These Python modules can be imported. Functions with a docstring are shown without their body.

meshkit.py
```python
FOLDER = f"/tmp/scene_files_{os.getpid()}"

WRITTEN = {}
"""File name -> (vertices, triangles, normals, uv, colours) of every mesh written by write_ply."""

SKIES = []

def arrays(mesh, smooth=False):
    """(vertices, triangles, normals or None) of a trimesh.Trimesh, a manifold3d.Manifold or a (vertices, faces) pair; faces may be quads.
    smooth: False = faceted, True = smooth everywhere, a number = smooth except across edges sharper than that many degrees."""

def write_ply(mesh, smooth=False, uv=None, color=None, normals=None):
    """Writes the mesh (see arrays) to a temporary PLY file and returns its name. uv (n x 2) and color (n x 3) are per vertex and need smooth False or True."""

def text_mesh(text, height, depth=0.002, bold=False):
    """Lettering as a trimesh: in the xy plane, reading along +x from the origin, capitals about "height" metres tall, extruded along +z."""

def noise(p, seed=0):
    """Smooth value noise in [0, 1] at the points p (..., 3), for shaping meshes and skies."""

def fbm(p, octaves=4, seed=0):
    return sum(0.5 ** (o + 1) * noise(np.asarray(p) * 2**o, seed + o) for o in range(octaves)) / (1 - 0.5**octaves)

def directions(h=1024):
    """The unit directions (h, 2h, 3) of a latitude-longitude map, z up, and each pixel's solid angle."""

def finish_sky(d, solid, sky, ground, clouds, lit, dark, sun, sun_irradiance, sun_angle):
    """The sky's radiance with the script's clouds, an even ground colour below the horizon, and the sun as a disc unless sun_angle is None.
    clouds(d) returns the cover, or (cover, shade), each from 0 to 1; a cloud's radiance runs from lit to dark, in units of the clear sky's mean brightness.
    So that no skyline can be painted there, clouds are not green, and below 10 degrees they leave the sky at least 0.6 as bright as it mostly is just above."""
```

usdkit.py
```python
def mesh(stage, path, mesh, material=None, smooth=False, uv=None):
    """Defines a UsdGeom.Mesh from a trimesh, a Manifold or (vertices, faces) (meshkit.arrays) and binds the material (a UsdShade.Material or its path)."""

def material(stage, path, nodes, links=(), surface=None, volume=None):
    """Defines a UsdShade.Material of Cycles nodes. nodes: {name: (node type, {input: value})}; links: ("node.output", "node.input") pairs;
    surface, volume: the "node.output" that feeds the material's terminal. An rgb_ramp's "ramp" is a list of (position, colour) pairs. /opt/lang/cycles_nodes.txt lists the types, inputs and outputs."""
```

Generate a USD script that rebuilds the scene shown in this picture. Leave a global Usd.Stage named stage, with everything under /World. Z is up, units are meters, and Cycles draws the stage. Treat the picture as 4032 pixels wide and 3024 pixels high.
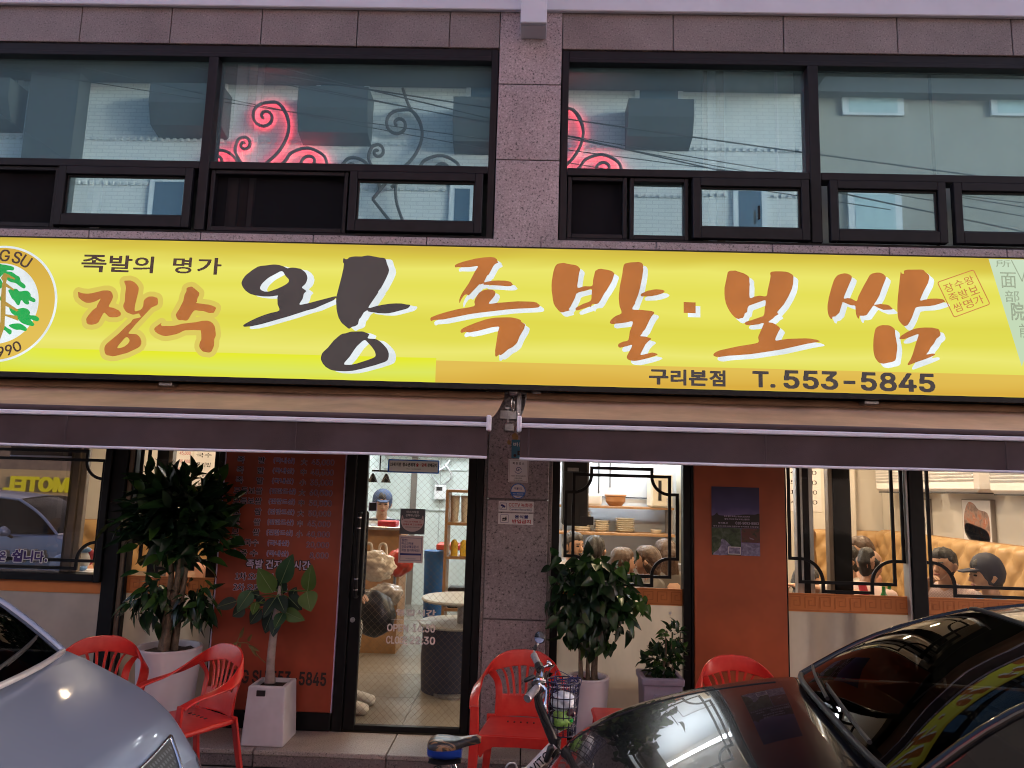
import math, random, glob
import numpy as np, trimesh, usdkit, meshkit
from manifold3d import Manifold, CrossSection
from shapely.geometry import Polygon, LineString, MultiPolygon, box as sbox, Point
from shapely import affinity
from shapely.ops import unary_union
from pxr import Usd, UsdGeom, UsdLux, UsdShade, Gf, Sdf

random.seed(7)
RNG = np.random.default_rng(7)
stage = Usd.Stage.CreateInMemory()
UsdGeom.Xform.Define(stage, '/World')
UsdGeom.Scope.Define(stage, '/World/Looks')

# ------------------------------------------------------------------ camera, sky, sun, exposure
YAW, PITCH, ROLL = np.radians([-1.422, 7.973, 1.6765])
EYE = np.array([0.0, -5.0, 1.7])
FOCAL = 2900 / 4032.0            # focal length over picture width
_cy, _sy, _cp, _sp, _cr, _sr = np.cos(YAW), np.sin(YAW), np.cos(PITCH), np.sin(PITCH), np.cos(ROLL), np.sin(ROLL)
FWD = np.array([_sy * _cp, _cy * _cp, _sp]); _rt = np.array([_cy, -_sy, 0.0]); _up = np.cross(_rt, FWD)
RIGHT = _cr * _rt + _sr * _up; UP = -_sr * _rt + _cr * _up
cam = UsdGeom.Camera.Define(stage, '/World/camera')
cam.CreateHorizontalApertureAttr(36.0); cam.CreateFocalLengthAttr(36.0 * FOCAL)
cam.CreateClippingRangeAttr(Gf.Vec2f(0.05, 500.0))
EXPO = 2.1; KE = 2.0 ** -EXPO      # lamps and lit signs are given as they show in the picture
cam.CreateExposureAttr(EXPO)
m = np.eye(4); m[0, :3], m[1, :3], m[2, :3], m[3, :3] = RIGHT, UP, -FWD, EYE
UsdGeom.Xformable(cam).AddTransformOp().Set(Gf.Matrix4d(*m.ravel().tolist()))

SUN_DIR = np.array([0.80, 0.30, 0.10]); SUN_DIR = SUN_DIR / np.linalg.norm(SUN_DIR)
SUN_EL, SUN_ROT = math.asin(SUN_DIR[2]), math.atan2(SUN_DIR[0], SUN_DIR[1])
sky_mat = usdkit.material(stage, '/World/Looks/sky_light', {
    's': ('sky_texture', {'sky_type': 'single_scattering', 'sun_disc': False, 'sun_elevation': SUN_EL, 'sun_rotation': SUN_ROT, 'aerosol_density': 2.0}),
    'bw': ('rgb_to_bw', {}),
    'tint': ('mix_color', {'blend_type': 'multiply', 'fac': 1.0, 'b': (0.88, 0.83, 1.08), 'use_clamp': False}),
    'mx': ('mix_color', {'blend_type': 'mix', 'fac': 0.35, 'use_clamp': False}),
    'b': ('background_shader', {'strength': 0.15})},
    [('s.color', 'bw.color'), ('s.color', 'mx.a'), ('bw.val', 'mx.b'), ('mx.result', 'tint.a'), ('tint.result', 'b.color')], surface='b.background')
dome = UsdLux.DomeLight.Define(stage, '/World/sky')
UsdShade.MaterialBindingAPI.Apply(dome.GetPrim()).Bind(sky_mat)
sun = UsdLux.DistantLight.Define(stage, '/World/sun')
sun.CreateNormalizeAttr(True); sun.CreateIntensityAttr(0.12); sun.CreateAngleAttr(12.0); sun.CreateColorAttr(Gf.Vec3f(1.0, 0.86, 0.74))
_z = SUN_DIR; _x = np.cross([0, 0, 1.0], _z); _x /= np.linalg.norm(_x); _y = np.cross(_z, _x)
m = np.eye(4); m[0, :3], m[1, :3], m[2, :3] = _x, _y, _z
UsdGeom.Xformable(sun).AddTransformOp().Set(Gf.Matrix4d(*m.ravel().tolist()))

LETTERS={'wang':[([(-1.743,3.132),(-1.698,3.129),(-1.664,3.117),(-1.645,3.108),(-1.613,3.114),(-1.579,3.111),(-1.551,3.104),(-1.521,3.081),(-1.507,3.052),(-1.507,3.029),(-1.517,3.003),(-1.538,2.981),(-1.525,2.967),(-1.507,2.954),(-1.522,2.937),(-1.528,2.901),(-1.542,2.878),(-1.544,2.861),(-1.512,2.865),(-1.442,2.886),(-1.365,2.908),(-1.314,2.923),(-1.302,2.919),(-1.302,2.91),(-1.309,2.912),(-1.323,2.895),(-1.374,2.871),(-1.444,2.837),(-1.498,2.821),(-1.579,2.791),(-1.676,2.759),(-1.768,2.729),(-1.833,2.711),(-1.877,2.704),(-1.905,2.702),(-1.909,2.715),(-1.864,2.744),(-1.8,2.776),(-1.735,2.8),(-1.679,2.818),(-1.693,2.86),(-1.698,2.906),(-1.696,2.92),(-1.738,2.913),(-1.771,2.911),(-1.827,2.914),(-1.878,2.925),(-1.919,2.951),(-1.943,2.985),(-1.945,3.013),(-1.927,3.048),(-1.89,3.083),(-1.845,3.115),(-1.798,3.123)],[(-1.68,3.088),(-1.653,3.054),(-1.629,3.029),(-1.636,3.006),(-1.67,2.983),(-1.719,2.959),(-1.762,2.945),(-1.796,2.947),(-1.819,2.965),(-1.811,2.994),(-1.775,3.034),(-1.727,3.065)]),([(-1.272,3.186),(-1.257,3.18),(-1.241,3.183),(-1.233,3.193),(-1.194,3.201),(-1.15,3.201),(-1.111,3.209),(-1.072,3.204),(-1.027,3.196),(-0.992,3.191),(-0.977,3.155),(-0.961,3.109),(-0.978,3.053),(-1.007,2.99),(-1.026,2.963),(-1.024,2.958),(-1.055,2.904),(-1.085,2.85),(-1.031,2.864),(-0.966,2.878),(-0.905,2.885),(-0.867,2.885),(-0.833,2.879),(-0.808,2.875),(-0.824,2.853),(-0.87,2.838),(-0.946,2.817),(-1.017,2.816),(-1.062,2.822),(-1.084,2.825),(-1.09,2.833),(-1.114,2.818),(-1.131,2.784),(-1.142,2.772),(-1.148,2.739),(-1.166,2.724),(-1.188,2.718),(-1.204,2.705),(-1.221,2.715),(-1.255,2.742),(-1.28,2.78),(-1.294,2.825),(-1.301,2.87),(-1.303,2.923),(-1.288,3.0),(-1.271,3.092),(-1.266,3.146),(-1.273,3.157)],None),([(-1.186,2.687),(-1.12,2.69),(-1.092,2.681),(-1.069,2.671),(-1.079,2.647),(-1.052,2.641),(-1.019,2.639),(-0.985,2.617),(-0.95,2.582),(-0.933,2.547),(-0.934,2.516),(-0.948,2.494),(-0.999,2.473),(-1.063,2.452),(-1.127,2.434),(-1.187,2.422),(-1.279,2.422),(-1.33,2.437),(-1.364,2.467),(-1.379,2.5),(-1.372,2.538),(-1.338,2.575),(-1.303,2.623),(-1.256,2.666),(-1.224,2.675)],[(-1.099,2.632),(-1.072,2.612),(-1.037,2.575),(-1.021,2.544),(-1.023,2.522),(-1.055,2.505),(-1.119,2.481),(-1.173,2.466),(-1.219,2.464),(-1.219,2.482),(-1.19,2.518),(-1.162,2.566),(-1.137,2.6)])],'jok':[([(-0.522,3.152),(-0.509,3.164),(-0.466,3.181),(-0.405,3.199),(-0.348,3.211),(-0.291,3.216),(-0.264,3.215),(-0.242,3.201),(-0.241,3.192),(-0.234,3.179),(-0.254,3.169),(-0.271,3.144),(-0.293,3.096),(-0.302,3.091),(-0.312,3.071),(-0.322,3.043),(-0.298,3.048),(-0.263,3.055),(-0.215,3.057),(-0.171,3.055),(-0.145,3.048),(-0.134,3.034),(-0.13,3.029),(-0.144,3.021),(-0.17,3.019),(-0.223,3.021),(-0.289,3.025),(-0.325,3.025),(-0.328,3.034),(-0.348,3.026),(-0.354,3.028),(-0.38,2.997),(-0.409,2.965),(-0.423,2.95),(-0.435,2.957),(-0.452,2.95),(-0.469,2.925),(-0.48,2.897),(-0.484,2.918),(-0.474,2.95),(-0.454,2.986),(-0.425,3.032),(-0.404,3.078),(-0.384,3.119),(-0.368,3.152),(-0.411,3.146),(-0.464,3.142),(-0.499,3.143),(-0.517,3.14)],None),([(-0.296,2.995),(-0.266,2.992),(-0.248,2.98),(-0.247,2.96),(-0.259,2.937),(-0.287,2.898),(-0.232,2.904),(-0.176,2.91),(-0.097,2.918),(-0.023,2.918),(0.02,2.915),(0.038,2.906),(0.05,2.893),(0.038,2.879),(-0.022,2.873),(-0.109,2.867),(-0.196,2.857),(-0.304,2.841),(-0.413,2.823),(-0.521,2.797),(-0.585,2.783),(-0.646,2.778),(-0.661,2.77),(-0.67,2.78),(-0.667,2.793),(-0.643,2.807),(-0.566,2.834),(-0.479,2.858),(-0.385,2.878),(-0.383,2.907),(-0.373,2.939),(-0.352,2.971),(-0.327,2.987)],None),([(-0.467,2.703),(-0.463,2.718),(-0.44,2.734),(-0.388,2.758),(-0.324,2.784),(-0.268,2.799),(-0.216,2.806),(-0.138,2.808),(-0.094,2.8),(-0.072,2.79),(-0.068,2.779),(-0.046,2.766),(-0.043,2.757),(-0.049,2.733),(-0.074,2.688),(-0.079,2.675),(-0.094,2.637),(-0.123,2.608),(-0.149,2.594),(-0.178,2.567),(-0.199,2.553),(-0.208,2.557),(-0.23,2.543),(-0.235,2.583),(-0.228,2.645),(-0.22,2.711),(-0.212,2.738),(-0.218,2.744),(-0.257,2.74),(-0.3,2.727),(-0.352,2.712),(-0.408,2.7),(-0.434,2.704),(-0.46,2.695)],None)],'bal':[([(0.207,3.187),(0.232,3.18),(0.271,3.176),(0.298,3.166),(0.312,3.146),(0.306,3.119),(0.301,3.073),(0.298,3.02),(0.342,3.031),(0.393,3.034),(0.399,3.075),(0.411,3.131),(0.423,3.144),(0.442,3.152),(0.476,3.149),(0.515,3.141),(0.537,3.126),(0.535,3.104),(0.521,3.063),(0.49,3.007),(0.476,2.987),(0.45,2.937),(0.431,2.914),(0.406,2.912),(0.392,2.905),(0.386,2.888),(0.382,2.894),(0.358,2.887),(0.315,2.869),(0.291,2.866),(0.285,2.875),(0.295,2.888),(0.339,2.912),(0.384,2.933),(0.391,2.975),(0.39,3.013),(0.361,3.004),(0.318,2.993),(0.291,2.979),(0.283,2.953),(0.252,2.887),(0.242,2.874),(0.247,2.863),(0.223,2.857),(0.204,2.85),(0.185,2.853),(0.165,2.873),(0.142,2.909),(0.129,2.979),(0.125,3.029),(0.129,3.089),(0.14,3.145),(0.154,3.173),(0.173,3.183)],None),([(0.602,3.183),(0.632,3.198),(0.67,3.203),(0.7,3.205),(0.724,3.194),(0.73,3.163),(0.724,3.103),(0.713,3.043),(0.698,2.982),(0.678,2.93),(0.678,2.922),(0.66,2.882),(0.721,2.879),(0.786,2.873),(0.803,2.86),(0.788,2.84),(0.764,2.795),(0.745,2.751),(0.728,2.731),(0.726,2.723),(0.713,2.703),(0.745,2.701),(0.784,2.688),(0.765,2.67),(0.746,2.648),(0.727,2.608),(0.715,2.579),(0.746,2.584),(0.789,2.596),(0.825,2.586),(0.808,2.574),(0.746,2.553),(0.689,2.539),(0.651,2.539),(0.629,2.55),(0.626,2.567),(0.638,2.591),(0.66,2.642),(0.626,2.634),(0.583,2.623),(0.568,2.633),(0.573,2.649),(0.602,2.664),(0.634,2.675),(0.644,2.733),(0.663,2.798),(0.615,2.791),(0.558,2.782),(0.524,2.78),(0.513,2.792),(0.524,2.812),(0.552,2.835),(0.589,2.855),(0.576,2.9),(0.57,2.959),(0.577,3.039),(0.591,3.115)],None),([(0.713,2.978),(0.72,2.99),(0.764,3.011),(0.817,3.021),(0.86,3.017),(0.871,3.007),(0.855,2.993),(0.817,2.98),(0.769,2.972),(0.72,2.97)],None)],'dot':[([(0.996,2.939),(1.074,2.938),(1.074,2.866),(0.996,2.866)],None)],'bo':[([(1.286,3.147),(1.302,3.158),(1.337,3.16),(1.349,3.155),(1.38,3.147),(1.396,3.14),(1.419,3.126),(1.428,3.11),(1.427,3.089),(1.43,3.065),(1.428,3.057),(1.428,2.978),(1.46,2.987),(1.495,2.993),(1.536,2.992),(1.546,3.031),(1.559,3.084),(1.567,3.129),(1.564,3.147),(1.576,3.158),(1.615,3.162),(1.666,3.16),(1.693,3.152),(1.714,3.135),(1.716,3.108),(1.709,3.06),(1.69,3.011),(1.662,2.958),(1.641,2.927),(1.606,2.887),(1.613,2.871),(1.589,2.856),(1.578,2.843),(1.547,2.818),(1.573,2.813),(1.604,2.796),(1.621,2.776),(1.611,2.756),(1.588,2.699),(1.621,2.701),(1.664,2.708),(1.722,2.712),(1.78,2.715),(1.83,2.712),(1.864,2.705),(1.875,2.695),(1.844,2.69),(1.798,2.68),(1.72,2.66),(1.624,2.636),(1.527,2.618),(1.411,2.599),(1.276,2.586),(1.225,2.577),(1.198,2.58),(1.186,2.591),(1.199,2.607),(1.23,2.622),(1.296,2.639),(1.373,2.657),(1.475,2.678),(1.478,2.713),(1.493,2.753),(1.518,2.808),(1.507,2.81),(1.484,2.801),(1.433,2.794),(1.402,2.795),(1.393,2.805),(1.403,2.817),(1.438,2.828),(1.485,2.847),(1.517,2.862),(1.525,2.91),(1.531,2.962),(1.494,2.952),(1.447,2.934),(1.42,2.922),(1.412,2.903),(1.409,2.881),(1.394,2.871),(1.39,2.855),(1.38,2.84),(1.37,2.84),(1.354,2.833),(1.333,2.841),(1.306,2.869),(1.283,2.908),(1.268,2.952),(1.263,3.001),(1.264,3.041),(1.274,3.094),(1.282,3.131)],None)],'ssam':[([(2.007,3.145),(2.028,3.153),(2.049,3.158),(2.074,3.154),(2.093,3.142),(2.098,3.131),(2.09,3.109),(2.067,3.06),(2.047,3.012),(2.041,2.987),(2.065,2.991),(2.09,2.987),(2.122,2.972),(2.136,3.006),(2.163,3.058),(2.195,3.116),(2.221,3.155),(2.263,3.168),(2.293,3.164),(2.313,3.149),(2.319,3.134),(2.311,3.114),(2.288,3.057),(2.272,3.013),(2.252,2.978),(2.235,2.951),(2.263,2.955),(2.284,2.956),(2.326,2.95),(2.346,2.935),(2.351,2.922),(2.303,2.916),(2.283,2.921),(2.254,2.933),(2.232,2.944),(2.212,2.917),(2.186,2.882),(2.177,2.877),(2.156,2.873),(2.138,2.874),(2.132,2.854),(2.121,2.867),(2.114,2.897),(2.113,2.938),(2.092,2.942),(2.063,2.95),(2.035,2.963),(2.028,2.953),(2.012,2.899),(2.001,2.884),(1.981,2.865),(1.964,2.863),(1.958,2.846),(1.948,2.852),(1.936,2.88),(1.932,2.923),(1.939,2.975),(1.953,3.027),(1.969,3.08),(1.985,3.12)],None),([(2.416,3.173),(2.424,3.164),(2.439,3.165),(2.437,3.178),(2.442,3.187),(2.461,3.192),(2.515,3.194),(2.561,3.193),(2.577,3.177),(2.593,3.164),(2.601,3.149),(2.595,3.116),(2.581,3.085),(2.563,3.055),(2.547,3.02),(2.534,2.986),(2.564,2.992),(2.598,2.999),(2.639,3.001),(2.677,2.998),(2.695,2.984),(2.68,2.975),(2.637,2.959),(2.595,2.95),(2.512,2.941),(2.494,2.915),(2.476,2.871),(2.451,2.826),(2.436,2.814),(2.421,2.814),(2.403,2.831),(2.388,2.859),(2.384,2.917),(2.387,2.968),(2.396,3.042),(2.407,3.107)],None),([(2.24,2.793),(2.258,2.807),(2.283,2.815),(2.32,2.815),(2.344,2.806),(2.362,2.787),(2.363,2.757),(2.369,2.711),(2.373,2.673),(2.366,2.626),(2.358,2.588),(2.339,2.574),(2.314,2.569),(2.281,2.56),(2.252,2.566),(2.244,2.574),(2.227,2.601),(2.219,2.643),(2.22,2.699),(2.229,2.758)],None),([(2.392,2.738),(2.417,2.759),(2.455,2.781),(2.493,2.797),(2.535,2.804),(2.588,2.807),(2.625,2.802),(2.646,2.793),(2.653,2.758),(2.626,2.732),(2.608,2.7),(2.586,2.674),(2.572,2.648),(2.557,2.627),(2.588,2.634),(2.609,2.634),(2.612,2.627),(2.591,2.615),(2.537,2.592),(2.487,2.574),(2.443,2.555),(2.435,2.564),(2.455,2.594),(2.478,2.65),(2.497,2.71),(2.513,2.759),(2.482,2.75),(2.428,2.728),(2.393,2.725)],None)],'jang':[([(-3.045,2.913),(-3.019,2.905),(-2.977,2.902),(-2.927,2.912),(-2.883,2.925),(-2.846,2.928),(-2.822,2.919),(-2.809,2.896),(-2.808,2.873),(-2.82,2.84),(-2.827,2.817),(-2.792,2.808),(-2.758,2.793),(-2.741,2.772),(-2.745,2.756),(-2.767,2.746),(-2.813,2.746),(-2.837,2.761),(-2.854,2.775),(-2.867,2.755),(-2.879,2.723),(-2.895,2.701),(-2.931,2.69),(-2.96,2.697),(-2.971,2.725),(-2.96,2.753),(-2.932,2.791),(-2.907,2.812),(-2.91,2.818),(-2.897,2.847),(-2.89,2.87),(-2.916,2.854),(-2.947,2.842),(-2.979,2.839),(-3.013,2.854),(-3.038,2.874),(-3.044,2.891)],None),([(-2.741,2.994),(-2.72,3.0),(-2.692,2.998),(-2.662,2.981),(-2.64,2.954),(-2.638,2.923),(-2.645,2.872),(-2.651,2.835),(-2.649,2.792),(-2.625,2.794),(-2.608,2.803),(-2.596,2.824),(-2.595,2.859),(-2.583,2.88),(-2.557,2.893),(-2.525,2.891),(-2.504,2.88),(-2.498,2.848),(-2.505,2.834),(-2.536,2.819),(-2.557,2.795),(-2.581,2.767),(-2.606,2.736),(-2.634,2.701),(-2.654,2.673),(-2.676,2.639),(-2.646,2.634),(-2.618,2.632),(-2.593,2.608),(-2.583,2.578),(-2.59,2.553),(-2.617,2.534),(-2.669,2.507),(-2.713,2.493),(-2.758,2.482),(-2.785,2.484),(-2.812,2.492),(-2.825,2.517),(-2.826,2.545),(-2.812,2.568),(-2.771,2.606),(-2.729,2.648),(-2.697,2.686),(-2.667,2.714),(-2.652,2.737),(-2.607,2.748),(-2.611,2.766),(-2.623,2.775),(-2.654,2.766),(-2.678,2.771),(-2.707,2.785),(-2.728,2.814),(-2.73,2.833),(-2.723,2.856),(-2.726,2.903),(-2.724,2.945),(-2.73,2.968)],[(-2.689,2.612),(-2.667,2.599),(-2.665,2.581),(-2.679,2.56),(-2.705,2.543),(-2.741,2.538),(-2.722,2.575)])],'su':[([(-2.312,2.957),(-2.284,2.967),(-2.265,2.958),(-2.245,2.942),(-2.228,2.928),(-2.226,2.91),(-2.234,2.891),(-2.237,2.875),(-2.236,2.863),(-2.244,2.856),(-2.2,2.852),(-2.154,2.846),(-2.126,2.838),(-2.104,2.826),(-2.112,2.804),(-2.12,2.791),(-2.154,2.791),(-2.187,2.802),(-2.219,2.803),(-2.246,2.805),(-2.267,2.779),(-2.274,2.76),(-2.293,2.735),(-2.322,2.737),(-2.35,2.738),(-2.368,2.763),(-2.368,2.781),(-2.352,2.809),(-2.337,2.847),(-2.328,2.87),(-2.324,2.908),(-2.313,2.936)],None),([(-2.462,2.715),(-2.465,2.7),(-2.455,2.694),(-2.378,2.696),(-2.347,2.706),(-2.302,2.716),(-2.23,2.725),(-2.19,2.735),(-2.154,2.737),(-2.126,2.727),(-2.105,2.705),(-2.093,2.664),(-2.09,2.636),(-2.098,2.613),(-2.096,2.572),(-2.107,2.535),(-2.122,2.523),(-2.144,2.525),(-2.17,2.531),(-2.193,2.56),(-2.191,2.592),(-2.184,2.611),(-2.19,2.661),(-2.193,2.671),(-2.23,2.672),(-2.298,2.668),(-2.337,2.648),(-2.372,2.636),(-2.426,2.626),(-2.468,2.636),(-2.497,2.654),(-2.506,2.672),(-2.496,2.688),(-2.479,2.702)],None)],'pine':[[(-3.605,3.086),(-3.583,3.09),(-3.541,3.084),(-3.508,3.075),(-3.501,3.062),(-3.508,3.05),(-3.537,3.053),(-3.551,3.044),(-3.513,3.039),(-3.481,3.019),(-3.456,3.005),(-3.444,2.976),(-3.416,2.956),(-3.406,2.939),(-3.415,2.927),(-3.436,2.935),(-3.461,2.952),(-3.48,2.963),(-3.516,2.971),(-3.538,2.985),(-3.556,3.014),(-3.574,3.02),(-3.595,3.002)],[(-3.52,2.916),(-3.469,2.924),(-3.444,2.907),(-3.393,2.912),(-3.367,2.89),(-3.362,2.873),(-3.335,2.859),(-3.327,2.845),(-3.338,2.834),(-3.373,2.845),(-3.368,2.826),(-3.379,2.817),(-3.4,2.825),(-3.425,2.848),(-3.433,2.816),(-3.447,2.813),(-3.471,2.841),(-3.49,2.858),(-3.508,2.887)],[(-3.5,2.8),(-3.452,2.784),(-3.413,2.793),(-3.378,2.788),(-3.355,2.766),(-3.355,2.746),(-3.321,2.744),(-3.293,2.73),(-3.288,2.713),(-3.305,2.704),(-3.346,2.717),(-3.317,2.686),(-3.324,2.672),(-3.358,2.676),(-3.406,2.693),(-3.445,2.732),(-3.483,2.76)],[(-3.487,2.673),(-3.462,2.683),(-3.417,2.687),(-3.381,2.67),(-3.362,2.651),(-3.371,2.636),(-3.406,2.644),(-3.434,2.643),(-3.47,2.657)],[(-3.515,2.667),(-3.493,2.653),(-3.465,2.639),(-3.465,2.614),(-3.476,2.61),(-3.508,2.636),(-3.52,2.644)],[(-3.593,2.99),(-3.581,2.984),(-3.566,2.955),(-3.573,2.926),(-3.618,2.913),(-3.668,2.901),(-3.677,2.924),(-3.635,2.96)],[(-3.601,2.867),(-3.579,2.879),(-3.563,2.845),(-3.606,2.821),(-3.683,2.796),(-3.721,2.818),(-3.668,2.854)],[(-3.573,2.746),(-3.557,2.706),(-3.6,2.682),(-3.678,2.669),(-3.705,2.697),(-3.646,2.727)],[(-3.619,3.054),(-3.599,3.037),(-3.608,3.013),(-3.656,2.983),(-3.705,2.958),(-3.713,2.981),(-3.667,3.023)]],'trunk':[[(-3.569,2.961),(-3.543,2.962),(-3.528,2.834),(-3.434,2.778),(-3.444,2.767),(-3.526,2.805),(-3.519,2.747),(-3.438,2.738),(-3.425,2.704),(-3.521,2.736),(-3.514,2.661),(-3.527,2.604),(-3.538,2.557),(-3.555,2.557),(-3.546,2.62),(-3.548,2.706),(-3.564,2.851)],[(-3.582,2.996),(-3.564,3.032),(-3.533,3.021),(-3.484,2.995),(-3.486,2.986),(-3.537,3.003),(-3.543,2.962),(-3.48,2.919),(-3.485,2.911),(-3.546,2.938),(-3.566,2.938),(-3.565,2.973)]],'stamp':[(2.647,3.112),(2.89,3.204),(2.986,2.97),(2.745,2.874)],'wedge':[(2.993,3.278),(3.161,2.565),(3.271,2.849),(3.302,3.295)],'logo':[(-3.583,2.821),(-3.182,2.836),(-3.635,3.231)]}

# ------------------------------------------------------------------ helpers
_used = {}
def numbered(parent, name):
    k = (parent, name); n = _used.get(k, 0); _used[k] = n + 1
    return f'{parent}/{name}' if n == 0 else f'{parent}/{name}_{n:03d}'
def path_of(p): return '/World' if p is None else str(p.GetPath())
def setd(prim, **kw):
    for k, v in kw.items():
        if v: prim.SetCustomDataByKey(k, v)
    return prim
def thing(name, label=None, cat=None, loc=(0, 0, 0), rz=0.0, group=None, kind=None):
    x = UsdGeom.Xform.Define(stage, numbered('/World', name))
    if any(loc): x.AddTranslateOp().Set(Gf.Vec3d(*map(float, loc)))
    if rz: x.AddRotateZOp().Set(float(rz))
    return setd(x.GetPrim(), label=label, category=cat, group=group, kind=kind)
def obj(name, mesh, mt, parent=None, smooth=False, **kw):
    if isinstance(mesh, list): mesh = join(mesh)
    p = usdkit.mesh(stage, numbered(path_of(parent), name), mesh, mt, smooth=smooth).GetPrim()
    return setd(p, **kw)
def solo(name, mesh, mt, label, cat, group=None, smooth=False):
    return obj(name, mesh, mt, None, smooth, label=label, category=cat, group=group)
def copy_of(root, loc, rz, label, group=None, tilt=None):
    was = root.GetCustomData()
    x = UsdGeom.Xform.Define(stage, numbered('/World', root.GetName().rstrip('0123456789').rstrip('_')))
    x.GetPrim().GetReferences().AddInternalReference(root.GetPath())
    x.ClearXformOpOrder()
    x.AddTranslateOp(opSuffix='c').Set(Gf.Vec3d(*map(float, loc))); x.AddRotateZOp(opSuffix='c').Set(float(rz))
    if tilt: x.AddRotateXOp(opSuffix='c').Set(float(tilt))
    x.GetPrim().SetInstanceable(True)
    return setd(x.GetPrim(), label=label, category=was['category'], group=group or was.get('group'))

def at(u, v, y):
    """The point of the plane y that the photograph (2212 wide) shows at u, v."""
    d = RIGHT * (u - 1106) / (FOCAL * 2212) - UP * (v - 829.5) / (FOCAL * 2212) + FWD
    return EYE + d * ((y - EYE[1]) / d[1])
def atz(u, v, z):
    d = RIGHT * (u - 1106) / (FOCAL * 2212) - UP * (v - 829.5) / (FOCAL * 2212) + FWD
    return EYE + d * ((z - EYE[2]) / d[2])
def span(u0, u1, vt, vb, y):
    uc, vc = (u0 + u1) / 2, (vt + vb) / 2
    return at(u0, vc, y)[0], at(u1, vc, y)[0], at(uc, vb, y)[2], at(uc, vt, y)[2]

def join(ms):
    vs, fs, o = [], [], 0
    for q in ms:
        v, f, _ = meshkit.arrays(q); vs.append(v); fs.append(f + o); o += len(v)
    return trimesh.Trimesh(np.vstack(vs), np.vstack(fs), process=False)
def box(x0, x1, y0, y1, z0, z1, b=0.0):
    x0, x1 = min(x0, x1), max(x0, x1); y0, y1 = min(y0, y1), max(y0, y1); z0, z1 = min(z0, z1), max(z0, z1)
    if b <= 0:
        q = trimesh.creation.box((x1 - x0, y1 - y0, z1 - z0)); q.apply_translation(((x0 + x1) / 2, (y0 + y1) / 2, (z0 + z1) / 2)); return q
    b = min(b, (x1 - x0) / 2.01, (y1 - y0) / 2.01, (z1 - z0) / 2.01)
    pts = []
    for X, sx in ((x0, 1), (x1, -1)):
        for Y, sy in ((y0, 1), (y1, -1)):
            for Z, sz in ((z0, 1), (z1, -1)):
                pts += [(X + sx * b, Y + sy * b, Z), (X + sx * b, Y, Z + sz * b), (X, Y + sy * b, Z + sz * b)]
    return trimesh.convex.convex_hull(np.array(pts))
def quad(a, b, c, d): return (np.array([a, b, c, d], float), np.array([[0, 1, 2, 3]]))
def paneq(x0, x1, y, z0, z1): return quad((x0, y, z0), (x1, y, z0), (x1, y, z1), (x0, y, z1))
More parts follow.
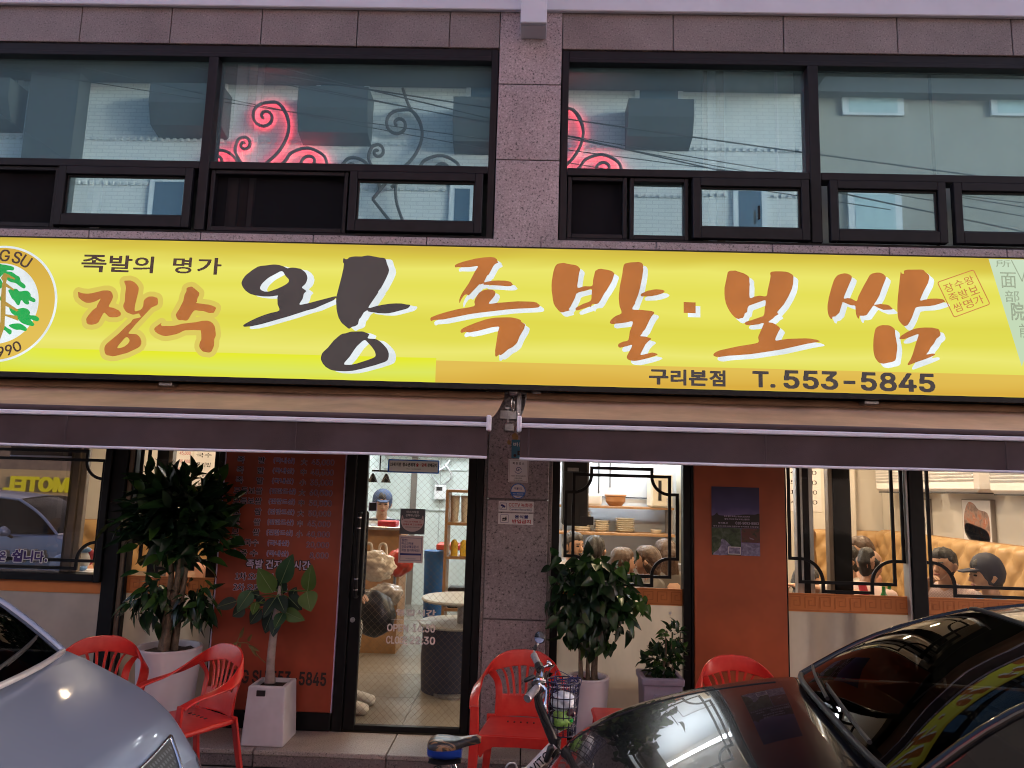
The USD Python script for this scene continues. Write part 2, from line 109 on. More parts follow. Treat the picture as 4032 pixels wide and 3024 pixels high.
def tube(pts, r, sides=8, caps=True):
    p = np.asarray(pts, float); n = len(p); r = np.broadcast_to(np.asarray(r, float), (n,))
    t = np.gradient(p, axis=0); t /= np.linalg.norm(t, axis=1, keepdims=True) + 1e-12
    ref = np.array([0, 0, 1.0]) if abs(t[0, 2]) < 0.9 else np.array([1.0, 0, 0])
    A = []
    a = np.cross(t[0], ref); a /= np.linalg.norm(a)
    for i in range(n):
        a = a - t[i] * (a @ t[i]); a /= np.linalg.norm(a) + 1e-12; A.append(a.copy())
    A = np.array(A); B = np.cross(t, A); th = np.arange(sides) * 2 * np.pi / sides
    v = (p[:, None] + r[:, None, None] * (np.cos(th)[None, :, None] * A[:, None] + np.sin(th)[None, :, None] * B[:, None])).reshape(-1, 3)
    f = []
    for i in range(n - 1):
        for j in range(sides):
            a0, b0 = i * sides + j, i * sides + (j + 1) % sides
            f += [[a0, b0, b0 + sides], [a0, b0 + sides, a0 + sides]]
    if caps:
        v = np.vstack([v, p[0], p[-1]]); c0, c1 = len(v) - 2, len(v) - 1
        for j in range(sides):
            f += [[c0, (j + 1) % sides, j], [c1, (n - 1) * sides + j, (n - 1) * sides + (j + 1) % sides]]
    return trimesh.Trimesh(v, np.array(f), process=False)
def bez(pts, n=12):
    """Catmull-Rom through the points."""
    p = np.asarray(pts, float); q = np.vstack([2 * p[0] - p[1], p, 2 * p[-1] - p[-2]]); out = []
    for i in range(1, len(q) - 2):
        for s in np.linspace(0, 1, n, endpoint=False):
            out.append(0.5 * (2 * q[i] + (q[i + 1] - q[i - 1]) * s + (2 * q[i - 1] - 5 * q[i] + 4 * q[i + 1] - q[i + 2]) * s * s + (3 * q[i] - q[i - 1] - 3 * q[i + 1] + q[i + 2]) * s ** 3))
    out.append(p[-1]); return np.array(out)
def lathe(prof, n=32, c=(0, 0, 0)):
    prof = np.asarray(prof, float); th = np.arange(n) * 2 * np.pi / n; k = len(prof)
    v = np.stack([prof[:, None, 0] * np.cos(th), prof[:, None, 0] * np.sin(th), np.broadcast_to(prof[:, None, 1], (k, n))], -1).reshape(-1, 3) + np.array(c)
    f = [[i * n + j, i * n + (j + 1) % n, (i + 1) * n + (j + 1) % n, (i + 1) * n + j] for i in range(k - 1) for j in range(n)]
    return (v, np.array(f))
def hull(balls, seg=12):
    """Convex hull of spheres [(x, y, z, r) ...] as a Manifold."""
    return Manifold.batch_hull([Manifold.sphere(b[3], seg).translate(tuple(map(float, b[:3]))) for b in balls])
def moved(mesh, loc=(0, 0, 0), rx=0, ry=0, rz=0, s=1.0):
    v, f, _ = meshkit.arrays(mesh); T = trimesh.transformations
    M = T.euler_matrix(*np.radians([rx, ry, rz]), 'sxyz')[:3, :3]
    return trimesh.Trimesh((v * s) @ M.T + np.asarray(loc, float), f, process=False)
def polys(g): return [q for q in (g.geoms if hasattr(g, 'geoms') else [g]) if q.geom_type == 'Polygon' and q.area > 1e-8]
def flat(shape, y, t=0.0015):
    """A shape drawn in x, z, standing on the plane y and t thick towards the street."""
    ms = [trimesh.creation.extrude_polygon(q, t, engine='earcut') for q in polys(shape)]
    q = join(ms); v = q.vertices
    return trimesh.Trimesh(np.stack([v[:, 0], y - v[:, 2], v[:, 1]], 1), q.faces, process=False)
def curve_poly(pts, k=4):
    p = np.asarray(pts, float); n = len(p); out = []
    for i in range(n):
        a, b, c, d = p[i - 1], p[i], p[(i + 1) % n], p[(i + 2) % n]
        for s in np.linspace(0, 1, k, endpoint=False):
            out.append(b + 0.5 * s * (c - a + s * (2 * a - 5 * b + 4 * c - d + s * (3 * (b - c) + d - a))) if np.linalg.norm(c - b) > 0.012 else b + s * (c - b))
    return Polygon(out).buffer(0)

_fonts = {}
def font(kind, px):
    from PIL import ImageFont
    if (kind, px) not in _fonts:
        want = 'Noto Sans CJK*' if kind == 'cjk' else 'Inter*'
        found = glob.glob(f'/opt/blender-*/*/datafiles/fonts/{want}') or glob.glob('/opt/blender-*/*/datafiles/fonts/Inter*')
        _fonts[kind, px] = ImageFont.truetype(found[0], px)
    return _fonts[kind, px]
_glyph = {}
def text_shape(text, bold=0, kind='cjk', px=56):
    """Lettering as a shape whose bounding box is the unit square."""
    key = (text, bold, kind, px)
    if key in _glyph: return _glyph[key]
    from PIL import Image, ImageDraw
    f = font(kind, px); x0, y0, x1, y1 = f.getbbox(text, anchor='ls', stroke_width=bold)
    im = Image.new('L', (int(x1 - x0) + 8, int(y1 - y0) + 8))
    ImageDraw.Draw(im).text((4 - x0, 4 - y0), text, 255, f, anchor='ls', stroke_width=bold)
    on = np.pad(np.asarray(im) > 127, ((0, 0), (1, 1))).astype(np.int8)
    rows, st = np.nonzero(np.diff(on, axis=1) == 1); en = np.nonzero(np.diff(on, axis=1) == -1)[1]
    sh = unary_union([sbox(a, -r - 1, b, -r) for a, b, r in zip(st, en, rows)]).buffer(0.6).buffer(-0.6).simplify(0.6)
    a, b, c, d = sh.bounds
    sh = affinity.affine_transform(sh, [1 / (c - a), 0, 0, 1 / (d - b), -a / (c - a), -b / (d - b)])
    _glyph[key] = (sh, (c - a) / (d - b)); return _glyph[key]
def put_text(text, x0, x1, z0, z1, bold=0, kind='cjk', px=56, skew=0.0):
    sh = text_shape(text, bold, kind, px)[0]
    return affinity.affine_transform(sh, [x1 - x0, skew, 0, z1 - z0, x0, z0])
def text_h(text, x, zc, h, anchor='c', bold=0, kind='cjk', px=56, w=1.0):
    sh, asp = text_shape(text, bold, kind, px); W = h * asp * w
    x0 = x - W / 2 if anchor == 'c' else x if anchor == 'l' else x - W
    return affinity.affine_transform(sh, [W, 0, 0, h, x0, zc - h / 2])

# ------------------------------------------------------------------ materials
L = '/World/Looks/'
def mat(name, col, rough=0.5, metal=0.0, spec=0.5, n=0.0, ns=6.0, bump=0.0, bs=80.0, coat=0.0, cr=0.05, sub=0.0, sheen=0.0, emis=0.0, nd=6.0):
    nodes = {'p': ('principled_bsdf', {'base_color': col, 'roughness': rough, 'metallic': metal, 'specular_ior_level': spec, 'coat_weight': coat, 'coat_roughness': cr, 'sheen_weight': sheen,
                                      'emission_color': col, 'emission_strength': emis})}
    links = []
    if n or bump: nodes['tc'] = ('texture_coordinate', {})
    if n:
        c = np.array(col)
        nodes['no'] = ('noise_texture', {'scale': ns, 'detail': nd, 'roughness': 0.62})
        nodes['ra'] = ('rgb_ramp', {'ramp': [(0.3, tuple(c * (1 - n))), (0.5, tuple(c)), (0.7, tuple(np.minimum(c * (1 + n), 1)))]})
        links += [('tc.object', 'no.vector'), ('no.fac', 'ra.fac'), ('ra.color', 'p.base_color')]
    if bump:
        nodes['bn'] = ('noise_texture', {'scale': bs, 'detail': 4.0})
        nodes['bu'] = ('bump', {'strength': bump, 'distance': 0.004})
        links += [('tc.object', 'bn.vector'), ('bn.fac', 'bu.height'), ('bu.normal', 'p.normal')]
    return usdkit.material(stage, L + name, nodes, links, surface='p.BSDF')
def emit(name, col, s=1.0):
    return usdkit.material(stage, L + name, {'e': ('emission', {'color': col, 'strength': s * KE})}, [], surface='e.emission')
def printed_light(name, col, s=1.0):
    """Print on a lit sheet: lets a share of the light through and keeps a dull surface of its own."""
    c = np.array(col)
    return usdkit.material(stage, L + name, {
        'tc': ('texture_coordinate', {}), 'no': ('noise_texture', {'scale': 5.0, 'detail': 3.0}),
        'ra': ('rgb_ramp', {'ramp': [(0.3, tuple(c * 0.86)), (0.7, tuple(c * 1.1))]}),
        'p': ('principled_bsdf', {'base_color': tuple(c * 0.15), 'roughness': 0.4, 'emission_strength': s * KE})},
        [('tc.object', 'no.vector'), ('no.fac', 'ra.fac'), ('ra.color', 'p.emission_color')], surface='p.BSDF')
def granite(name, dark, mid, light, rough=0.35, sc=110.0):
    d, q, l = map(np.array, (dark, mid, light))
    return usdkit.material(stage, L + name, {
        'tc': ('texture_coordinate', {}),
        'v': ('noise_texture', {'scale': sc, 'detail': 3.0, 'roughness': 0.7}),
        'ra': ('rgb_ramp', {'ramp': [(0.34, tuple(d)), (0.43, tuple(q)), (0.58, tuple(q * 1.08)), (0.68, tuple(l))]}),
        'w': ('noise_texture', {'scale': 2.3, 'detail': 5.0, 'roughness': 0.6}),
        'wr': ('rgb_ramp', {'ramp': [(0.3, (0.72, 0.70, 0.70)), (0.7, (1.1, 1.08, 1.08))]}),
        'm': ('mix_color', {'blend_type': 'multiply', 'fac': 1.0}),
        'p': ('principled_bsdf', {'roughness': rough, 'specular_ior_level': 0.5})},
        [('tc.object', 'v.vector'), ('v.fac', 'ra.fac'), ('tc.object', 'w.vector'), ('w.fac', 'wr.fac'), ('ra.color', 'm.a'), ('wr.color', 'm.b'), ('m.result', 'p.base_color')], surface='p.BSDF')
def pane_mat(name, tint, fac, gloss=(1, 1, 1), rough=0.0, fresnel=True):
    nodes = {'t': ('transparent_bsdf', {'color': tint}), 'g': ('glossy_bsdf', {'color': gloss, 'roughness': rough}), 'm': ('mix_closure', {'fac': fac})}
    links = [('t.BSDF', 'm.closure1'), ('g.BSDF', 'm.closure2')]
    if fresnel:
        nodes['f'] = ('fresnel', {'IOR': fac}); links.append(('f.fac', 'm.fac'))
    return usdkit.material(stage, L + name, nodes, links, surface='m.closure')
def frosted(name, col, k=0.55, dirt=0.0):
    if dirt:
        c = np.array(col)
        return usdkit.material(stage, L + name, {
            'tc': ('texture_coordinate', {}), 'mp': ('mapping', {'scale': (3.0, 1.0, 1.6)}), 'no': ('noise_texture', {'scale': 1.6, 'detail': 7.0, 'roughness': 0.65}), 'ra': ('rgb_ramp', {'ramp': [(0.32, tuple(c * (1 - dirt))), (0.62, tuple(c))]}),
            'd': ('diffuse_bsdf', {}), 't': ('translucent_bsdf', {}), 'g': ('glossy_bsdf', {'color': (1, 1, 1), 'roughness': 0.35}), 'm': ('mix_closure', {'fac': k}), 'f': ('fresnel', {'IOR': 1.45}), 'o': ('mix_closure', {})},
            [('tc.object', 'mp.vector'), ('mp.vector', 'no.vector'), ('no.fac', 'ra.fac'), ('ra.color', 'd.color'), ('ra.color', 't.color'), ('d.BSDF', 'm.closure1'), ('t.BSDF', 'm.closure2'), ('m.closure', 'o.closure1'), ('g.BSDF', 'o.closure2'), ('f.fac', 'o.fac')], surface='o.closure')
    return usdkit.material(stage, L + name, {
        'd': ('diffuse_bsdf', {'color': col}), 't': ('translucent_bsdf', {'color': col}), 'g': ('glossy_bsdf', {'color': (1, 1, 1), 'roughness': 0.35}),
        'm': ('mix_closure', {'fac': k}), 'f': ('fresnel', {'IOR': 1.45}), 'o': ('mix_closure', {})},
        [('d.BSDF', 'm.closure1'), ('t.BSDF', 'm.closure2'), ('m.closure', 'o.closure1'), ('g.BSDF', 'o.closure2'), ('f.fac', 'o.fac')], surface='o.closure')
def leaf_mat(name, a, b, gloss=0.25):
    return usdkit.material(stage, L + name, {
        'tc': ('texture_coordinate', {}), 'no': ('noise_texture', {'scale': 9.0, 'detail': 3.0}),
        'ra': ('rgb_ramp', {'ramp': [(0.32, a), (0.68, b)]}),
        'p': ('principled_bsdf', {'roughness': gloss, 'specular_ior_level': 0.3}), 't': ('translucent_bsdf', {}), 'm': ('mix_closure', {'fac': 0.18})},
        [('tc.object', 'no.vector'), ('no.fac', 'ra.fac'), ('ra.color', 'p.base_color'), ('ra.color', 't.color'), ('p.BSDF', 'm.closure1'), ('t.BSDF', 'm.closure2')], surface='m.closure')

GRAN = granite('pink_granite', (0.045, 0.04, 0.043), (0.29, 0.245, 0.262), (0.46, 0.40, 0.42), sc=75.0)
GRAN2 = granite('lintel_granite', (0.045, 0.037, 0.038), (0.175, 0.148, 0.147), (0.30, 0.26, 0.255), sc=85.0)
STEPG = granite('step_granite', (0.10, 0.085, 0.075), (0.34, 0.30, 0.27), (0.48, 0.43, 0.39), rough=0.55)
WHITEP = mat('lavender_white_paint', (0.46, 0.47, 0.55), 0.55, n=0.06, ns=3.0)
FRAME = mat('dark_aluminium', (0.007, 0.0065, 0.009), 0.45, spec=0.22, n=0.3, ns=14.0)
FRAMEB = mat('black_steel', (0.006, 0.006, 0.007), 0.4, spec=0.25, n=0.3, ns=20.0)
ALU = mat('bronze_aluminium', (0.24, 0.18, 0.13), 0.4, metal=0.6, n=0.15)
ALUS = mat('silver_aluminium', (0.55, 0.55, 0.56), 0.35, metal=0.7, n=0.1)
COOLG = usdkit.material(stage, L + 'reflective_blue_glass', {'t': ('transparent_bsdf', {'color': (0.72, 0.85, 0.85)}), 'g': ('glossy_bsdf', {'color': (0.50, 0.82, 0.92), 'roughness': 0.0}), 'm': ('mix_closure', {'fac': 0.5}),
    'd': ('diffuse_bsdf', {'color': (0.15, 0.26, 0.285)}), 'o': ('mix_closure', {'fac': 0.27})}, [('t.BSDF', 'm.closure1'), ('g.BSDF', 'm.closure2'), ('m.closure', 'o.closure1'), ('d.BSDF', 'o.closure2')], surface='o.closure')   # coated glass; interior glow and dusty haze put into its teal diffuse share
CLEAR = pane_mat('clear_shop_glass', (0.93, 0.95, 0.94), 1.35)
DARKG = pane_mat('dark_film_glass', (0.10, 0.10, 0.10), 0.42, gloss=(0.95, 0.95, 1.0), fresnel=False)
FROST = frosted('frosted_film', (0.47, 0.42, 0.37), 0.42, 0.17)
BLIND = frosted('roller_blind_cloth', (0.62, 0.66, 0.62), 0.2)
PAPERT = frosted('thin_white_paper', (0.72, 0.70, 0.70), 0.5); PAPERPT = frosted('thin_pink_paper', (0.66, 0.54, 0.54), 0.45)
ORANGE = mat('orange_frieze_film', (0.56, 0.185, 0.048), 0.45, n=0.08)
ORANGE2 = mat('orange_frieze_key', (0.45, 0.135, 0.032), 0.4)
MENUR = mat('red_orange_board', (0.27, 0.048, 0.022), 0.42, n=0.25, ns=2.5)
PANELO = mat('orange_board', (0.34, 0.078, 0.028), 0.42, n=0.22, ns=2.2)
INKB = mat('black_ink', (0.012, 0.011, 0.012), 0.45)
INKW = mat('white_ink', (0.72, 0.70, 0.72), 0.5)
INKL = mat('lilac_ink', (0.52, 0.44, 0.62), 0.5)
INKR = mat('red_ink', (0.42, 0.02, 0.035), 0.5)
INKN = mat('navy_ink', (0.02, 0.025, 0.16), 0.5)
PAPER = mat('white_paper', (0.70, 0.68, 0.68), 0.5, n=0.05)
PAPERP = mat('pink_paper', (0.62, 0.50, 0.50), 0.5, n=0.05)
STEEL = mat('galvanised_steel', (0.42, 0.42, 0.44), 0.38, metal=0.85, n=0.2, ns=25.0)
CHROME = mat('chrome', (0.75, 0.76, 0.78), 0.12, metal=1.0)
BLACKP = mat('black_plastic', (0.012, 0.012, 0.013), 0.42)

# ------------------------------------------------------------------ ground
ROAD = mat('asphalt', (0.05, 0.05, 0.053), 0.85, n=0.35, ns=40.0, bump=0.6, bs=140.0)
obj('road', box(-40, 40, -60, -1.03, -0.4, -0.06), ROAD, kind='structure')
pav = thing('pavement', kind='structure')
obj('base', box(-12, 12, -0.90, 0.02, -0.35, -0.004), ROAD, pav)
for i in range(24):
    x0 = -9.6 + 0.8 * i
    obj('granite_slab', box(x0 + 0.003, x0 + 0.797, -0.37, 0.015, 0.072, 0.10, 0.004), STEPG, pav)
    obj('riser_stone', box(x0 + 0.003, x0 + 0.797, -0.362, -0.335, 0.004, 0.0715, 0.003), GRAN2, pav)
    obj('kerb_stone', box(x0 + 0.003, x0 + 0.797, -1.028, -0.902, -0.3, 0.0, 0.008), GRAN2, pav)
    for j in range(2): obj('paving_slab', box(x0 + 0.003 + 0.4 * j, x0 + 0.397 + 0.4 * j, -0.90, -0.372, -0.003, 0.0 + 0.001 * (i % 3), 0.0), STEPG, pav)

# ------------------------------------------------------------------ restaurant building
bld = thing('restaurant_building', 'granite-clad building with dark upper windows above the glass-fronted restaurant', 'building')
WALL = mat('grey_render', (0.30, 0.28, 0.28), 0.8, n=0.1)
# structural shell behind the cladding: floor slab between the storeys, wall above, side walls
obj('floor_slab', box(-5.2, 5.0, 0.10, 7.0, 2.75, 3.30), WALL, bld)
obj('wall', box(-5.2, 5.0, 0.05, 0.30, 4.93, 6.4), WALL, bld)
obj('wall', box(-5.2, 5.0, 0.03, 0.30, 2.62, 3.38), WALL, bld)
obj('wall', box(-5.2, -4.95, 0.31, 7.0, 0.0, 6.4), WALL, bld)
obj('wall', box(4.75, 5.0, 0.31, 7.0, 0.0, 6.4), WALL, bld)
obj('wall', box(-5.2, 5.0, 7.0, 7.2, 0.0, 6.4), WALL, bld)
obj('roof', box(-5.2, 5.0, 0.05, 7.2, 6.4, 6.55), WALL, bld)
# granite lintel course
xs = [-4.75, -4.05, -3.42, -2.74, -2.06, -1.345, -0.66, -0.287]
for a, b in zip(xs[:-1], xs[1:]): obj('granite_slab', box(a + 0.003, b - 0.003, 0.0, 0.05, 4.885, 5.4, 0.003), GRAN2, bld)
xs = [0.170, 0.98, 1.78, 2.60, 3.42, 4.24, 4.9]
for a, b in zip(xs[:-1], xs[1:]): obj('granite_slab', box(a + 0.003, b - 0.003, 0.0, 0.05, 4.885, 5.4, 0.003), GRAN2, bld)
# centre pier, upper and lower
for z0, z1 in ((3.30, 4.02), (4.02, 4.60), (4.60, 5.4)): obj('granite_slab', box(-0.285, 0.168, -0.004, 0.05, z0 + 0.003, z1 - 0.003, 0.003), GRAN, bld)
for z0, z1 in ((0.10, 0.84), (0.84, 1.62), (1.62, 2.33), (2.33, 2.64)): obj('granite_slab', box(-0.268, 0.142, -0.006, 0.05, z0 + 0.003, z1 - 0.003, 0.003), GRAN, bld)
for x0, x1 in ((-0.292, -0.270), (0.144, 0.168)): obj('granite_edge', box(x0, x1, 0.002, 0.10, 0.10, 2.64, 0.003), GRAN2, bld)
obj('pier_core', box(-0.262, 0.136, 0.05, 0.16, 0.10, 2.62), WALL, bld)
obj('pier_core', box(-0.28, 0.163, 0.05, 0.16, 3.38, 4.93), WALL, bld)
for i in range(12):
    a = -4.75 + 0.8 * i
    obj('granite_sill', box(a + 0.003, a + 0.797, -0.05, 0.029, 3.30, 3.415, 0.003), GRAN, bld)
# white beam with the bracket that hangs in front of the pier
obj('white_beam', box(-5.2, 5.0, -0.04, -0.003, 5.165, 5.62, 0.006), WHITEP, bld)
obj('white_bracket', box(-0.135, 0.052, -0.20, -0.163, 4.955, 5.6, 0.006), WHITEP, bld)
obj('white_bracket', box(-0.135, 0.052, -0.160, -0.006, 4.955, 5.160, 0.004), WHITEP, bld)

def bars(parent, name, rects, y0, y1, mt, b=0.003):
    return obj(name, [box(x0, x1, y0, y1, z0, z1, b) for x0, x1, z0, z1 in rects], mt, parent)
def ring(x0, x1, z0, z1, w, wb=None, wt=None):
    wb, wt = wb or w, wt or w
    return [(x0, x0 + w, z0, z1), (x1 - w, x1, z0, z1), (x0 + w, x1 - w, z0, z0 + wb), (x0 + w, x1 - w, z1 - wt, z1)]
def upper_window(X0, X1, mulls, lowers):
    """One bay of the upper storey: outer frame, mullions, transom, large panes over a row of small lights."""
    w = obj('window', [box(a, b, 0.012, 0.12, c, d, 0.003) for a, b, c, d in ring(X0, X1, 3.418, 4.88, 0.05, 0.035, 0.06)] +
            [box(X0 + 0.05, X1 - 0.05, 0.005, 0.10, 4.785, 4.82, 0.003)], FRAME, bld)
    edges = [X0 + 0.05] + [q for a, b in mulls for q in (a, b)] + [X1 - 0.05]
    for a, b in mulls: obj('mullion', box(a, b, 0.0, 0.12, 3.454, 4.784, 0.004), FRAME, w)
    for i in range(0, len(edges), 2):
        a, b = edges[i], edges[i + 1]
        obj('transom', box(a + 0.001, b - 0.001, 0.004, 0.11, 3.915, 3.972, 0.004), FRAME, w)
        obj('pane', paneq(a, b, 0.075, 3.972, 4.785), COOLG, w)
    for a, b, kind in lowers:
        if kind == 'open':      # top-hung sash standing a little proud
            obj('sash', [box(p, q, -0.022, 0.03, r, s, 0.004) for p, q, r, s in ring(a, b, 3.462, 3.906, 0.055, 0.085, 0.06)], FRAME, w)
            obj('sash_bead', [box(p, q, 0.0, 0.02, r, s, 0.002) for p, q, r, s in ring(a + 0.056, b - 0.056, 3.548, 3.845, 0.012)], FRAMEB, w)
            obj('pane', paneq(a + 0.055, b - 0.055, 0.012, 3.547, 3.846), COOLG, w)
        else:
            obj('sash', [box(p, q, 0.02, 0.09, r, s, 0.004) for p, q, r, s in ring(a, b, 3.456, 3.914, 0.03, 0.035, 0.03)], FRAME, w)
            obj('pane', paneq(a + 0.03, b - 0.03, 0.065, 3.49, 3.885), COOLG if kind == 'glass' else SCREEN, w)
    return w
SCREEN = usdkit.material(stage, L + 'insect_screen', {'t': ('transparent_bsdf', {'color': (0.5, 0.5, 0.5)}), 'd': ('diffuse_bsdf', {'color': (0.012, 0.011, 0.012)}), 'm': ('mix_closure', {'fac': 0.72})},
                         [('t.BSDF', 'm.closure1'), ('d.BSDF', 'm.closure2')], surface='m.closure')
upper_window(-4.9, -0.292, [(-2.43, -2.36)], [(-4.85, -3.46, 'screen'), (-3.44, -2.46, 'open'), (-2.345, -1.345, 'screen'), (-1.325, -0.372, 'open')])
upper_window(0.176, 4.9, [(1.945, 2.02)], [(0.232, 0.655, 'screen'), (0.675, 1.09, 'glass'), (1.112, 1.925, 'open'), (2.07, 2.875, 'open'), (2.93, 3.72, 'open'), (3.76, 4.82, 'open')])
# upper room behind the glass
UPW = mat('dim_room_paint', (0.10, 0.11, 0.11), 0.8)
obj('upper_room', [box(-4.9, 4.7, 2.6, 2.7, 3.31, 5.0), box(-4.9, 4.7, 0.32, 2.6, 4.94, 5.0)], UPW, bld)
obj('inner_frame', [box(a, b, 0.16, 0.20, 3.42, 4.93) for a, b in ((-2.28, -2.20), (-2.12, -2.085))], ALUS, bld)
obj('inner_frame', [box(a, b, 0.16, 0.20, 3.42, 4.93) for a, b in ((-2.185, -2.13), (1.235, 1.262), (1.33, 1.385))], ALU, bld)
obj('inner_frame', [box(a, b, 0.165, 0.20, 3.42, 4.93) for a, b in ((1.27, 1.325),)], ALUS, bld)
obj('curtain', box(0.26, 0.63, 0.13, 0.14, 3.42, 3.92), mat('mauve_curtain', (0.16, 0.12, 0.13), 0.8), bld)
obj('curtain', box(-3.32, -3.27, 0.22, 0.25, 3.42, 3.92), INKW, bld)
for a, b in ((1.40, 1.93), (2.03, 2.93), (2.955, 4.6)):
    n = 24; X = np.linspace(a, b, n); Y = 0.24 + 0.006 * np.sin(X * 23) + 0.004 * np.sin(X * 61 + 1)
    v = np.vstack([np.stack([X, Y, np.full(n, 3.40)], 1), np.stack([X, Y, np.full(n, 4.92)], 1)])
    obj('roller_blind', (v, np.array([[i, i + 1, n + i + 1, n + i] for i in range(n - 1)])), BLIND, bld, smooth=True)
obj('blind_cord', tube([(1.79, 0.215, 4.93), (1.79, 0.212, 3.45)], 0.012, 6), INKW, bld)
obj('window_latch', [box(1.56, 1.575, -0.045, -0.022, 3.60, 3.70, 0.004)], FRAMEB, bld)

# ------------------------------------------------------------------ the long lit sign
sign = thing('shop_sign', 'long backlit yellow sign with large brown and black brush letters above the awnings', 'sign')
YS = -0.25
ST = {  # light box face: the tubes behind it show as brighter bands
    'g': ('geometry', {}), 's': ('separate_xyz', {}),
    'mr': ('map_range', {'from_min': 2.36, 'from_max': 3.29, 'to_min': 0.0, 'to_max': 1.0, 'clamp': True}),
    'sc': ('mapping', {'scale': (0.35, 1.0, 2.4)}), 'no': ('noise_texture', {'scale': 1.3, 'detail': 2.0, 'distortion': 0.6}),
    'ad': ('math', {'math_type': 'multiply_add', 'value2': 0.22, 'value3': -0.11}), 'sum': ('math', {'math_type': 'add'}),
    'e': ('emission', {'strength': 1.0})}
def lightbox(name, ramp, s=1.0):
    nodes = {**ST, 'ra': ('rgb_ramp', {'ramp': ramp}), 'e': ('emission', {'strength': s * KE})}
    return usdkit.material(stage, L + name, nodes, [('g.position', 's.vector'), ('s.z', 'mr.value'), ('g.position', 'sc.vector'), ('sc.vector', 'no.vector'), ('no.fac', 'ad.value1'),
        ('mr.result', 'sum.value1'), ('ad.value', 'sum.value2'), ('sum.value', 'ra.fac'), ('ra.color', 'e.color')], surface='e.emission')
YEL = lightbox('sign_yellow', [(0.0, (0.76, 0.71, 0.07)), (0.14, (0.78, 0.74, 0.11)), (0.24, (0.84, 0.81, 0.17)), (0.34, (0.77, 0.73, 0.09)), (0.45, (0.75, 0.70, 0.08)), (0.58, (0.83, 0.79, 0.13)), (0.68, (0.79, 0.75, 0.10)), (0.82, (0.84, 0.80, 0.15)), (0.92, (0.70, 0.58, 0.07)), (1.0, (0.62, 0.45, 0.055))])
LIME = lightbox('sign_lime', [(0.0, (0.74, 0.74, 0.03)), (0.10, (0.72, 0.80, 0.12)), (0.2, (0.80, 0.83, 0.03)), (0.3, (0.80, 0.82, 0.03)), (1.0, (0.7, 0.7, 0.05))])
TAN = lightbox('sign_orange', [(0.0, (0.70, 0.42, 0.055)), (0.12, (0.77, 0.52, 0.09)), (0.25, (0.77, 0.53, 0.10)), (0.6, (0.73, 0.49, 0.08)), (1.0, (0.64, 0.38, 0.05))])
HALO = lightbox('sign_halo', [(0.0, (0.74, 0.62, 0.13)), (0.5, (0.72, 0.58, 0.11)), (1.0, (0.70, 0.55, 0.10))])
WED = lightbox('sign_pale_green', [(0.0, (0.56, 0.72, 0.50)), (0.5, (0.56, 0.70, 0.48)), (1.0, (0.60, 0.74, 0.55))])
BROWN = printed_light('sign_brown_print', (0.43, 0.135, 0.020))
BLACKS = printed_light('sign_black_print', (0.040, 0.033, 0.033))
WHITES = printed_light('sign_white_print', (0.72, 0.80, 0.82))
GREENS = printed_light('sign_green_print', (0.0, 0.36, 0.06)); GOLDS = printed_light('sign_gold_print', (0.40, 0.25, 0.03))
GREYS = printed_light('sign_grey_print', (0.30, 0.37, 0.25)); DKBR = printed_light('sign_dark_brown_print', (0.05, 0.025, 0.015))
REDS = printed_light('sign_red_print', (0.52, 0.19, 0.045))
SX0, SX1, SZ0, SZ1 = -4.4, 4.1, 2.362, 3.284
obj('case', [box(SX0, SX1, -0.22, 0.025, SZ0 - 0.01, SZ1 + 0.004, 0.004)], FRAMEB, sign)
obj('frame', [box(SX0, SX1, YS - 0.008, -0.22, SZ0 - 0.035, SZ0 + 0.0), box(SX0, SX1, YS - 0.006, -0.22, SZ1, SZ1 + 0.008)], FRAMEB, sign)
obj('face', box(SX0, SX1, YS, -0.2205, SZ0 + 0.001, SZ1 - 0.001), YEL, sign)
def onsign(name, shape, mt, lift, label=None): return obj(name, flat(shape, YS - lift, 0.001), mt, sign, label=label)
onsign('lower_band', sbox(SX0, SZ0 + 0.002, -0.62, 2.524), LIME, 0.0010, 'yellow green strip')
onsign('lower_band', sbox(-0.6195, SZ0 + 0.002, SX1, 2.508), TAN, 0.0010, 'orange strip')
names = {'wang': 'black brush syllable', 'jok': 'brown brush syllable with white edge', 'bal': 'brown brush syllable with a dot stroke', 'dot': 'small square dot', 'bo': 'brown brush syllable on a long base stroke', 'ssam': 'brown doubled brush syllable', 'jang': 'smaller brown syllable in a pale halo', 'su': 'last small brown syllable in a pale halo'}
halos = []
for k in ('jang', 'su', 'wang', 'jok', 'bal', 'dot', 'bo', 'ssam'):
    sh = unary_union([(curve_poly(a, 3) if k != 'dot' else Polygon(a)).difference(curve_poly(h, 3)) if h else (curve_poly(a, 3) if k != 'dot' else Polygon(a)) for a, h in LETTERS[k]])
    sh = sh.simplify(0.0012)
    if k in ('jang', 'su'): halos.append(sh.buffer(0.034).simplify(0.002))
    else:
        dx, dz = (0.046, -0.012) if k == 'wang' else (0.029, -0.026)
        onsign('letter_shadow', affinity.translate(sh.buffer(0.002).simplify(0.0015), dx, dz), WHITES, 0.0022)
    onsign('letter', sh, BLACKS if k == 'wang' else BROWN, 0.0036, names[k])
onsign('letter_halo', unary_union(halos), HALO, 0.0022)
def sg(u0, u1, vt, vb): return span(u0 * 2212 / 4032, u1 * 2212 / 4032, vt * 2212 / 4032, vb * 2212 / 4032, YS)
for t, u0, u1, vt, vb, bo in (('족', 322, 421, 1004, 1072, 1), ('발', 432, 522, 1006, 1072, 1), ('의', 527, 606, 1010, 1076, 1), ('명', 682, 757, 1014, 1077, 1), ('가', 778, 873, 1016, 1082, 1)):
    onsign('lettering', put_text(t, *sg(u0, u1, vt, vb), bold=bo), DKBR, 0.0036)
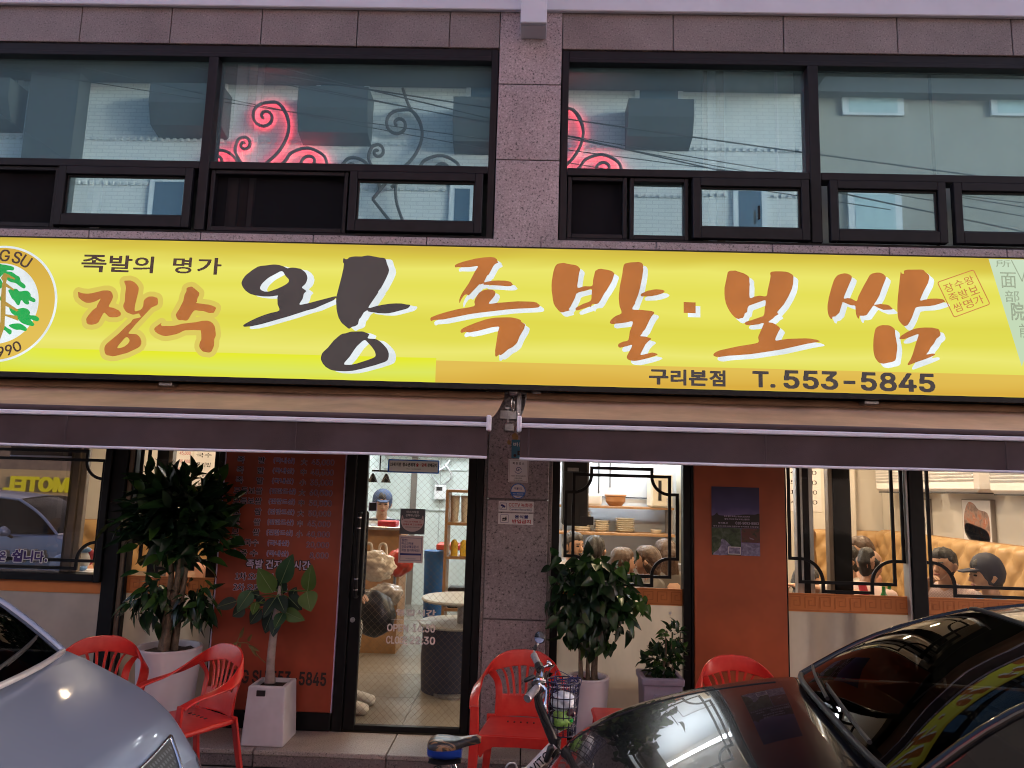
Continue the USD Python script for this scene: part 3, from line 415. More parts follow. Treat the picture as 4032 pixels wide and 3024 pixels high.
for t, u0, u1, vt, vb in (('구', 2555, 2632, 1455, 1515), ('리', 2640, 2702, 1455, 1518), ('본', 2712, 2786, 1458, 1520), ('점', 2793, 2856, 1458, 1522)):
    onsign('lettering', put_text(t, *sg(u0, u1, vt, vb), bold=2), BLACKS, 0.0036)
onsign('lettering', put_text('T.', *sg(2962, 3052, 1462, 1526), bold=2, kind='inter'), BLACKS, 0.0036)
onsign('lettering', put_text('553-5845', *sg(3084, 3680, 1465, 1538), bold=2, kind='inter'), BLACKS, 0.0036)
# round emblem with the pine
(c0, c1, c2) = LETTERS['logo']; LC = Point(c0); LR = c1[0] - c0[0]
onsign('emblem_rim', LC.buffer(LR, 48), WHITES, 0.0022)
onsign('emblem_ring', LC.buffer(LR * 0.962, 48), TAN, 0.0036)
onsign('emblem_disc', LC.buffer(LR * 0.69, 48), WHITES, 0.0050)
onsign('pine_foliage', unary_union([curve_poly(g, 3) for g in LETTERS['pine']]), GREENS, 0.0064)
onsign('pine_trunk', unary_union([Polygon(g).buffer(0) for g in LETTERS['trunk']]), GOLDS, 0.0078)
def ringtext(chars, r, a0, step, h, flip=False):
    out = []
    for i, ch in enumerate(chars):
        if ch == ' ': continue
        sh, asp = text_shape(ch, 1, 'inter'); a = math.radians(a0 - step * i) if not flip else math.radians(a0 + step * i)
        g = affinity.affine_transform(sh, [h * asp, 0, 0, h, -h * asp / 2, -h / 2])
        g = affinity.rotate(g, math.degrees(a) - 90 if not flip else math.degrees(a) + 90, origin=(0, 0))
        out.append(affinity.translate(g, c0[0] + r * math.cos(a), c0[1] + r * math.sin(a)))
    return unary_union(out)
onsign('lettering', unary_union([ringtext(ch, LR * 0.83, a, 0, 0.082) for ch, a in zip('JANGSU', (127, 116, 102.5, 89, 74, 62))]), DKBR, 0.0050)
onsign('lettering', ringtext('1990', LR * 0.835, 270.5, 9.8, 0.072, True), DKBR, 0.0050)
# red seal
sq = Polygon(LETTERS['stamp']); rr = sq.buffer(-0.016).buffer(0.016, 6)
s0, s1, s2, s3 = map(np.array, LETTERS['stamp']); ex, ez = (s1 - s0), (s3 - s0)
seal = [rr.difference(rr.buffer(-0.006))]
for r, row in enumerate(('장수왕', '족발보', '쌈명가')):
    for c, ch in enumerate(row):
        o = s0 + ex * (0.10 + 0.275 * c) + ez * (0.10 + 0.275 * (r + 1) - 0.03)
        sh = text_shape(ch, 0)[0]; a, b = ex * 0.235, -ez * 0.225
        seal.append(affinity.affine_transform(sh, [a[0], b[0], a[1], b[1], o[0], o[1]]))
onsign('seal', unary_union(seal), REDS, 0.0050, 'brown red square seal')
wd = LETTERS['wedge']
onsign('pale_wedge', Polygon([wd[0], wd[1], wd[2], (3.42, 2.6), (3.6, 3.279), wd[0]]).buffer(0), WED, 0.0022)
cal = [put_text('所', *sg(3920, 3978, 985 + 40, 1052)), put_text('面', *sg(3938, 4000, 1073, 1135)), put_text('部', *sg(3956, 4012, 1145, 1190)), put_text('院', *sg(3980, 4030, 1190, 1262), bold=1), put_text('前', *sg(4012, 4060, 1275, 1330))]
cal.append(LineString([(3.14, 3.27), (3.2, 3.13), (3.235, 3.25)]).buffer(0.003))
onsign('brush_writing', unary_union(cal).intersection(sbox(2.9, 2.5, 3.6, 3.276)), GREYS, 0.0036)
for u in (4.2, 3.8):
    pass
for X in (-2.99, 2.28):
    obj('hook', tube([(X - 0.02, -0.14, SZ1 + 0.004), (X - 0.012, -0.14, SZ1 + 0.03), (X + 0.005, -0.14, SZ1 + 0.035), (X + 0.015, -0.14, SZ1 + 0.02)], 0.005, 6), FRAMEB, sign)
for u in (355, 1885):
    q = at(u, 828 if u < 1000 else 871, -0.2); obj('bracket', box(q[0] - 0.045, q[0] + 0.045, -0.19, 0.028, SZ0 - 0.06, SZ0 - 0.036, 0.004), STEEL, sign)

# ------------------------------------------------------------------ awnings
AWN = mat('brown_awning_canvas', (0.38, 0.23, 0.145), 0.8, n=0.22, ns=3.0, bump=0.25, bs=350.0)
VAL = mat('maroon_valance_canvas', (0.052, 0.033, 0.037), 0.85, n=0.30, ns=2.6, bump=0.25, bs=350.0)
BARW = mat('white_bar_paint', (0.62, 0.62, 0.72), 0.35)
def awning(xa_wall, xb_wall, xa, xb, label, end):
    a = thing('awning', label, 'awning')
    YF, ZF, ZB = -1.20, 2.038, 2.30
    n, k = 60, 9
    s, t = np.meshgrid(np.linspace(0, 1, n), np.linspace(0, 1, k))
    X = (xa_wall + (xb_wall - xa_wall) * s) * (1 - t) + (xa + (xb - xa) * s) * t
    Y = -0.06 + (YF + 0.06) * t
    Z = ZB + (ZF - ZB) * t - 0.016 * np.sin(np.pi * t) - 0.010 * np.sin(np.pi * t) * np.sin(X * 3.1) ** 2 + 0.004 * t * np.sin(X * 17 + 4 * t) + 0.003 * t * np.sin(X * 7 + 2)
    v = np.stack([X, Y, Z], -1).reshape(-1, 3); f = np.array([[i * n + j, (i + 1) * n + j, (i + 1) * n + j + 1, i * n + j + 1] for i in range(k - 1) for j in range(n - 1)])
    up = np.vstack([v, v - [0, 0, 0.002]])
    obj('canopy', (up, np.vstack([f, f[:, ::-1] + len(v)])), AWN, a, smooth=True)
    obj('front_bar', [box(xa, xb, YF - 0.028, YF + 0.02, ZF - 0.034, ZF - 0.010, 0.005)], BARW, a)
    obj('front_roll', tube([(xa, YF - 0.005, ZF + 0.004), (xb, YF - 0.005, ZF + 0.004)], 0.017, 12), VAL, a, smooth=40)
    X = np.linspace(xa + 0.006, xb - 0.006, 90); T = np.linspace(0, 1, 8); zz = ZF - 0.034 - 0.222 * T
    XX, TT = np.meshgrid(X, T); ZZ = ZF - 0.034 - (0.152 + 0.003 * np.sin(XX * 2.2)) * TT
    e = np.exp(-((XX - (xa if end > 0 else xb)) / 0.25) ** 2)
    YY = YF - 0.012 + TT * (0.014 * np.sin(XX * 4.3 + 1) + 0.008 * np.sin(XX * 11 + 2 * TT) + 0.004 * np.sin(XX * 29 + 3 * TT)) + 0.02 * e * TT
    v = np.stack([XX, YY, ZZ], -1).reshape(-1, 3); n = 90
    f = np.array([[i * n + j, i * n + j + 1, (i + 1) * n + j + 1, (i + 1) * n + j] for i in range(7) for j in range(n - 1)])
    obj('valance', (np.vstack([v, v + [0, 0.0025, 0]]), np.vstack([f[:, ::-1], f + len(v)])), VAL, a, smooth=True)
    for xs_ in np.arange(math.ceil(xa / 1.2) * 1.2, xb - 0.1, 1.2): obj('seam', [box(xs_ - 0.004, xs_ + 0.004, YF - 0.040, YF - 0.034, ZF - 0.18, ZF - 0.036, 0.001)], VAL, a)
    hem = v[-n:] + [0, -0.002, -0.006]
    obj('hem_bar', tube(hem, 0.0085, 6), BARW, a, smooth=True)
    xe = xb if end < 0 else xa
    obj('end_cap', box(xe - 0.012, xe + 0.012, YF - 0.034, YF + 0.03, ZF - 0.055, ZF + 0.026, 0.005), BARW, a)
    obj('roller_tube', tube([(xa_wall, -0.07, ZB + 0.0), (xb_wall, -0.07, ZB + 0.0)], 0.036, 14), AWN, a, smooth=40)
    for q in (0.25, 0.75) if end < 0 else (0.3, 0.8):
        x = xa + (xb - xa) * q
        obj('folding_arm', [tube([(x, -0.08, ZB - 0.10), (x + 0.35, -0.55, ZB - 0.24)], 0.014, 8), tube([(x + 0.35, -0.55, ZB - 0.24), (x + 0.04, YF + 0.03, ZF - 0.03)], 0.012, 8)], STEEL, a)
    return a
awning(-4.5, -0.172, -4.5, -0.207, 'brown fabric awning left of the granite pier, over the menu board and door', -1)
awning(-0.020, 4.4, -0.050, 4.4, 'brown fabric awning right of the granite pier, over the dining windows', 1)
brk = thing('awning_bracket', 'bare steel mounting bracket and gear heads on the pier between both awnings', 'bracket')
obj('rail', box(-0.20, 0.10, -0.030, -0.007, 2.155, 2.215, 0.003), STEEL, brk)
for x in (-0.088, -0.032): obj('plate', box(x, x + 0.034, -0.052, -0.031, 2.16, 2.33, 0.003), STEEL, brk)
obj('cross_bar', box(-0.17, 0.06, -0.05, -0.032, 2.325, 2.34, 0.002), STEEL, brk)
for x in (-0.12, 0.035):
    obj('gear_head', [hull([(x, -0.07, 2.335, 0.028), (x + 0.02, -0.07, 2.335, 0.028)], 16)], STEEL, brk, smooth=40)
    obj('crank_eye', tube([(x + 0.006, -0.075, 2.31), (x, -0.085, 2.28), (x - 0.002, -0.085, 2.22), (x + 0.008, -0.08, 2.205), (x + 0.016, -0.08, 2.22), (x + 0.016, -0.085, 2.27)], 0.006, 8), CHROME, brk, smooth=True)
obj('clamp', [box(-0.165, -0.10, -0.045, -0.008, 2.075, 2.125, 0.003), box(-0.150, -0.138, -0.04, -0.02, 2.125, 2.225), box(-0.165, -0.11, -0.05, -0.031, 2.222, 2.236)], STEEL, brk)
for x in (-0.071, -0.015): obj('bolt', moved(trimesh.creation.cylinder(0.006, 0.008, sections=10), (x, -0.055, 2.19), rx=90), CHROME, brk)

# ------------------------------------------------------------------ shopfront
YG = 0.06
obj('head_beam', box(-4.95, -0.30, 0.02, 0.30, 2.18, 2.615), FRAMEB, bld)
obj('head_beam', box(0.17, 4.75, 0.02, 0.30, 2.18, 2.615), FRAMEB, bld)
def lattice(x0, x1, z0, z1, d=0.055, dt=0.05, db=0.058, r=0.12, w=0.0205, clip=None):
    """Black tracery: an outer and an inner rectangle whose corners are tied by quarter rings."""
    a0, a1, b0, b1 = x0 + d, x1 - d, z0 + db, z1 - dt; ls = []
    for X, sx in ((a0, 1), (a1, -1)):
        for Z, sz, zo in ((b0, 1, z0), (b1, -1, z1)):
            th = np.linspace(0, np.pi / 2, 14)
            arc = [(X + sx * r * math.cos(t), Z + sz * r * math.sin(t)) for t in th]
            ls.append(LineString([(X + sx * r, zo)] + arc + [(x0 if sx > 0 else x1, Z + sz * r)]))
    ls += [LineString([(a0 + r, z0), (a1 - r, z0)]), LineString([(a0 + r, z1), (a1 - r, z1)]), LineString([(x0, b0 + r), (x0, b1 - r)]), LineString([(x1, b0 + r), (x1, b1 - r)])]
    ls.append(LineString([(a0, b0), (a1, b0), (a1, b1), (a0, b1), (a0, b0)]))
    sh = unary_union([l.buffer(w / 2, cap_style='square', join_style='mitre') for l in ls])
    return flat(sh if clip is None else sh.intersection(sbox(*clip)), YG - 0.004, 0.012)
def frieze(parent, x0, x1, z0, z1):
    f = obj('frieze', box(x0, x1, YG - 0.004, YG + 0.004, z0, z1), ORANGE, parent)
    u = (z1 - z0) * 0.62; zc = (z0 + z1) / 2; n = int((x1 - x0) / (u * 1.25)); keys = []
    for i in range(n):
        o = x0 + (i + 0.2) * (x1 - x0) / n; k = u / 5
        P = lambda *q: [(o + a * k, zc - u / 2 + b * k) for a, b in q]
        keys.append(LineString(P((0, 0), (0, 5), (4.6, 5), (4.6, 1.2), (1.8, 1.2), (1.8, 3.4), (3.2, 3.4))))
    keys += [LineString([(x0 + 0.004, z), (x1 - 0.004, z)]) for z in (zc - u * 0.68, zc + u * 0.68)]
    obj('key_pattern', flat(unary_union([l.buffer(0.0032, cap_style='flat') for l in keys]).intersection(sbox(x0, z0, x1, z1)), YG - 0.0045, 0.001), ORANGE2, f)
    return f
def shop_window(x0, x1, label_mt, z_f0, z_f1, zt=2.18, fw=0.045):
    w = obj('window', [box(a, b, 0.02, 0.10, c, d, 0.003) for a, b, c, d in ((x0, x0 + fw, 0.101, zt), (x1 - fw, x1, 0.101, zt), (x0 + fw, x1 - fw, 0.101, 0.15), (x0 + fw, x1 - fw, zt - 0.04, zt))], FRAMEB, bld)
    obj('pane', paneq(x0 + fw, x1 - fw, YG + 0.006, z_f1, zt - 0.04), label_mt, w)
    obj('frosted_pane', paneq(x0 + fw, x1 - fw, YG + 0.002, 0.15, z_f0), FROST, w)
    return w
# left projecting window
w = obj('window', [box(a, b, -0.02, 0.10, c, d, 0.003) for a, b, c, d in ((-4.9, -4.85, 0.99, 2.18), (-2.88, -2.835, 0.99, 2.18), (-4.85, -2.88, 0.995, 1.042), (-4.85, -2.88, 2.05, 2.18))], FRAMEB, bld)
obj('pane', paneq(-4.85, -3.16, YG, 1.042, 2.05), DARKG, w); obj('pane', paneq(-3.16, -2.88, YG, 1.042, 2.05), CLEAR, w)
obj('lattice', lattice(-4.55, -2.868, 1.07, 1.86, d=0.05, db=0.052, dt=0.06, r=0.125, w=0.02), FRAMEB, w)
obj('sliding_stile', [box(-3.20, -3.15, 0.075, 0.10, 1.042, 2.05, 0.003), box(-3.145, -3.10, 0.065, 0.11, 1.042, 2.05, 0.003), box(-3.095, -3.055, 0.08, 0.12, 1.042, 2.05, 0.003)], ALU, w)
obj('lower_band', box(-4.9, -2.84, 0.03, 0.06, 0.912, 0.988, 0.002), ORANGE, w)
LPANEL = mat('satin_steel_panel', (0.58, 0.50, 0.42), 0.35, metal=0.55, n=0.12, ns=4.0)
obj('lower_panel', box(-4.9, -2.84, 0.035, 0.065, 0.101, 0.91, 0.002), LPANEL, w)
post = obj('post', box(-2.833, -2.735, 0.0, 0.12, 0.101, 2.18, 0.004), FRAMEB, bld); obj('post_trim', box(-2.733, -2.70, 0.02, 0.11, 0.101, 2.18, 0.003), ALU, post)
w = shop_window(-2.698, -2.068, CLEAR, 0.92, 1.036, fw=0.012); frieze(w, -2.686, -2.08, 0.92, 1.036)
obj('lattice', lattice(-2.66, -2.085, 1.09, 2.12, d=0.05, r=0.11), FRAMEB, w)
for a, b in ((-2.60, -2.52), (-2.19, -2.10)):
    q = obj('inner_post', box(a, b, 0.13, 0.20, 0.101, 2.18, 0.003), FRAMEB, bld); obj('post_trim', box(b + 0.001, b + 0.03, 0.135, 0.19, 0.101, 2.18, 0.002), ALU, q)
w = shop_window(0.170, 1.096, CLEAR, 0.954, 1.062, fw=0.05); frieze(w, 0.22, 1.046, 0.954, 1.062)
obj('lattice', lattice(0.262, 1.012, 1.081, 1.846, d=0.052, dt=0.047, db=0.057, r=0.119), FRAMEB, w)
obj('hook_button', moved(trimesh.creation.cylinder(0.010, 0.006, sections=14), (0.965, YG - 0.006, 0.905), rx=90), PAPER, w)
w = shop_window(1.722, 2.534, CLEAR, 0.944, 1.062, fw=0.010); frieze(w, 1.732, 2.524, 0.944, 1.062)
obj('lattice', lattice(1.757, 2.506, 1.078, 2.12, d=0.064, r=0.15), FRAMEB, w)
post = obj('post', box(2.536, 2.63, 0.0, 0.12, 0.101, 2.18, 0.004), FRAMEB, bld); obj('post_trim', box(2.520, 2.5345, 0.015, 0.09, 0.101, 2.18, 0.002), ALUS, post)
w = shop_window(2.632, 4.75, CLEAR, 0.944, 1.062, fw=0.010); frieze(w, 2.642, 4.74, 0.944, 1.062)
obj('lattice', lattice(2.618, 4.70, 1.078, 2.12, d=0.062, r=0.15), FRAMEB, w)
for a, b in ((2.085, 2.205),):
    q = obj('inner_post', box(a, b, 0.13, 0.22, 0.101, 2.18, 0.003), FRAMEB, bld); obj('post_trim', box(a - 0.03, a - 0.001, 0.135, 0.2, 0.101, 2.18, 0.002), ALU, q)
q = obj('inner_post', box(1.885, 1.925, 0.14, 0.20, 0.101, 2.18, 0.003), FRAME, bld); obj('post_trim', [box(1.84, 1.884, 0.145, 0.2, 0.101, 2.18, 0.002), box(1.926, 1.955, 0.145, 0.2, 0.101, 2.18, 0.002)], ALUS, q)
obj('post', box(1.098, 1.112, 0.01, 0.12, 0.101, 2.18, 0.002), FRAMEB, bld)

SHADEB = mat('dark_shade_box', (0.07, 0.05, 0.04), 0.6)  # unseen boxes, added to block room light low behind the frosted panes
for a, b, lb in ((-2.65, -2.1, 'added dark box shading the frosted pane beside the menu board'), (0.25, 1.02, 'added dark box shading the frosted pane of the middle window'), (1.78, 2.48, 'added dark box shading the frosted pane right of the orange board')):
    t = thing('shade_box', lb, 'bench'); obj('seat', box(a, b, 0.20, 0.62, 0.52, 0.57, 0.01), SHADEB, t); obj('base', box(a + 0.02, b - 0.02, 0.24, 0.60, 0.101, 0.519), SHADEB, t)
# menu board
mb = thing('menu_board', 'tall red orange menu board of dishes and prices left of the glass door', 'menu board')
MX0, MX1, MZ0, MZ1 = -2.058, -1.240, 0.215, 2.15
obj('panel', box(MX0, MX1, 0.004, 0.05, MZ0, MZ1, 0.003), MENUR, mb)
obj('edge_trim', [box(MX0 - 0.006, MX0 - 0.0005, 0.0, 0.05, MZ0, MZ1), box(MX1 + 0.0005, MX1 + 0.005, 0.0, 0.05, MZ0, MZ1)], INKL, mb)
obj('plinth', box(MX0, MX1, 0.0, 0.08, 0.101, MZ0 - 0.002, 0.003), FRAMEB, mb)
INKP = mat('plum_ink', (0.05, 0.012, 0.05), 0.45); MW = MX1 - MX0; zr = at(628, 996, 0)[2]; rows = [
    ('족', '발', '(국내산)', '大', '45,000'), ('족', '발', '(국내산)', '中', '40,000'), ('족', '발', '(국내산)', '小', '35,000'), ('모듬보쌈', '', '(핀란드산)', '大', '60,000'), ('모듬보쌈', '', '(핀란드산)', '中', '50,000'),
    ('보', '쌈', '(핀란드산)', '大', '50,000'), ('보', '쌈', '(핀란드산)', '中', '45,000'), ('보', '쌈', '(핀란드산)', '小', '40,000'), ('쟁반국수', '', '(국내산)', '', '20,000'), ('막 국 수', '', '(국내산)', '', '8,000')]
def printed(parent, name, shape, mt, y, halo=None, hm=None):
    if halo: obj(name + '_edge', flat(shape.buffer(halo, 3).simplify(0.0004), y, 0.0006), hm, parent)
    return obj(name, flat(shape, y - (0.0012 if halo else 0.0), 0.0006), mt, parent)
for i, (a, b, c, s, pr) in enumerate(rows):
    z = zr - 0.0688 * i; h = 0.046; X = lambda f: MX0 + MW * f
    g = [put_text(a, X(0.095) if len(a) < 3 else X(0.085), X(0.155) if len(a) < 3 else X(0.325), z - h / 2, z + h / 2, bold=1)]
    if b: g.append(put_text(b, X(0.27), X(0.328), z - h / 2, z + h / 2, bold=1))
    if s: g.append(text_h(s, X(0.655), z - 0.003, 0.042))
    price = text_h(pr, X(0.905), z - 0.006, 0.046, 'r', bold=0, kind='inter', w=0.90)
    printed(mb, 'price', price, INKP, 0.0038, 0.0013, INKL)
    printed(mb, 'menu_line', unary_union(g), INKB, 0.0038, 0.0017, INKL)
    printed(mb, 'origin_note', put_text(c, X(0.385) if len(c) > 5 else X(0.40), X(0.60) if len(c) > 5 else X(0.575), z - 0.019, z + 0.021), INKN, 0.0038, 0.0023, INKL)
printed(mb, 'heading', text_h('족발 건지는 시간', MX0 + MW * 0.50, at(612, 1220, 0)[2], 0.060, bold=1), INKL, 0.0038, 0.006, INKB)
printed(mb, 'menu_line', text_h('1차 오후4시', MX0 + MW * 0.155, at(560, 1246, 0)[2], 0.05, 'l', bold=1), INKB, 0.0038, 0.0023, INKL)
printed(mb, 'menu_line', text_h('2차 오후6시30분', MX0 + MW * 0.145, at(560, 1270, 0)[2], 0.05, 'l', bold=1), INKB, 0.0038, 0.0023, INKL)
printed(mb, 'telephone', put_text('JANG SU 553-5845', MX0 + 0.07, MX1 - 0.04, 0.38, 0.465, bold=2, kind='inter'), INKB, 0.0038)

# orange board with a poster
ob = thing('orange_board', 'plain orange wall board beside the dining window, with a dark poster on it', 'board')
obj('panel', box(1.114, 1.718, 0.006, 0.06, 0.102, 2.16, 0.003), PANELO, ob)
ps = thing('poster', 'dark blue night sky poster with small river photos stuck on the orange board', 'poster')
px0, px1, pz0, pz1 = *span(1537, 1640, 1053, 1053, 0)[:2], at(1590, 1200, 0)[2], at(1590, 1052, 0)[2]
ph = pz1 - pz0; pw = px1 - px0
SKYP = usdkit.material(stage, L + 'poster_night_sky', {'tc': ('texture_coordinate', {}), 'se': ('separate_xyz', {}), 'mr': ('map_range', {'from_min': pz0 + 0.55 * ph, 'from_max': pz1}), 'no': ('noise_texture', {'scale': 9.0, 'detail': 6.0}),
    'ad': ('math', {'math_type': 'multiply_add', 'value2': 0.5, 'value3': -0.25}), 'su': ('math', {'math_type': 'add'}), 'ra': ('rgb_ramp', {'ramp': [(0.0, (0.15, 0.12, 0.30)), (0.3, (0.05, 0.045, 0.16)), (1.0, (0.015, 0.016, 0.07))]}), 'p': ('principled_bsdf', {'roughness': 0.35})},
    [('tc.object', 'se.vector'), ('se.z', 'mr.value'), ('tc.object', 'no.vector'), ('no.fac', 'ad.value1'), ('mr.result', 'su.value1'), ('ad.value', 'su.value2'), ('su.value', 'ra.fac'), ('ra.color', 'p.base_color')], surface='p.BSDF')
def photo(name, stops, sc=30.0):
    return usdkit.material(stage, L + name, {'tc': ('texture_coordinate', {}), 'no': ('noise_texture', {'scale': sc, 'detail': 6.0, 'distortion': 0.7}), 'ra': ('rgb_ramp', {'ramp': stops}), 'p': ('principled_bsdf', {'roughness': 0.35})},
                           [('tc.object', 'no.vector'), ('no.fac', 'ra.fac'), ('ra.color', 'p.base_color')], surface='p.BSDF')
FOREST = photo('poster_forest', [(0.3, (0.015, 0.02, 0.02)), (0.5, (0.04, 0.07, 0.03)), (0.7, (0.10, 0.12, 0.10))])
RIVER = photo('poster_river', [(0.3, (0.10, 0.09, 0.16)), (0.6, (0.25, 0.23, 0.36)), (0.75, (0.40, 0.38, 0.50))], 40.0)
AUTUMN = photo('poster_autumn', [(0.35, (0.02, 0.03, 0.02)), (0.5, (0.10, 0.04, 0.03)), (0.62, (0.10, 0.02, 0.025)), (0.72, (0.25, 0.25, 0.30))], 26.0)
obj('sheet', flat(sbox(px0, pz0, px1, pz1), 0.0055, 0.001), SKYP, ps)
R = lambda a, b, c, d: sbox(px0 + pw * a, pz0 + ph * c, px0 + pw * b, pz0 + ph * d)
obj('dark_hill', flat(unary_union([R(0.0, 1, 0.40, 0.57), curve_poly([(px0 + pw * a, pz0 + ph * b) for a, b in ((0.0, 0.56), (0.06, 0.58), (0.12, 0.62), (0.15, 0.58), (0.4, 0.575), (0.7, 0.60), (0.9, 0.60), (1.0, 0.615), (1.0, 0.5), (0.0, 0.5))], 2).intersection(R(0, 1, 0.3, 0.7))]), 0.0043, 0.0006), INKB, ps)
obj('photo', flat(R(0, 0.605, 0.0, 0.397), 0.0043, 0.0006), FOREST, ps); obj('photo', flat(R(0.615, 1, 0.19, 0.397), 0.0043, 0.0006), AUTUMN, ps); obj('photo', flat(R(0.615, 1, 0.0, 0.182), 0.0043, 0.0006), RIVER, ps)
obj('river', flat(curve_poly([(px0 + pw * a, pz0 + ph * b) for a, b in ((0.02, 0.005), (0.33, 0.005), (0.42, 0.1), (0.32, 0.19), (0.24, 0.235), (0.19, 0.22), (0.18, 0.13), (0.1, 0.06))], 2), 0.0035, 0.0004), RIVER, ps)
fr = R(0.34, 0.6, 0.015, 0.125); obj('inset_photo', flat(fr, 0.003, 0.0004), PAPER, ps); obj('inset_photo', flat(fr.buffer(-0.004), 0.0025, 0.0004), RIVER, ps)
for t, a, b, c, d in (('맑은 물이 흐르는 자연속 쉼터계곡', 0.26, 0.80, 0.555, 0.578), ('별빛 가득 밤 하늘 보이는 캠핑장', 0.27, 0.79, 0.515, 0.538), ('계곡펜션', 0.13, 0.33, 0.452, 0.478), ('010-9093-8883', 0.50, 0.98, 0.452, 0.490), ('예약 문의 전화 상담 연중무휴 주차 완비 단체 환영', 0.03, 0.97, 0.41, 0.43)):
    obj('caption', flat(put_text(t, px0 + pw * a, px0 + pw * b, pz0 + ph * c, pz0 + ph * d, px=40), 0.0036, 0.0004), INKL, ps)

# glass door
dr = obj('door', [box(a, b, 0.01, 0.11, c, d, 0.004) for a, b, c, d in ((-1.232, -1.165, 0.101, 2.18), (-0.342, -0.294, 0.101, 2.18), (-1.165, -0.342, 2.10, 2.18))], FRAMEB, bld, label='black framed glass door')
obj('leaf_frame', [box(a, b, 0.03, 0.075, c, d, 0.004) for a, b, c, d in ((-1.163, -1.088, 0.104, 2.098), (-0.402, -0.344, 0.104, 2.098), (-1.088, -0.402, 0.104, 0.138), (-1.088, -0.402, 2.03, 2.098))], FRAMEB, dr)
obj('glass', paneq(-1.088, -0.402, 0.052, 0.138, 2.03), CLEAR, dr)
wires = []
for k in range(-80, 60):
    for sx in (1, -1):
        x0, z0 = (-1.088, 0.138 + 0.045 * k) if sx > 0 else (-0.402, 0.138 + 0.045 * k)
        l = LineString([(x0, z0), (x0 + sx * 3, z0 + 3)]).intersection(sbox(-1.088, 0.138, -0.402, 2.03))
        if l.length > 0.02 and l.geom_type == 'LineString':
            (a, b), (c, d) = l.coords[0], l.coords[-1]; nx, nz = -(d - b), (c - a); q = 0.0006 / math.hypot(nx, nz); nx, nz = nx * q, nz * q
            wires.append(quad((a - nx, 0.0535, b - nz), (c - nx, 0.0535, d - nz), (c + nx, 0.0535, d + nz), (a + nx, 0.0535, b + nz)))
obj('wire_mesh', wires, ALU, dr, kind='stuff')
obj('pull_handle', tube([(-1.118, 0.026, 0.95), (-1.118, -0.015, 0.95), (-1.118, -0.015, 1.50), (-1.118, 0.026, 1.50)], 0.013, 10), FRAMEB, dr, smooth=40)
obj('pull_handle', tube([(-1.10, 0.10, 0.95), (-1.10, 0.14, 0.95), (-1.10, 0.14, 1.50), (-1.10, 0.10, 1.50)], 0.013, 10), FRAMEB, dr, smooth=40)
for z in (1.00, 1.07, 1.40, 1.47): obj('handle_ring', tube([(-1.118, -0.015, z - 0.004), (-1.118, -0.015, z + 0.004)], 0.0145, 12), CHROME, dr)
obj('lock', moved(trimesh.creation.cylinder(0.016, 0.012, sections=18), (-1.135, 0.026, 0.80), rx=90), STEEL, dr)
def sheet_thing(name, label, cat, r, y, mt, t=0.001, rad=0.0, group=None):
    s = thing(name, label, cat, group=group); x0, x1, z0, z1 = r
    g = sbox(x0, z0, x1, z1); g = g.buffer(-rad).buffer(rad) if rad else g
    obj('sheet', flat(g, y, t), mt, s); return s
YD = 0.050
# door notices
BLUEF = mat('blue_print', (0.02, 0.14, 0.50), 0.45)
BLUEFT = frosted('thin_blue_print', (0.03, 0.20, 0.62), 0.5)
r = span(838, 949, 993, 1022, YD); s = thing('door_notice', 'wide white notice with a blue border at the top of the glass door', 'notice')
x0, x1, z0, z1 = r; fld = sbox(x0 + 0.009, z0 + 0.009, x1 - 0.009, z1 - 0.009); obj('border', flat(sbox(x0, z0, x1, z1).buffer(-0.008).buffer(0.008).difference(fld), YD, 0.001), BLUEFT, s); obj('white_field', flat(fld, YD, 0.001), PAPERT, s)
zc = z0 + (z1 - z0) * 0.62; h = 0.026; W = x1 - x0
for t, a, b, mt in (('19세 미만', 0.045, 0.26, INKB), ('청소년에게', 0.285, 0.53, INKB), ('술·담배', 0.55, 0.75, INKR), ('판매금지', 0.77, 0.955, INKB)): obj('lettering', flat(put_text(t, x0 + W * a, x0 + W * b, zc - h / 2, zc + h / 2, bold=2), YD - 0.0024, 0.0005), mt, s)
obj('lettering', flat(text_h('구리시 · 청소년보호위원회', (x0 + x1) / 2, z0 + 0.027, 0.008, px=40), YD - 0.0024, 0.0005), INKB, s)
r = span(864, 918, 1099, 1154, YD); GREYPT = frosted('thin_grey_print', (0.13, 0.135, 0.15), 0.3)
s = thing('mask_poster', 'grey poster with a pale face mask shape on the glass door', 'poster')
x0, x1, z0, z1 = r; W, H = x1 - x0, z1 - z0; Q = lambda a, b: (x0 + W * a, z0 + H * b)
mk = curve_poly([Q(*q) for q in ((0.05, 0.52), (0.2, 0.60), (0.35, 0.60), (0.5, 0.64), (0.65, 0.60), (0.8, 0.60), (0.95, 0.54), (0.94, 0.4), (0.85, 0.24), (0.68, 0.13), (0.5, 0.10), (0.32, 0.13), (0.15, 0.24), (0.06, 0.4))], 3); obj('mask_shape', flat(mk, YD, 0.001), PAPERPT, s); obj('sheet', flat(sbox(x0, z0, x1, z1).difference(mk), YD, 0.001), GREYPT, s)
obj('ear_loop', [flat(LineString([Q(a, 0.54), Q(a + k * 0.035, 0.72), Q(a + k * 0.075, 0.57)]).buffer(0.003), YD - 0.0015, 0.0005) for a, k in ((0.055, 1), (0.945, -1))], PAPERP, s)
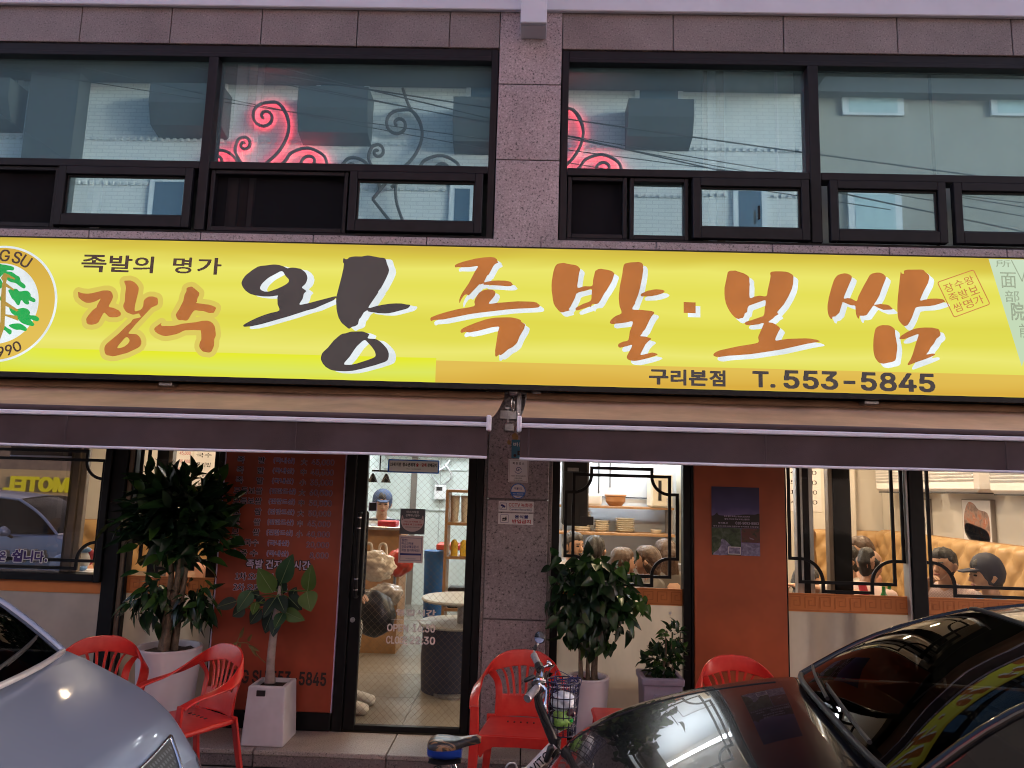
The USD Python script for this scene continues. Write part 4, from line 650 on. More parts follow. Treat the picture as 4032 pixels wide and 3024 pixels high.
for t, a, b, c, d, mt in (('마스크착용', 0.25, 0.74, 0.82, 0.92, PAPER), ('선택아닌 필수', 0.22, 0.78, 0.69, 0.79, PAPER), ('마스크 미착용 시', 0.19, 0.83, 0.455, 0.525, INKR), ('과태료 최고 10만원', 0.12, 0.89, 0.345, 0.42, INKR), ('감염병의 예방 및 관리에 관한 법률', 0.22, 0.80, 0.26, 0.29, INKB)):
    obj('lettering', flat(put_text(t, *[Q(a, c)[0], Q(b, c)[0], Q(a, c)[1], Q(a, d)[1]], bold=1), YD - 0.0024, 0.0005), mt, s)
r = span(861, 914, 1157, 1216, YD)
s = sheet_thing('health_notice', 'pale pink notice with navy writing below the mask poster on the door', 'notice', r, YD, PAPERPT)
x0, x1, z0, z1 = r; W, H = x1 - x0, z1 - z0
g = sbox(*Q(0.07, 0.08), *Q(0.93, 0.92)); obj('border', flat(g.difference(g.buffer(-0.0022)), YD - 0.0015, 0.0005), INKN, s); obj('stripe', flat(sbox(*Q(0.07, 0.28), *Q(0.93, 0.35)), YD - 0.0015, 0.0005), INKN, s)
for t, a, b, c, d in (('잠깐!', 0.12, 0.34, 0.78, 0.88), ('마스크착용', 0.12, 0.60, 0.665, 0.755), ('건강상태질문서', 0.12, 0.80, 0.54, 0.64), ('작성 잊지마세요!', 0.12, 0.86, 0.41, 0.515), ('구리시재난안전대책본부', 0.3, 0.72, 0.135, 0.165)): obj('lettering', flat(put_text(t, Q(a, c)[0], Q(b, c)[0], Q(a, c)[1], Q(a, d)[1], bold=1), YD - 0.0024, 0.0005), INKN, s)
# opening hours lettering on the glass
s = thing('opening_hours', 'pale lettering with opening and closing times on the door glass', 'lettering')
PALEV = mat('pale_vinyl', (0.66, 0.58, 0.58), 0.5)
for t, u0, u1, vt, vb in (('영업시간', 855, 942, 1316, 1331), ('OPEN', 836, 882, 1348, 1364), ('16:30', 891, 940, 1348, 1366), ('CLOSE', 834, 880, 1374, 1391), ('22:30', 885, 940, 1375, 1392)):
    obj('lettering', flat(put_text(t, *span(u0, u1, vt, vb, YD), bold=2, kind='cjk' if t == '영업시간' else 'inter'), YD, 0.0006), PALEV, s)
obj('rule', flat(LineString([(-0.88, at(900, 1340, YD)[2]), (-0.60, at(900, 1340, YD)[2])]).buffer(0.0015), YD, 0.0006), PALEV, s)
# black square sensor on the door glass and window letters
s = thing('door_sensor', 'small black square card reader on the glass beside the door handle', 'card reader')
x0, x1, z0, z1 = span(797, 815, 1085, 1104, 0.045); obj('case', box(x0, x1, 0.036, 0.049, z0, z1, 0.003), BLACKP, s); obj('rim', [box(a, b, 0.033, 0.0355, c, d) for a, b, c, d in ring(x0, x1, z0, z1, 0.004)], INKL, s)
s = thing('window_lettering', 'purple closing day lettering with a white edge along the left window', 'lettering')
PURP = mat('purple_vinyl', (0.05, 0.02, 0.13), 0.4)
for t, u0, u1, vt, vb in (('은', 2, 17, 1190, 1212), ('쉽', 30, 52, 1187, 1213), ('니', 55, 75, 1188, 1213), ('다', 78, 98, 1190, 1214), ('.', 100, 105, 1207, 1213)):
    g = put_text(t, *span(u0, u1, vt, vb, YG), bold=2); obj('lettering_edge', flat(g.buffer(0.006), YG - 0.0165, 0.0005), INKW, s); obj('lettering', flat(g, YG - 0.0175, 0.0005), PURP, s)
# stickers on the granite pier
YP = -0.0065
TEALP = mat('teal_print', (0.02, 0.16, 0.24), 0.5)
def sticker(name, label, cat, u0, u1, vt, vb, mt): return sheet_thing(name, label, cat, span(u0, u1, vt, vb, YP), YP, mt), span(u0, u1, vt, vb, YP)
s, (x0, x1, z0, z1) = sticker('payment_sticker', 'teal sticker partly tucked behind the right awning valance', 'sticker', 1105, 1136, 950, 990, TEALP)
obj('lettering', flat(put_text('비콘', x0 + 0.012, x1 - 0.015, z1 - 0.045, z1 - 0.018, bold=1), YP - 0.0012, 0.0005), INKW, s); obj('camera_picture', [flat(sbox(x0 + 0.04, z0 + 0.02, x0 + 0.085, z0 + 0.05).difference(Point(x0 + 0.062, z0 + 0.035).buffer(0.009)), YP - 0.0012, 0.0005), flat(Point(x0 + 0.024, z0 + 0.018).buffer(0.01), YP - 0.0012, 0.0005)], INKB, s)
GOLDR = mat('yellow_glue_remains', (0.30, 0.19, 0.07), 0.8, n=0.3, ns=40.0)
s = thing('glue_patch', 'torn yellow glue remains on the granite pier above the teal sticker', 'glue patch')
for u, v, r in ((1112, 945, 0.02), (1100, 957, 0.014)):
    q = at(u, v, YP); obj('scrap', flat(curve_poly([(q[0] + r * math.cos(a) * RNG.uniform(0.6, 1.5), q[2] + r * 1.3 * math.sin(a) * RNG.uniform(0.6, 1.4)) for a in np.linspace(0, 6.28, 11)[:-1]], 2), YP, 0.0008), GOLDR, s)
s, (x0, x1, z0, z1) = sticker('member_sticker', 'white member shop sticker with a swirl emblem on the pier', 'sticker', 1098, 1141, 992, 1042, PAPER)
g = sbox(x0, z0, x1, z1).buffer(-0.005); GOLDB = mat('dull_gold_print', (0.28, 0.20, 0.16), 0.5); obj('border', flat(g.difference(g.buffer(-0.0025)), YP - 0.0012, 0.0005), GOLDB, s)
xc = (x0 + x1) / 2; H = z1 - z0
for t, f, h in (('회 원 업 소', 0.82, 0.017), ('사단법인 한국외식업중앙회', 0.275, 0.0085), ('구리시지부', 0.175, 0.0105), ('TEL 031-563-5885', 0.09, 0.006)): obj('lettering', flat(text_h(t, xc, z0 + H * f, h, bold=1), YP - 0.0012, 0.0005), INKB, s)
sp = [(xc + 0.018 * (1 - k / 40) * math.cos(k * 0.22) * 1.1, z0 + H * 0.55 + 0.018 * (1 - k / 40) * math.sin(k * 0.22)) for k in range(38)]
obj('swirl_emblem', [flat(LineString(sp).buffer(0.0022), YP - 0.0012, 0.0005), flat(LineString([(xc + 0.024 * math.cos(a), z0 + H * 0.53 + 0.022 * math.sin(a)) for a in np.linspace(3.5, 5.9, 12)]).buffer(0.0016), YP - 0.0012, 0.0005)], INKN, s)
q = at(1119, 1061, YP); s = thing('round_sticker', 'round blue and white certification sticker on the pier', 'sticker'); c = Point(q[0], q[2]); rr = 0.051
obj('rim', flat(c.buffer(rr, 24), YP, 0.0008), BLUEF, s); obj('field', flat(c.buffer(rr * 0.88, 24), YP - 0.0012, 0.0005), PAPER, s)
obj('blue_band', flat(c.buffer(rr * 0.88, 24).intersection(sbox(q[0] - 1, q[2] - 0.03, q[0] + 1, q[2] - 0.006)), YP - 0.0020, 0.0005), BLUEF, s)
for t, dz, h, mt in (('거울 01', 0.018, 0.017, INKN), ('구리시 모범음식점', -0.018, 0.009, INKW), ('가맹점', -0.036, 0.007, INKB)): obj('lettering', flat(text_h(t, q[0], q[2] + dz, h, bold=1), YP - 0.0030, 0.0005), mt, s)
s, (x0, x1, z0, z1) = sticker('camera_sticker', 'white camera recording sticker with red lettering on the pier', 'sticker', 1077, 1153, 1083, 1106, PAPER)
W, H = x1 - x0, z1 - z0
def icon_box(s, x0, z0, h): g = sbox(x0, z0, x0 + h, z0 + h).buffer(-0.002).buffer(0.002); return obj('icon_frame', flat(g.difference(g.buffer(-0.0025)), YP - 0.0012, 0.0005), INKN, s)
icon_box(s, x0 + 0.008, z0 + 0.012, H - 0.024)
cx, cz = x0 + 0.008 + (H - 0.024) / 2, (z0 + z1) / 2
obj('camera_icon', flat(unary_union([affinity.rotate(sbox(cx - 0.016, cz - 0.004, cx + 0.014, cz + 0.010), -28), LineString([(cx - 0.016, cz - 0.013), (cx - 0.008, cz - 0.012), (cx + 0.002, cz)]).buffer(0.002)]), YP - 0.0012, 0.0005), INKN, s)
obj('lettering', flat(put_text('CCTV', x0 + W * 0.29, x0 + W * 0.61, z0 + H * 0.50, z0 + H * 0.83, kind='inter', bold=1), YP - 0.0012, 0.0005), INKR, s); obj('lettering', flat(put_text('녹화중', x0 + W * 0.64, x0 + W * 0.97, z0 + H * 0.47, z0 + H * 0.84, bold=1), YP - 0.0012, 0.0005), INKR, s)
obj('lettering', flat(put_text('Camera Recording', x0 + W * 0.31, x0 + W * 0.94, z0 + H * 0.10, z0 + H * 0.32, kind='inter', bold=1), YP - 0.0012, 0.0005), INKN, s); obj('rule', flat(LineString([(x0 + W * 0.3, z0 + H * 0.41), (x0 + W * 0.96, z0 + H * 0.41)]).buffer(0.0007), YP - 0.0012, 0.0005), INKN, s)
s, (x0, x1, z0, z1) = sticker('food_sticker', 'white no outside food sticker below the camera sticker on the pier', 'sticker', 1076, 1152, 1109, 1133, PAPER)
W, H = x1 - x0, z1 - z0; icon_box(s, x0 + 0.016, z0 + 0.010, H - 0.02); cx, cz = x0 + 0.016 + (H - 0.02) / 2, (z0 + z1) / 2
obj('burger_icon', flat(unary_union([Point(cx - 0.006, cz - 0.004).buffer(0.010).intersection(sbox(cx - 1, cz - 0.003, cx + 1, cz + 1)), sbox(cx - 0.017, cz - 0.014, cx + 0.006, cz - 0.006), Polygon([(cx + 0.001, cz + 0.008), (cx + 0.016, cz + 0.008), (cx + 0.013, cz - 0.013), (cx + 0.007, cz - 0.013)]), LineString([(cx + 0.008, cz + 0.008), (cx + 0.011, cz + 0.017)]).buffer(0.0013)]), YP - 0.0012, 0.0005), INKB, s)
obj('lettering', flat(put_text('음식물', x0 + W * 0.47, x0 + W * 0.86, z0 + H * 0.54, z0 + H * 0.88, bold=2), YP - 0.0012, 0.0005), INKN, s); obj('lettering', flat(put_text('반입금지', x0 + W * 0.40, x0 + W * 0.93, z0 + H * 0.10, z0 + H * 0.46, bold=2), YP - 0.0012, 0.0005), INKR, s)

# ------------------------------------------------------------------ inside the restaurant
CREAM = mat('cream_wall_paint', (0.62, 0.59, 0.54), 0.7, n=0.04, ns=2.0)
BLUEW = mat('pale_blue_wall', (0.58, 0.63, 0.70), 0.65, n=0.04, ns=2.0)
PANELW = mat('pale_wall_panel', (0.56, 0.60, 0.57), 0.55, n=0.03)
CEIL = mat('ceiling_white', (0.68, 0.66, 0.62), 0.8)
TILE = mat('grey_floor_tile', (0.20, 0.175, 0.145), 0.28, n=0.12, ns=6.0); GROUT = mat('grout', (0.08, 0.07, 0.06), 0.8)
TANL = mat('tan_leather', (0.46, 0.29, 0.13), 0.35, n=0.08, ns=4.0); WOOD = mat('warm_wood', (0.36, 0.20, 0.09), 0.45, n=0.2, ns=9.0)
FZ = 0.10
fl = thing('restaurant_floor', kind='structure'); obj('bed', box(-4.95, 4.75, 0.13, 6.9, 0.0, 0.088), GROUT, fl)
for i in range(14):
    for j in range(9):
        x0, y0 = -4.94 + 0.69 * i, 0.14 + 0.69 * j
        obj('tile', box(x0 + 0.002, min(x0 + 0.688, 4.74), y0 + 0.002, y0 + 0.688, 0.0885, FZ + 0.0006 * RNG.random()), TILE, fl)
iw = thing('dining_room_walls', kind='structure')
obj('wall', box(-4.94, -2.10, 2.75, 2.87, FZ, 2.66), CREAM, iw, label='cream wall behind the left tables'); obj('wall', box(-2.10, -1.98, 2.75, 5.2, FZ, 2.66), PANELW, iw)
obj('wall', box(-2.0, -0.1, 5.2, 5.3, FZ, 2.66), PANELW, iw, label='pale panelled wall behind the counter'); obj('wall', box(-0.16, -0.05, 3.6, 5.2, FZ, 2.66), PANELW, iw)
obj('wall', box(-0.05, 2.45, 3.6, 3.7, FZ, 2.66), BLUEW, iw, label='pale blue kitchen wall'); obj('wall', box(2.45, 4.2, 3.75, 3.85, FZ, 2.66), CREAM, iw); obj('wall', box(4.12, 4.24, 0.32, 3.74, FZ, 2.66), CREAM, iw, label='cream side wall with pictures')
obj('wall_pilaster', box(3.55, 3.75, 3.60, 3.745, FZ, 2.66), CREAM, iw); obj('ceiling', box(-4.94, 4.74, 0.31, 6.95, 2.66, 2.74), CEIL, iw)
obj('panel_joint', [box(-1.60, -1.52, 5.17, 5.198, FZ, 2.3), ], mat('brown_post', (0.16, 0.13, 0.11), 0.5), iw); obj('panel_joint', [box(-2.0, -0.16, 5.18, 5.199, z, z + 0.012) for z in (1.35, 1.9)] + [box(x, x + 0.01, 5.18, 5.199, FZ, 2.3) for x in (-1.2, -0.75)], mat('panel_seam', (0.38, 0.41, 0.39), 0.6), iw)
obj('crossbeam', box(-1.98, -0.16, 4.7, 5.17, 2.32, 2.655), mat('grey_beam', (0.25, 0.21, 0.18), 0.7), iw)
# ceiling lamps
WARM = emit('warm_lamp', (1.0, 0.74, 0.48), 360.0); COOL = emit('cool_lamp', (0.86, 0.94, 1.0), 80.0)
def lamp(x, y, z=2.66):
    t = thing('ceiling_light', 'round warm ceiling spotlight of the dining room', 'ceiling light', (x, y, z), group='warm spotlights in the dining room ceiling')
    obj('rim', lathe([(0.075, 0.0), (0.095, 0.0), (0.098, -0.012), (0.075, -0.015)], 20), CEIL, t); obj('lamp', lathe([(0.0, -0.008), (0.074, -0.008)], 20), WARM, t); return t
l0 = lamp(-3.6, 0.9)
for x, y in ((-3.6, 2.0), (-2.5, 1.2), (-1.5, 2.2), (0.55, 0.9), (0.55, 2.2), (1.5, 0.9), (1.5, 2.2), (2.5, 1.0), (2.6, 2.6), (3.5, 0.8), (3.4, 1.9), (3.3, 3.0)):
    copy_of(l0, (x, y, 2.66), 0, 'round warm ceiling spotlight of the dining room')
for x, y, lb in ((-1.1, 2.9, 'cool strip lamp on the ceiling inside the door'), (-1.0, 4.2, 'cool strip lamp on the ceiling over the counter'), (0.9, 3.2, 'cool strip lamp over the kitchen shelf')):
    t = thing('strip_lamp', lb, 'strip lamp', (x, y, 2.66)); obj('housing', box(-0.62, 0.62, -0.07, 0.07, -0.03, 0.0, 0.004), CEIL, t); obj('tube', box(-0.6, 0.6, -0.05, 0.05, -0.042, -0.031), COOL, t)
# tufted benches
def bench(name, label, n, L_, top, loc, rz):
    t = thing(name, label, 'bench', loc, rz)     # along +x, back towards +y, sitting on the -y side
    X = np.linspace(0, L_, int(L_ / 0.03)); Z = np.linspace(0.42, top, 26); XX, ZZ = np.meshgrid(X, Z)
    p, q = XX / 0.22, (top - 0.09 - ZZ) / 0.26
    d1 = np.abs(((p + q) % 1) - 0.5); d2 = np.abs(((p - q) % 1) - 0.5); puff = (np.minimum(d1, d2) * -2 + 1)
    YY = 0.012 + 0.035 * (1 - np.sqrt(np.clip(puff, 0, 1))) * 0 - 0.04 * np.sqrt(np.clip(np.abs(np.cos(np.pi * (p + q)) * np.cos(np.pi * (p - q))), 0, 1))
    YY += 0.05 * np.clip((ZZ - top + 0.03) / 0.03, 0, 1)
    v = np.stack([XX, YY, ZZ], -1).reshape(-1, 3); k = len(X)
    f = np.array([[i * k + j, i * k + j + 1, (i + 1) * k + j + 1, (i + 1) * k + j] for i in range(25) for j in range(k - 1)])
    obj('tufted_back', (v, f), TANL, t, smooth=True); obj('back_board', box(0, L_, 0.065, 0.10, 0.0, top + 0.004, 0.004), WOOD, t)
    obj('seat', box(0, L_, -0.52, 0.0, 0.32, 0.45, 0.03), TANL, t, smooth=30); obj('base', box(0.02, L_ - 0.02, -0.48, 0.06, 0.0, 0.32), WOOD, t)
    return t
bench('tufted_bench', 'tan tufted leather bench along the left back wall', 0, 2.75, 1.14, (-4.90, 2.60, FZ), 0)
bench('tufted_bench', 'tan tufted leather bench along the right side wall below the pictures', 0, 3.2, 1.24, (4.0, 3.62, FZ), -90)
bench('tufted_bench', 'short tan bench across the right back corner', 0, 0.75, 1.22, (3.30, 3.64, FZ), 0)
# pictures on the side wall
def picture(y0, y1, z0, z1, label, stops, blobs):
    t = thing('wall_picture', label, 'picture'); X = 4.118
    obj('canvas', box(X - 0.04, X, y0, y1, z0, z1, 0.003), mat('canvas_edge', (0.25, 0.22, 0.20), 0.7), t); obj('print', box(X - 0.0415, X - 0.0405, y0 + 0.01, y1 - 0.01, z0 + 0.01, z1 - 0.01), PAPER, t)
    for nm, pts, mt in blobs:
        g = curve_poly([(y0 + (y1 - y0) * a, z0 + (z1 - z0) * b) for a, b in pts], 3); q = trimesh.creation.extrude_polygon(polys(g)[0], 0.0006, engine='earcut'); v = q.vertices
        obj(nm, trimesh.Trimesh(np.stack([X - 0.0425 - v[:, 2], v[:, 0], v[:, 1]], 1), q.faces[:, ::-1], process=False), mt, t)
MEAT = photo('ink_wash', [(0.3, (0.10, 0.06, 0.05)), (0.5, (0.35, 0.22, 0.18)), (0.62, (0.45, 0.14, 0.06)), (0.72, (0.60, 0.50, 0.45))], 14.0); INKWASH = mat('dark_wash', (0.07, 0.055, 0.05), 0.7, n=0.4, ns=10.0)
def side(u, v):
    f = lambda y: at(u, v, y)[0] - 4.09; a, b = 0.0, 12.0
    for _ in range(40): m_ = (a + b) / 2; a, b = (m_, b) if f(m_) < 0 else (a, m_)
    return a, at(u, v, a)[2]
(pa, pzt), (pb_, pzb) = side(2079, 1077), side(2149, 1186)
picture(pb_, pa, pzb, (pzt + side(2138, 1080)[1]) / 2, 'abstract brown picture on the cream side wall', None, [('wash', [(0.93, 0.4), (0.9, 0.7), (0.75, 0.93), (0.55, 0.9), (0.4, 0.78), (0.12, 0.72), (0.06, 0.45), (0.1, 0.1), (0.35, 0.06), (0.6, 0.1), (0.85, 0.25)], MEAT), ('dark_wash', [(0.92, 0.3), (0.85, 0.48), (0.5, 0.44), (0.15, 0.34), (0.1, 0.12), (0.4, 0.1), (0.75, 0.12)], INKWASH)])
(pa, pzt), (pb_, pzb) = side(1985, 1077), side(2011, 1175)
picture(pb_, pa, pzb, pzt, 'narrow abstract picture half hidden by the window post', None, [('wash', [(0.9, 0.1), (0.85, 0.6), (0.6, 0.92), (0.4, 0.7), (0.3, 0.4), (0.5, 0.1)], INKWASH)])
# air conditioners
def aircon(y0, y1, z0, z1, label, dep=0.26):
    t = thing('air_conditioner', label, 'air conditioner'); obj('case', box(4.11 - dep, 4.11, y0, y1, z0, z1, 0.03), PAPER, t, smooth=35)
    obj('outlet', box(4.11 - dep + 0.02, 4.05, y0 + 0.04, y1 - 0.04, z0 - 0.012, z0 - 0.001), mat('dark_vent', (0.05, 0.05, 0.055), 0.5), t)
    for i in range(5): obj('louvre', box(4.11 - dep - 0.006, 4.11 - dep - 0.001, y0 + 0.03, y1 - 0.03, z0 + 0.10 + 0.03 * i, z0 + 0.115 + 0.03 * i), ALUS, t)
(ya, za), (yb, zb_) = side(2040, 1068), side(2170, 1062)
aircon(yb, ya, za + 0.02, za + 0.26, 'wide white air conditioner above the abstract picture'); (ya, za), (yb, zb_) = side(1938, 1063), side(2026, 1066)
aircon(yb, ya, za, za + 0.4, 'louvred white air conditioner near the back corner'); (ya, za) = side(2182, 1068)
aircon(ya - 0.5, ya, za, za + 0.36, 'louvred white unit nearest the front glass', 0.20)
# menu posters on walls
def wall_menu(x0, x1, z0, z1, y, label, lines, red=False):
    t = thing('wall_menu', label, 'menu poster'); obj('sheet', flat(sbox(x0, z0, x1, z1), y, 0.002), PAPER, t)
    for i, s in enumerate(lines):
        z = z1 - (z1 - z0) * (i + 0.9) / (len(lines) + 0.8); h = (z1 - z0) / (len(lines) + 1) * 0.5
        for j, q in enumerate(s): obj('line', flat(put_text(q, x0 + (x1 - x0) * (0.06 + 0.5 * j), x0 + (x1 - x0) * (0.44 + 0.5 * j), z - h / 2, z + h / 2, px=40), y - 0.0025, 0.0006), INKR if red and j == 1 or red == 2 else INKB, t)
wall_menu(-3.86, -3.55, 1.45, 2.03, 2.745, 'white price list on the left back wall', [('족발', '45,000'), ('족발', '40,000'), ('모듬보쌈', '60,000'), ('보쌈', '50,000'), ('보쌈', '45,000'), ('보쌈', '40,000')], 2)
wall_menu(-3.53, -3.10, 1.45, 2.03, 2.745, 'white notice with dark and red lines beside the price list', [('국수', '10,000'), ('공기밥', '1,000'), ('저희 업소는', '국내산'), ('소비자께', '드리고'), ('고춧가루는', '중국산')], True)
wall_menu(2.62, 3.42, 1.52, 2.18, 3.745, 'white drinks list on the right back wall', [('소주', '4,000'), ('맥주', '4,000'), ('청하', '5,000'), ('복분자', '15,000'), ('막걸리', '4,000')])
# kitchen shelves behind the middle window
ks = thing('kitchen_shelf', 'two wooden kitchen shelves with uprights against the pale blue wall', 'shelf')
obj('board', box(0.35, 1.62, 3.25, 3.55, 1.50, 1.525, 0.003), WOOD, ks); obj('board', box(0.35, 1.62, 3.2, 3.55, 1.21, 1.24, 0.003), WOOD, ks)
for x in (0.40, 1.57): obj('upright', box(x, x + 0.04, 3.3, 3.54, FZ, 1.499, 0.003), mat('grey_upright', (0.30, 0.27, 0.24), 0.5), ks)
obj('counter', box(0.3, 1.66, 3.0, 3.56, FZ, 0.95, 0.01), STEEL, ks)
obj('pipe', [tube([(0.82, 3.585, 2.3), (0.82, 3.585, 1.62), (1.55, 3.585, 1.62)], 0.008, 6), tube([(0.95, 3.585, 1.73), (0.95, 3.585, 2.2), (1.5, 3.585, 2.2)], 0.006, 6)], FRAME, ks)
DISH = mat('cream_ceramic', (0.66, 0.60, 0.48), 0.3); CLAY = mat('brown_clay', (0.38, 0.17, 0.06), 0.5)
def stack(x, y, z, r, n, dh, label, mt=DISH):
    prof = [(0.0, 0.0)]
    for i in range(n): prof += [(r * 0.72, dh * i), (r, dh * i + dh * 0.85), (r * 0.97, dh * i + dh * 0.98)]
    prof.append((0.0, dh * n)); solo('dish_stack', lathe(prof, 20, (x, y, z)), mt, label, 'dishes', smooth=35)
stack(0.62, 3.38, 1.241, 0.10, 9, 0.024, 'tall stack of cream plates at the left of the lower shelf'); stack(0.84, 3.38, 1.241, 0.085, 5, 0.024, 'middle stack of cream bowls on the lower shelf'); stack(1.10, 3.38, 1.241, 0.11, 7, 0.022, 'wide stack of cream bowls on the lower shelf'); stack(1.44, 3.36, 1.241, 0.065, 1, 0.04, 'single small dish on the lower shelf')
for i, (x, w_, h_) in enumerate(((0.50, 0.20, 0.27), (0.74, 0.18, 0.13))): solo('food_box', hull([(x + a * (w_ / 2 - 0.03), 3.38 + b * 0.08, 1.556 + c * (h_ - 0.06), 0.03) for a in (-1, 1) for b in (-1, 1) for c in (0, 1)]), PAPER, ('large white rounded container on the upper shelf', 'small white rounded container on the upper shelf')[i], 'container', smooth=40)
solo('clay_pot', lathe([(0.0, 0.0), (0.07, 0.0), (0.11, 0.05), (0.112, 0.10), (0.125, 0.115), (0.12, 0.125), (0.0, 0.12)], 24, (0.99, 3.38, 1.526)), CLAY, 'brown clay pot on the upper kitchen shelf', 'pot', smooth=35)
mo = thing('microwave', 'cream microwave standing on end on the upper shelf', 'microwave'); obj('case', box(1.36, 1.60, 3.22, 3.52, 1.526, 1.90, 0.02), DISH, mo, smooth=35); obj('door_window', box(1.44, 1.475, 3.214, 3.219, 1.60, 1.82), BLACKP, mo); obj('button', [box(1.53, 1.57, 3.214, 3.219, z, z + 0.02) for z in (1.55, 1.58, 1.61)], ALUS, mo)
fg = thing('drinks_fridge', 'white upright drinks fridge with a blue header in the kitchen', 'fridge'); FX0, FX1 = 1.70, 2.40
BLUEH = photo('fridge_header_blue', [(0.3, (0.03, 0.20, 0.55)), (0.7, (0.25, 0.5, 0.75))], 8.0)
obj('case', box(FX0, FX1, 2.95, 3.55, FZ, 2.12, 0.015), DISH, fg); obj('header', box(FX0 + 0.06, FX1 - 0.05, 2.938, 2.948, 1.74, 1.96), BLUEH, fg); obj('glass_door', box(FX0 + 0.06, FX1 - 0.05, 2.938, 2.948, 0.5, 1.72), mat('fridge_glass', (0.35, 0.38, 0.52), 0.1, n=0.35, ns=5.0), fg)
obj('shelf_line', [box(FX0 + 0.06, FX1 - 0.05, 2.93, 2.937, z, z + 0.02) for z in (1.02, 1.40)], PAPER, fg)
GOLDL = mat('gold_letter', (0.75, 0.5, 0.04), 0.4)
obj('lettering', flat(put_text('GOLD', FX0 + 0.09, FX0 + 0.29, 1.86, 1.91, kind='inter', bold=3), 2.936, 0.003), GOLDL, fg); obj('lettering', flat(put_text('E', FX0 + 0.385, FX0 + 0.425, 1.86, 1.91, kind='inter', bold=3), 2.936, 0.003), GOLDL, fg)
solo('storage_box', box(1.74, 2.10, 3.0, 3.45, 2.122, 2.44, 0.02), mat('peach_plastic', (0.62, 0.34, 0.18), 0.4), 'peach plastic storage box on top of the fridge', 'box', smooth=30)
solo('storage_box', box(2.13, 2.38, 3.0, 3.4, 2.122, 2.45, 0.02), mat('olive_card', (0.42, 0.42, 0.26), 0.6), 'olive card box beside the peach one on the fridge', 'box')
bk = thing('black_cabinet', 'black speaker cabinet hanging inside the middle window', 'cabinet')
x0, x1 = at(1216, 1070, 0.35)[0], at(1272, 1070, 0.35)[0]; z0, z1 = at(1240, 1136, 0.35)[2], at(1240, 1000, 0.35)[2]
obj('case', box(x0, x1, 0.35, 0.60, z0, z1 + 0.1, 0.012), BLACKP, bk); obj('badge', box(x0 + 0.03, x0 + 0.11, 0.343, 0.349, z1 - 0.06, z1 - 0.035), STEEL, bk); obj('foot_plate', box(x0 + 0.13, x0 + 0.22, 0.343, 0.349, z0 + 0.01, z0 + 0.07), BLACKP, bk)
# tables
def table_round(x, y, r, h, label, drum=False):
    t = thing('round_table', label, 'table', (x, y, FZ)); obj('tabletop', lathe([(0.0, h - 0.025), (r - 0.01, h - 0.025), (r, h - 0.012), (r - 0.008, h), (0.0, h)], 40), mat('pale_tabletop', (0.46, 0.46, 0.42), 0.3), t, smooth=30)
    if drum: obj('drum_base', lathe([(0.0, 0.0), (r * 0.86, 0.0), (r * 0.9, h * 0.5), (r * 0.86, h - 0.03)], 32), mat('navy_drum', (0.035, 0.040, 0.075), 0.55, n=0.25), t, smooth=30)
    else: obj('column', lathe([(0.0, 0.0), (0.24, 0.0), (0.24, 0.02), (0.04, 0.05), (0.04, h - 0.026)], 24), STEEL, t, smooth=30)
q = atz(985, 1342, FZ + 0.52); table_round(q[0], q[1], 0.30, 0.52, 'low round table with a navy drum base inside the door', True)
q = atz(1000, 1290, FZ + 0.72); table_round(q[0], q[1], 0.33, 0.72, 'grey round dining table behind the low drum table')
def dining_table(x, y, w_, d_, label):
    t = thing('dining_table', label, 'table', (x, y, FZ)); obj('tabletop', box(-w_ / 2, w_ / 2, -d_ / 2, d_ / 2, 0.70, 0.735, 0.008), mat('dark_tabletop', (0.10, 0.075, 0.06), 0.3), t)
    for sx in (-1, 1):
        for sy in (-1, 1): obj('leg', box(sx * (w_ / 2 - 0.06) - 0.02, sx * (w_ / 2 - 0.06) + 0.02, sy * (d_ / 2 - 0.06) - 0.02, sy * (d_ / 2 - 0.06) + 0.02, 0, 0.70), FRAMEB, t)
dining_table(0.75, 1.75, 1.1, 0.6, 'dark dining table of the group behind the middle window'); dining_table(3.0, 1.05, 0.7, 0.9, 'dark dining table behind the right window'); dining_table(2.25, 1.9, 0.6, 0.7, 'dark dining table deeper in the right room'); dining_table(-3.6, 1.55, 1.2, 0.7, 'dark dining table behind the left window')
GREENB = mat('green_bottle', (0.02, 0.16, 0.03), 0.15)
for i, (x, y) in enumerate(((2.68, 0.72), (2.76, 0.80))): solo('soju_bottle', lathe([(0, 0), (0.032, 0), (0.033, 0.12), (0.014, 0.17), (0.013, 0.21), (0, 0.212)], 14, (x, y, FZ + 0.736)), GREENB, ('green bottle standing nearer the right window', 'green bottle just behind the first on the table')[i], 'bottle', smooth=40)
solo('red_apron', hull([(2.62, 0.85, FZ + 0.77, 0.03), (2.58, 0.85, FZ + 0.93, 0.03), (2.60, 0.8, FZ + 0.8, 0.03)]), INKR, 'red cloth bundle on the table beside the bottles', 'cloth', smooth=40)
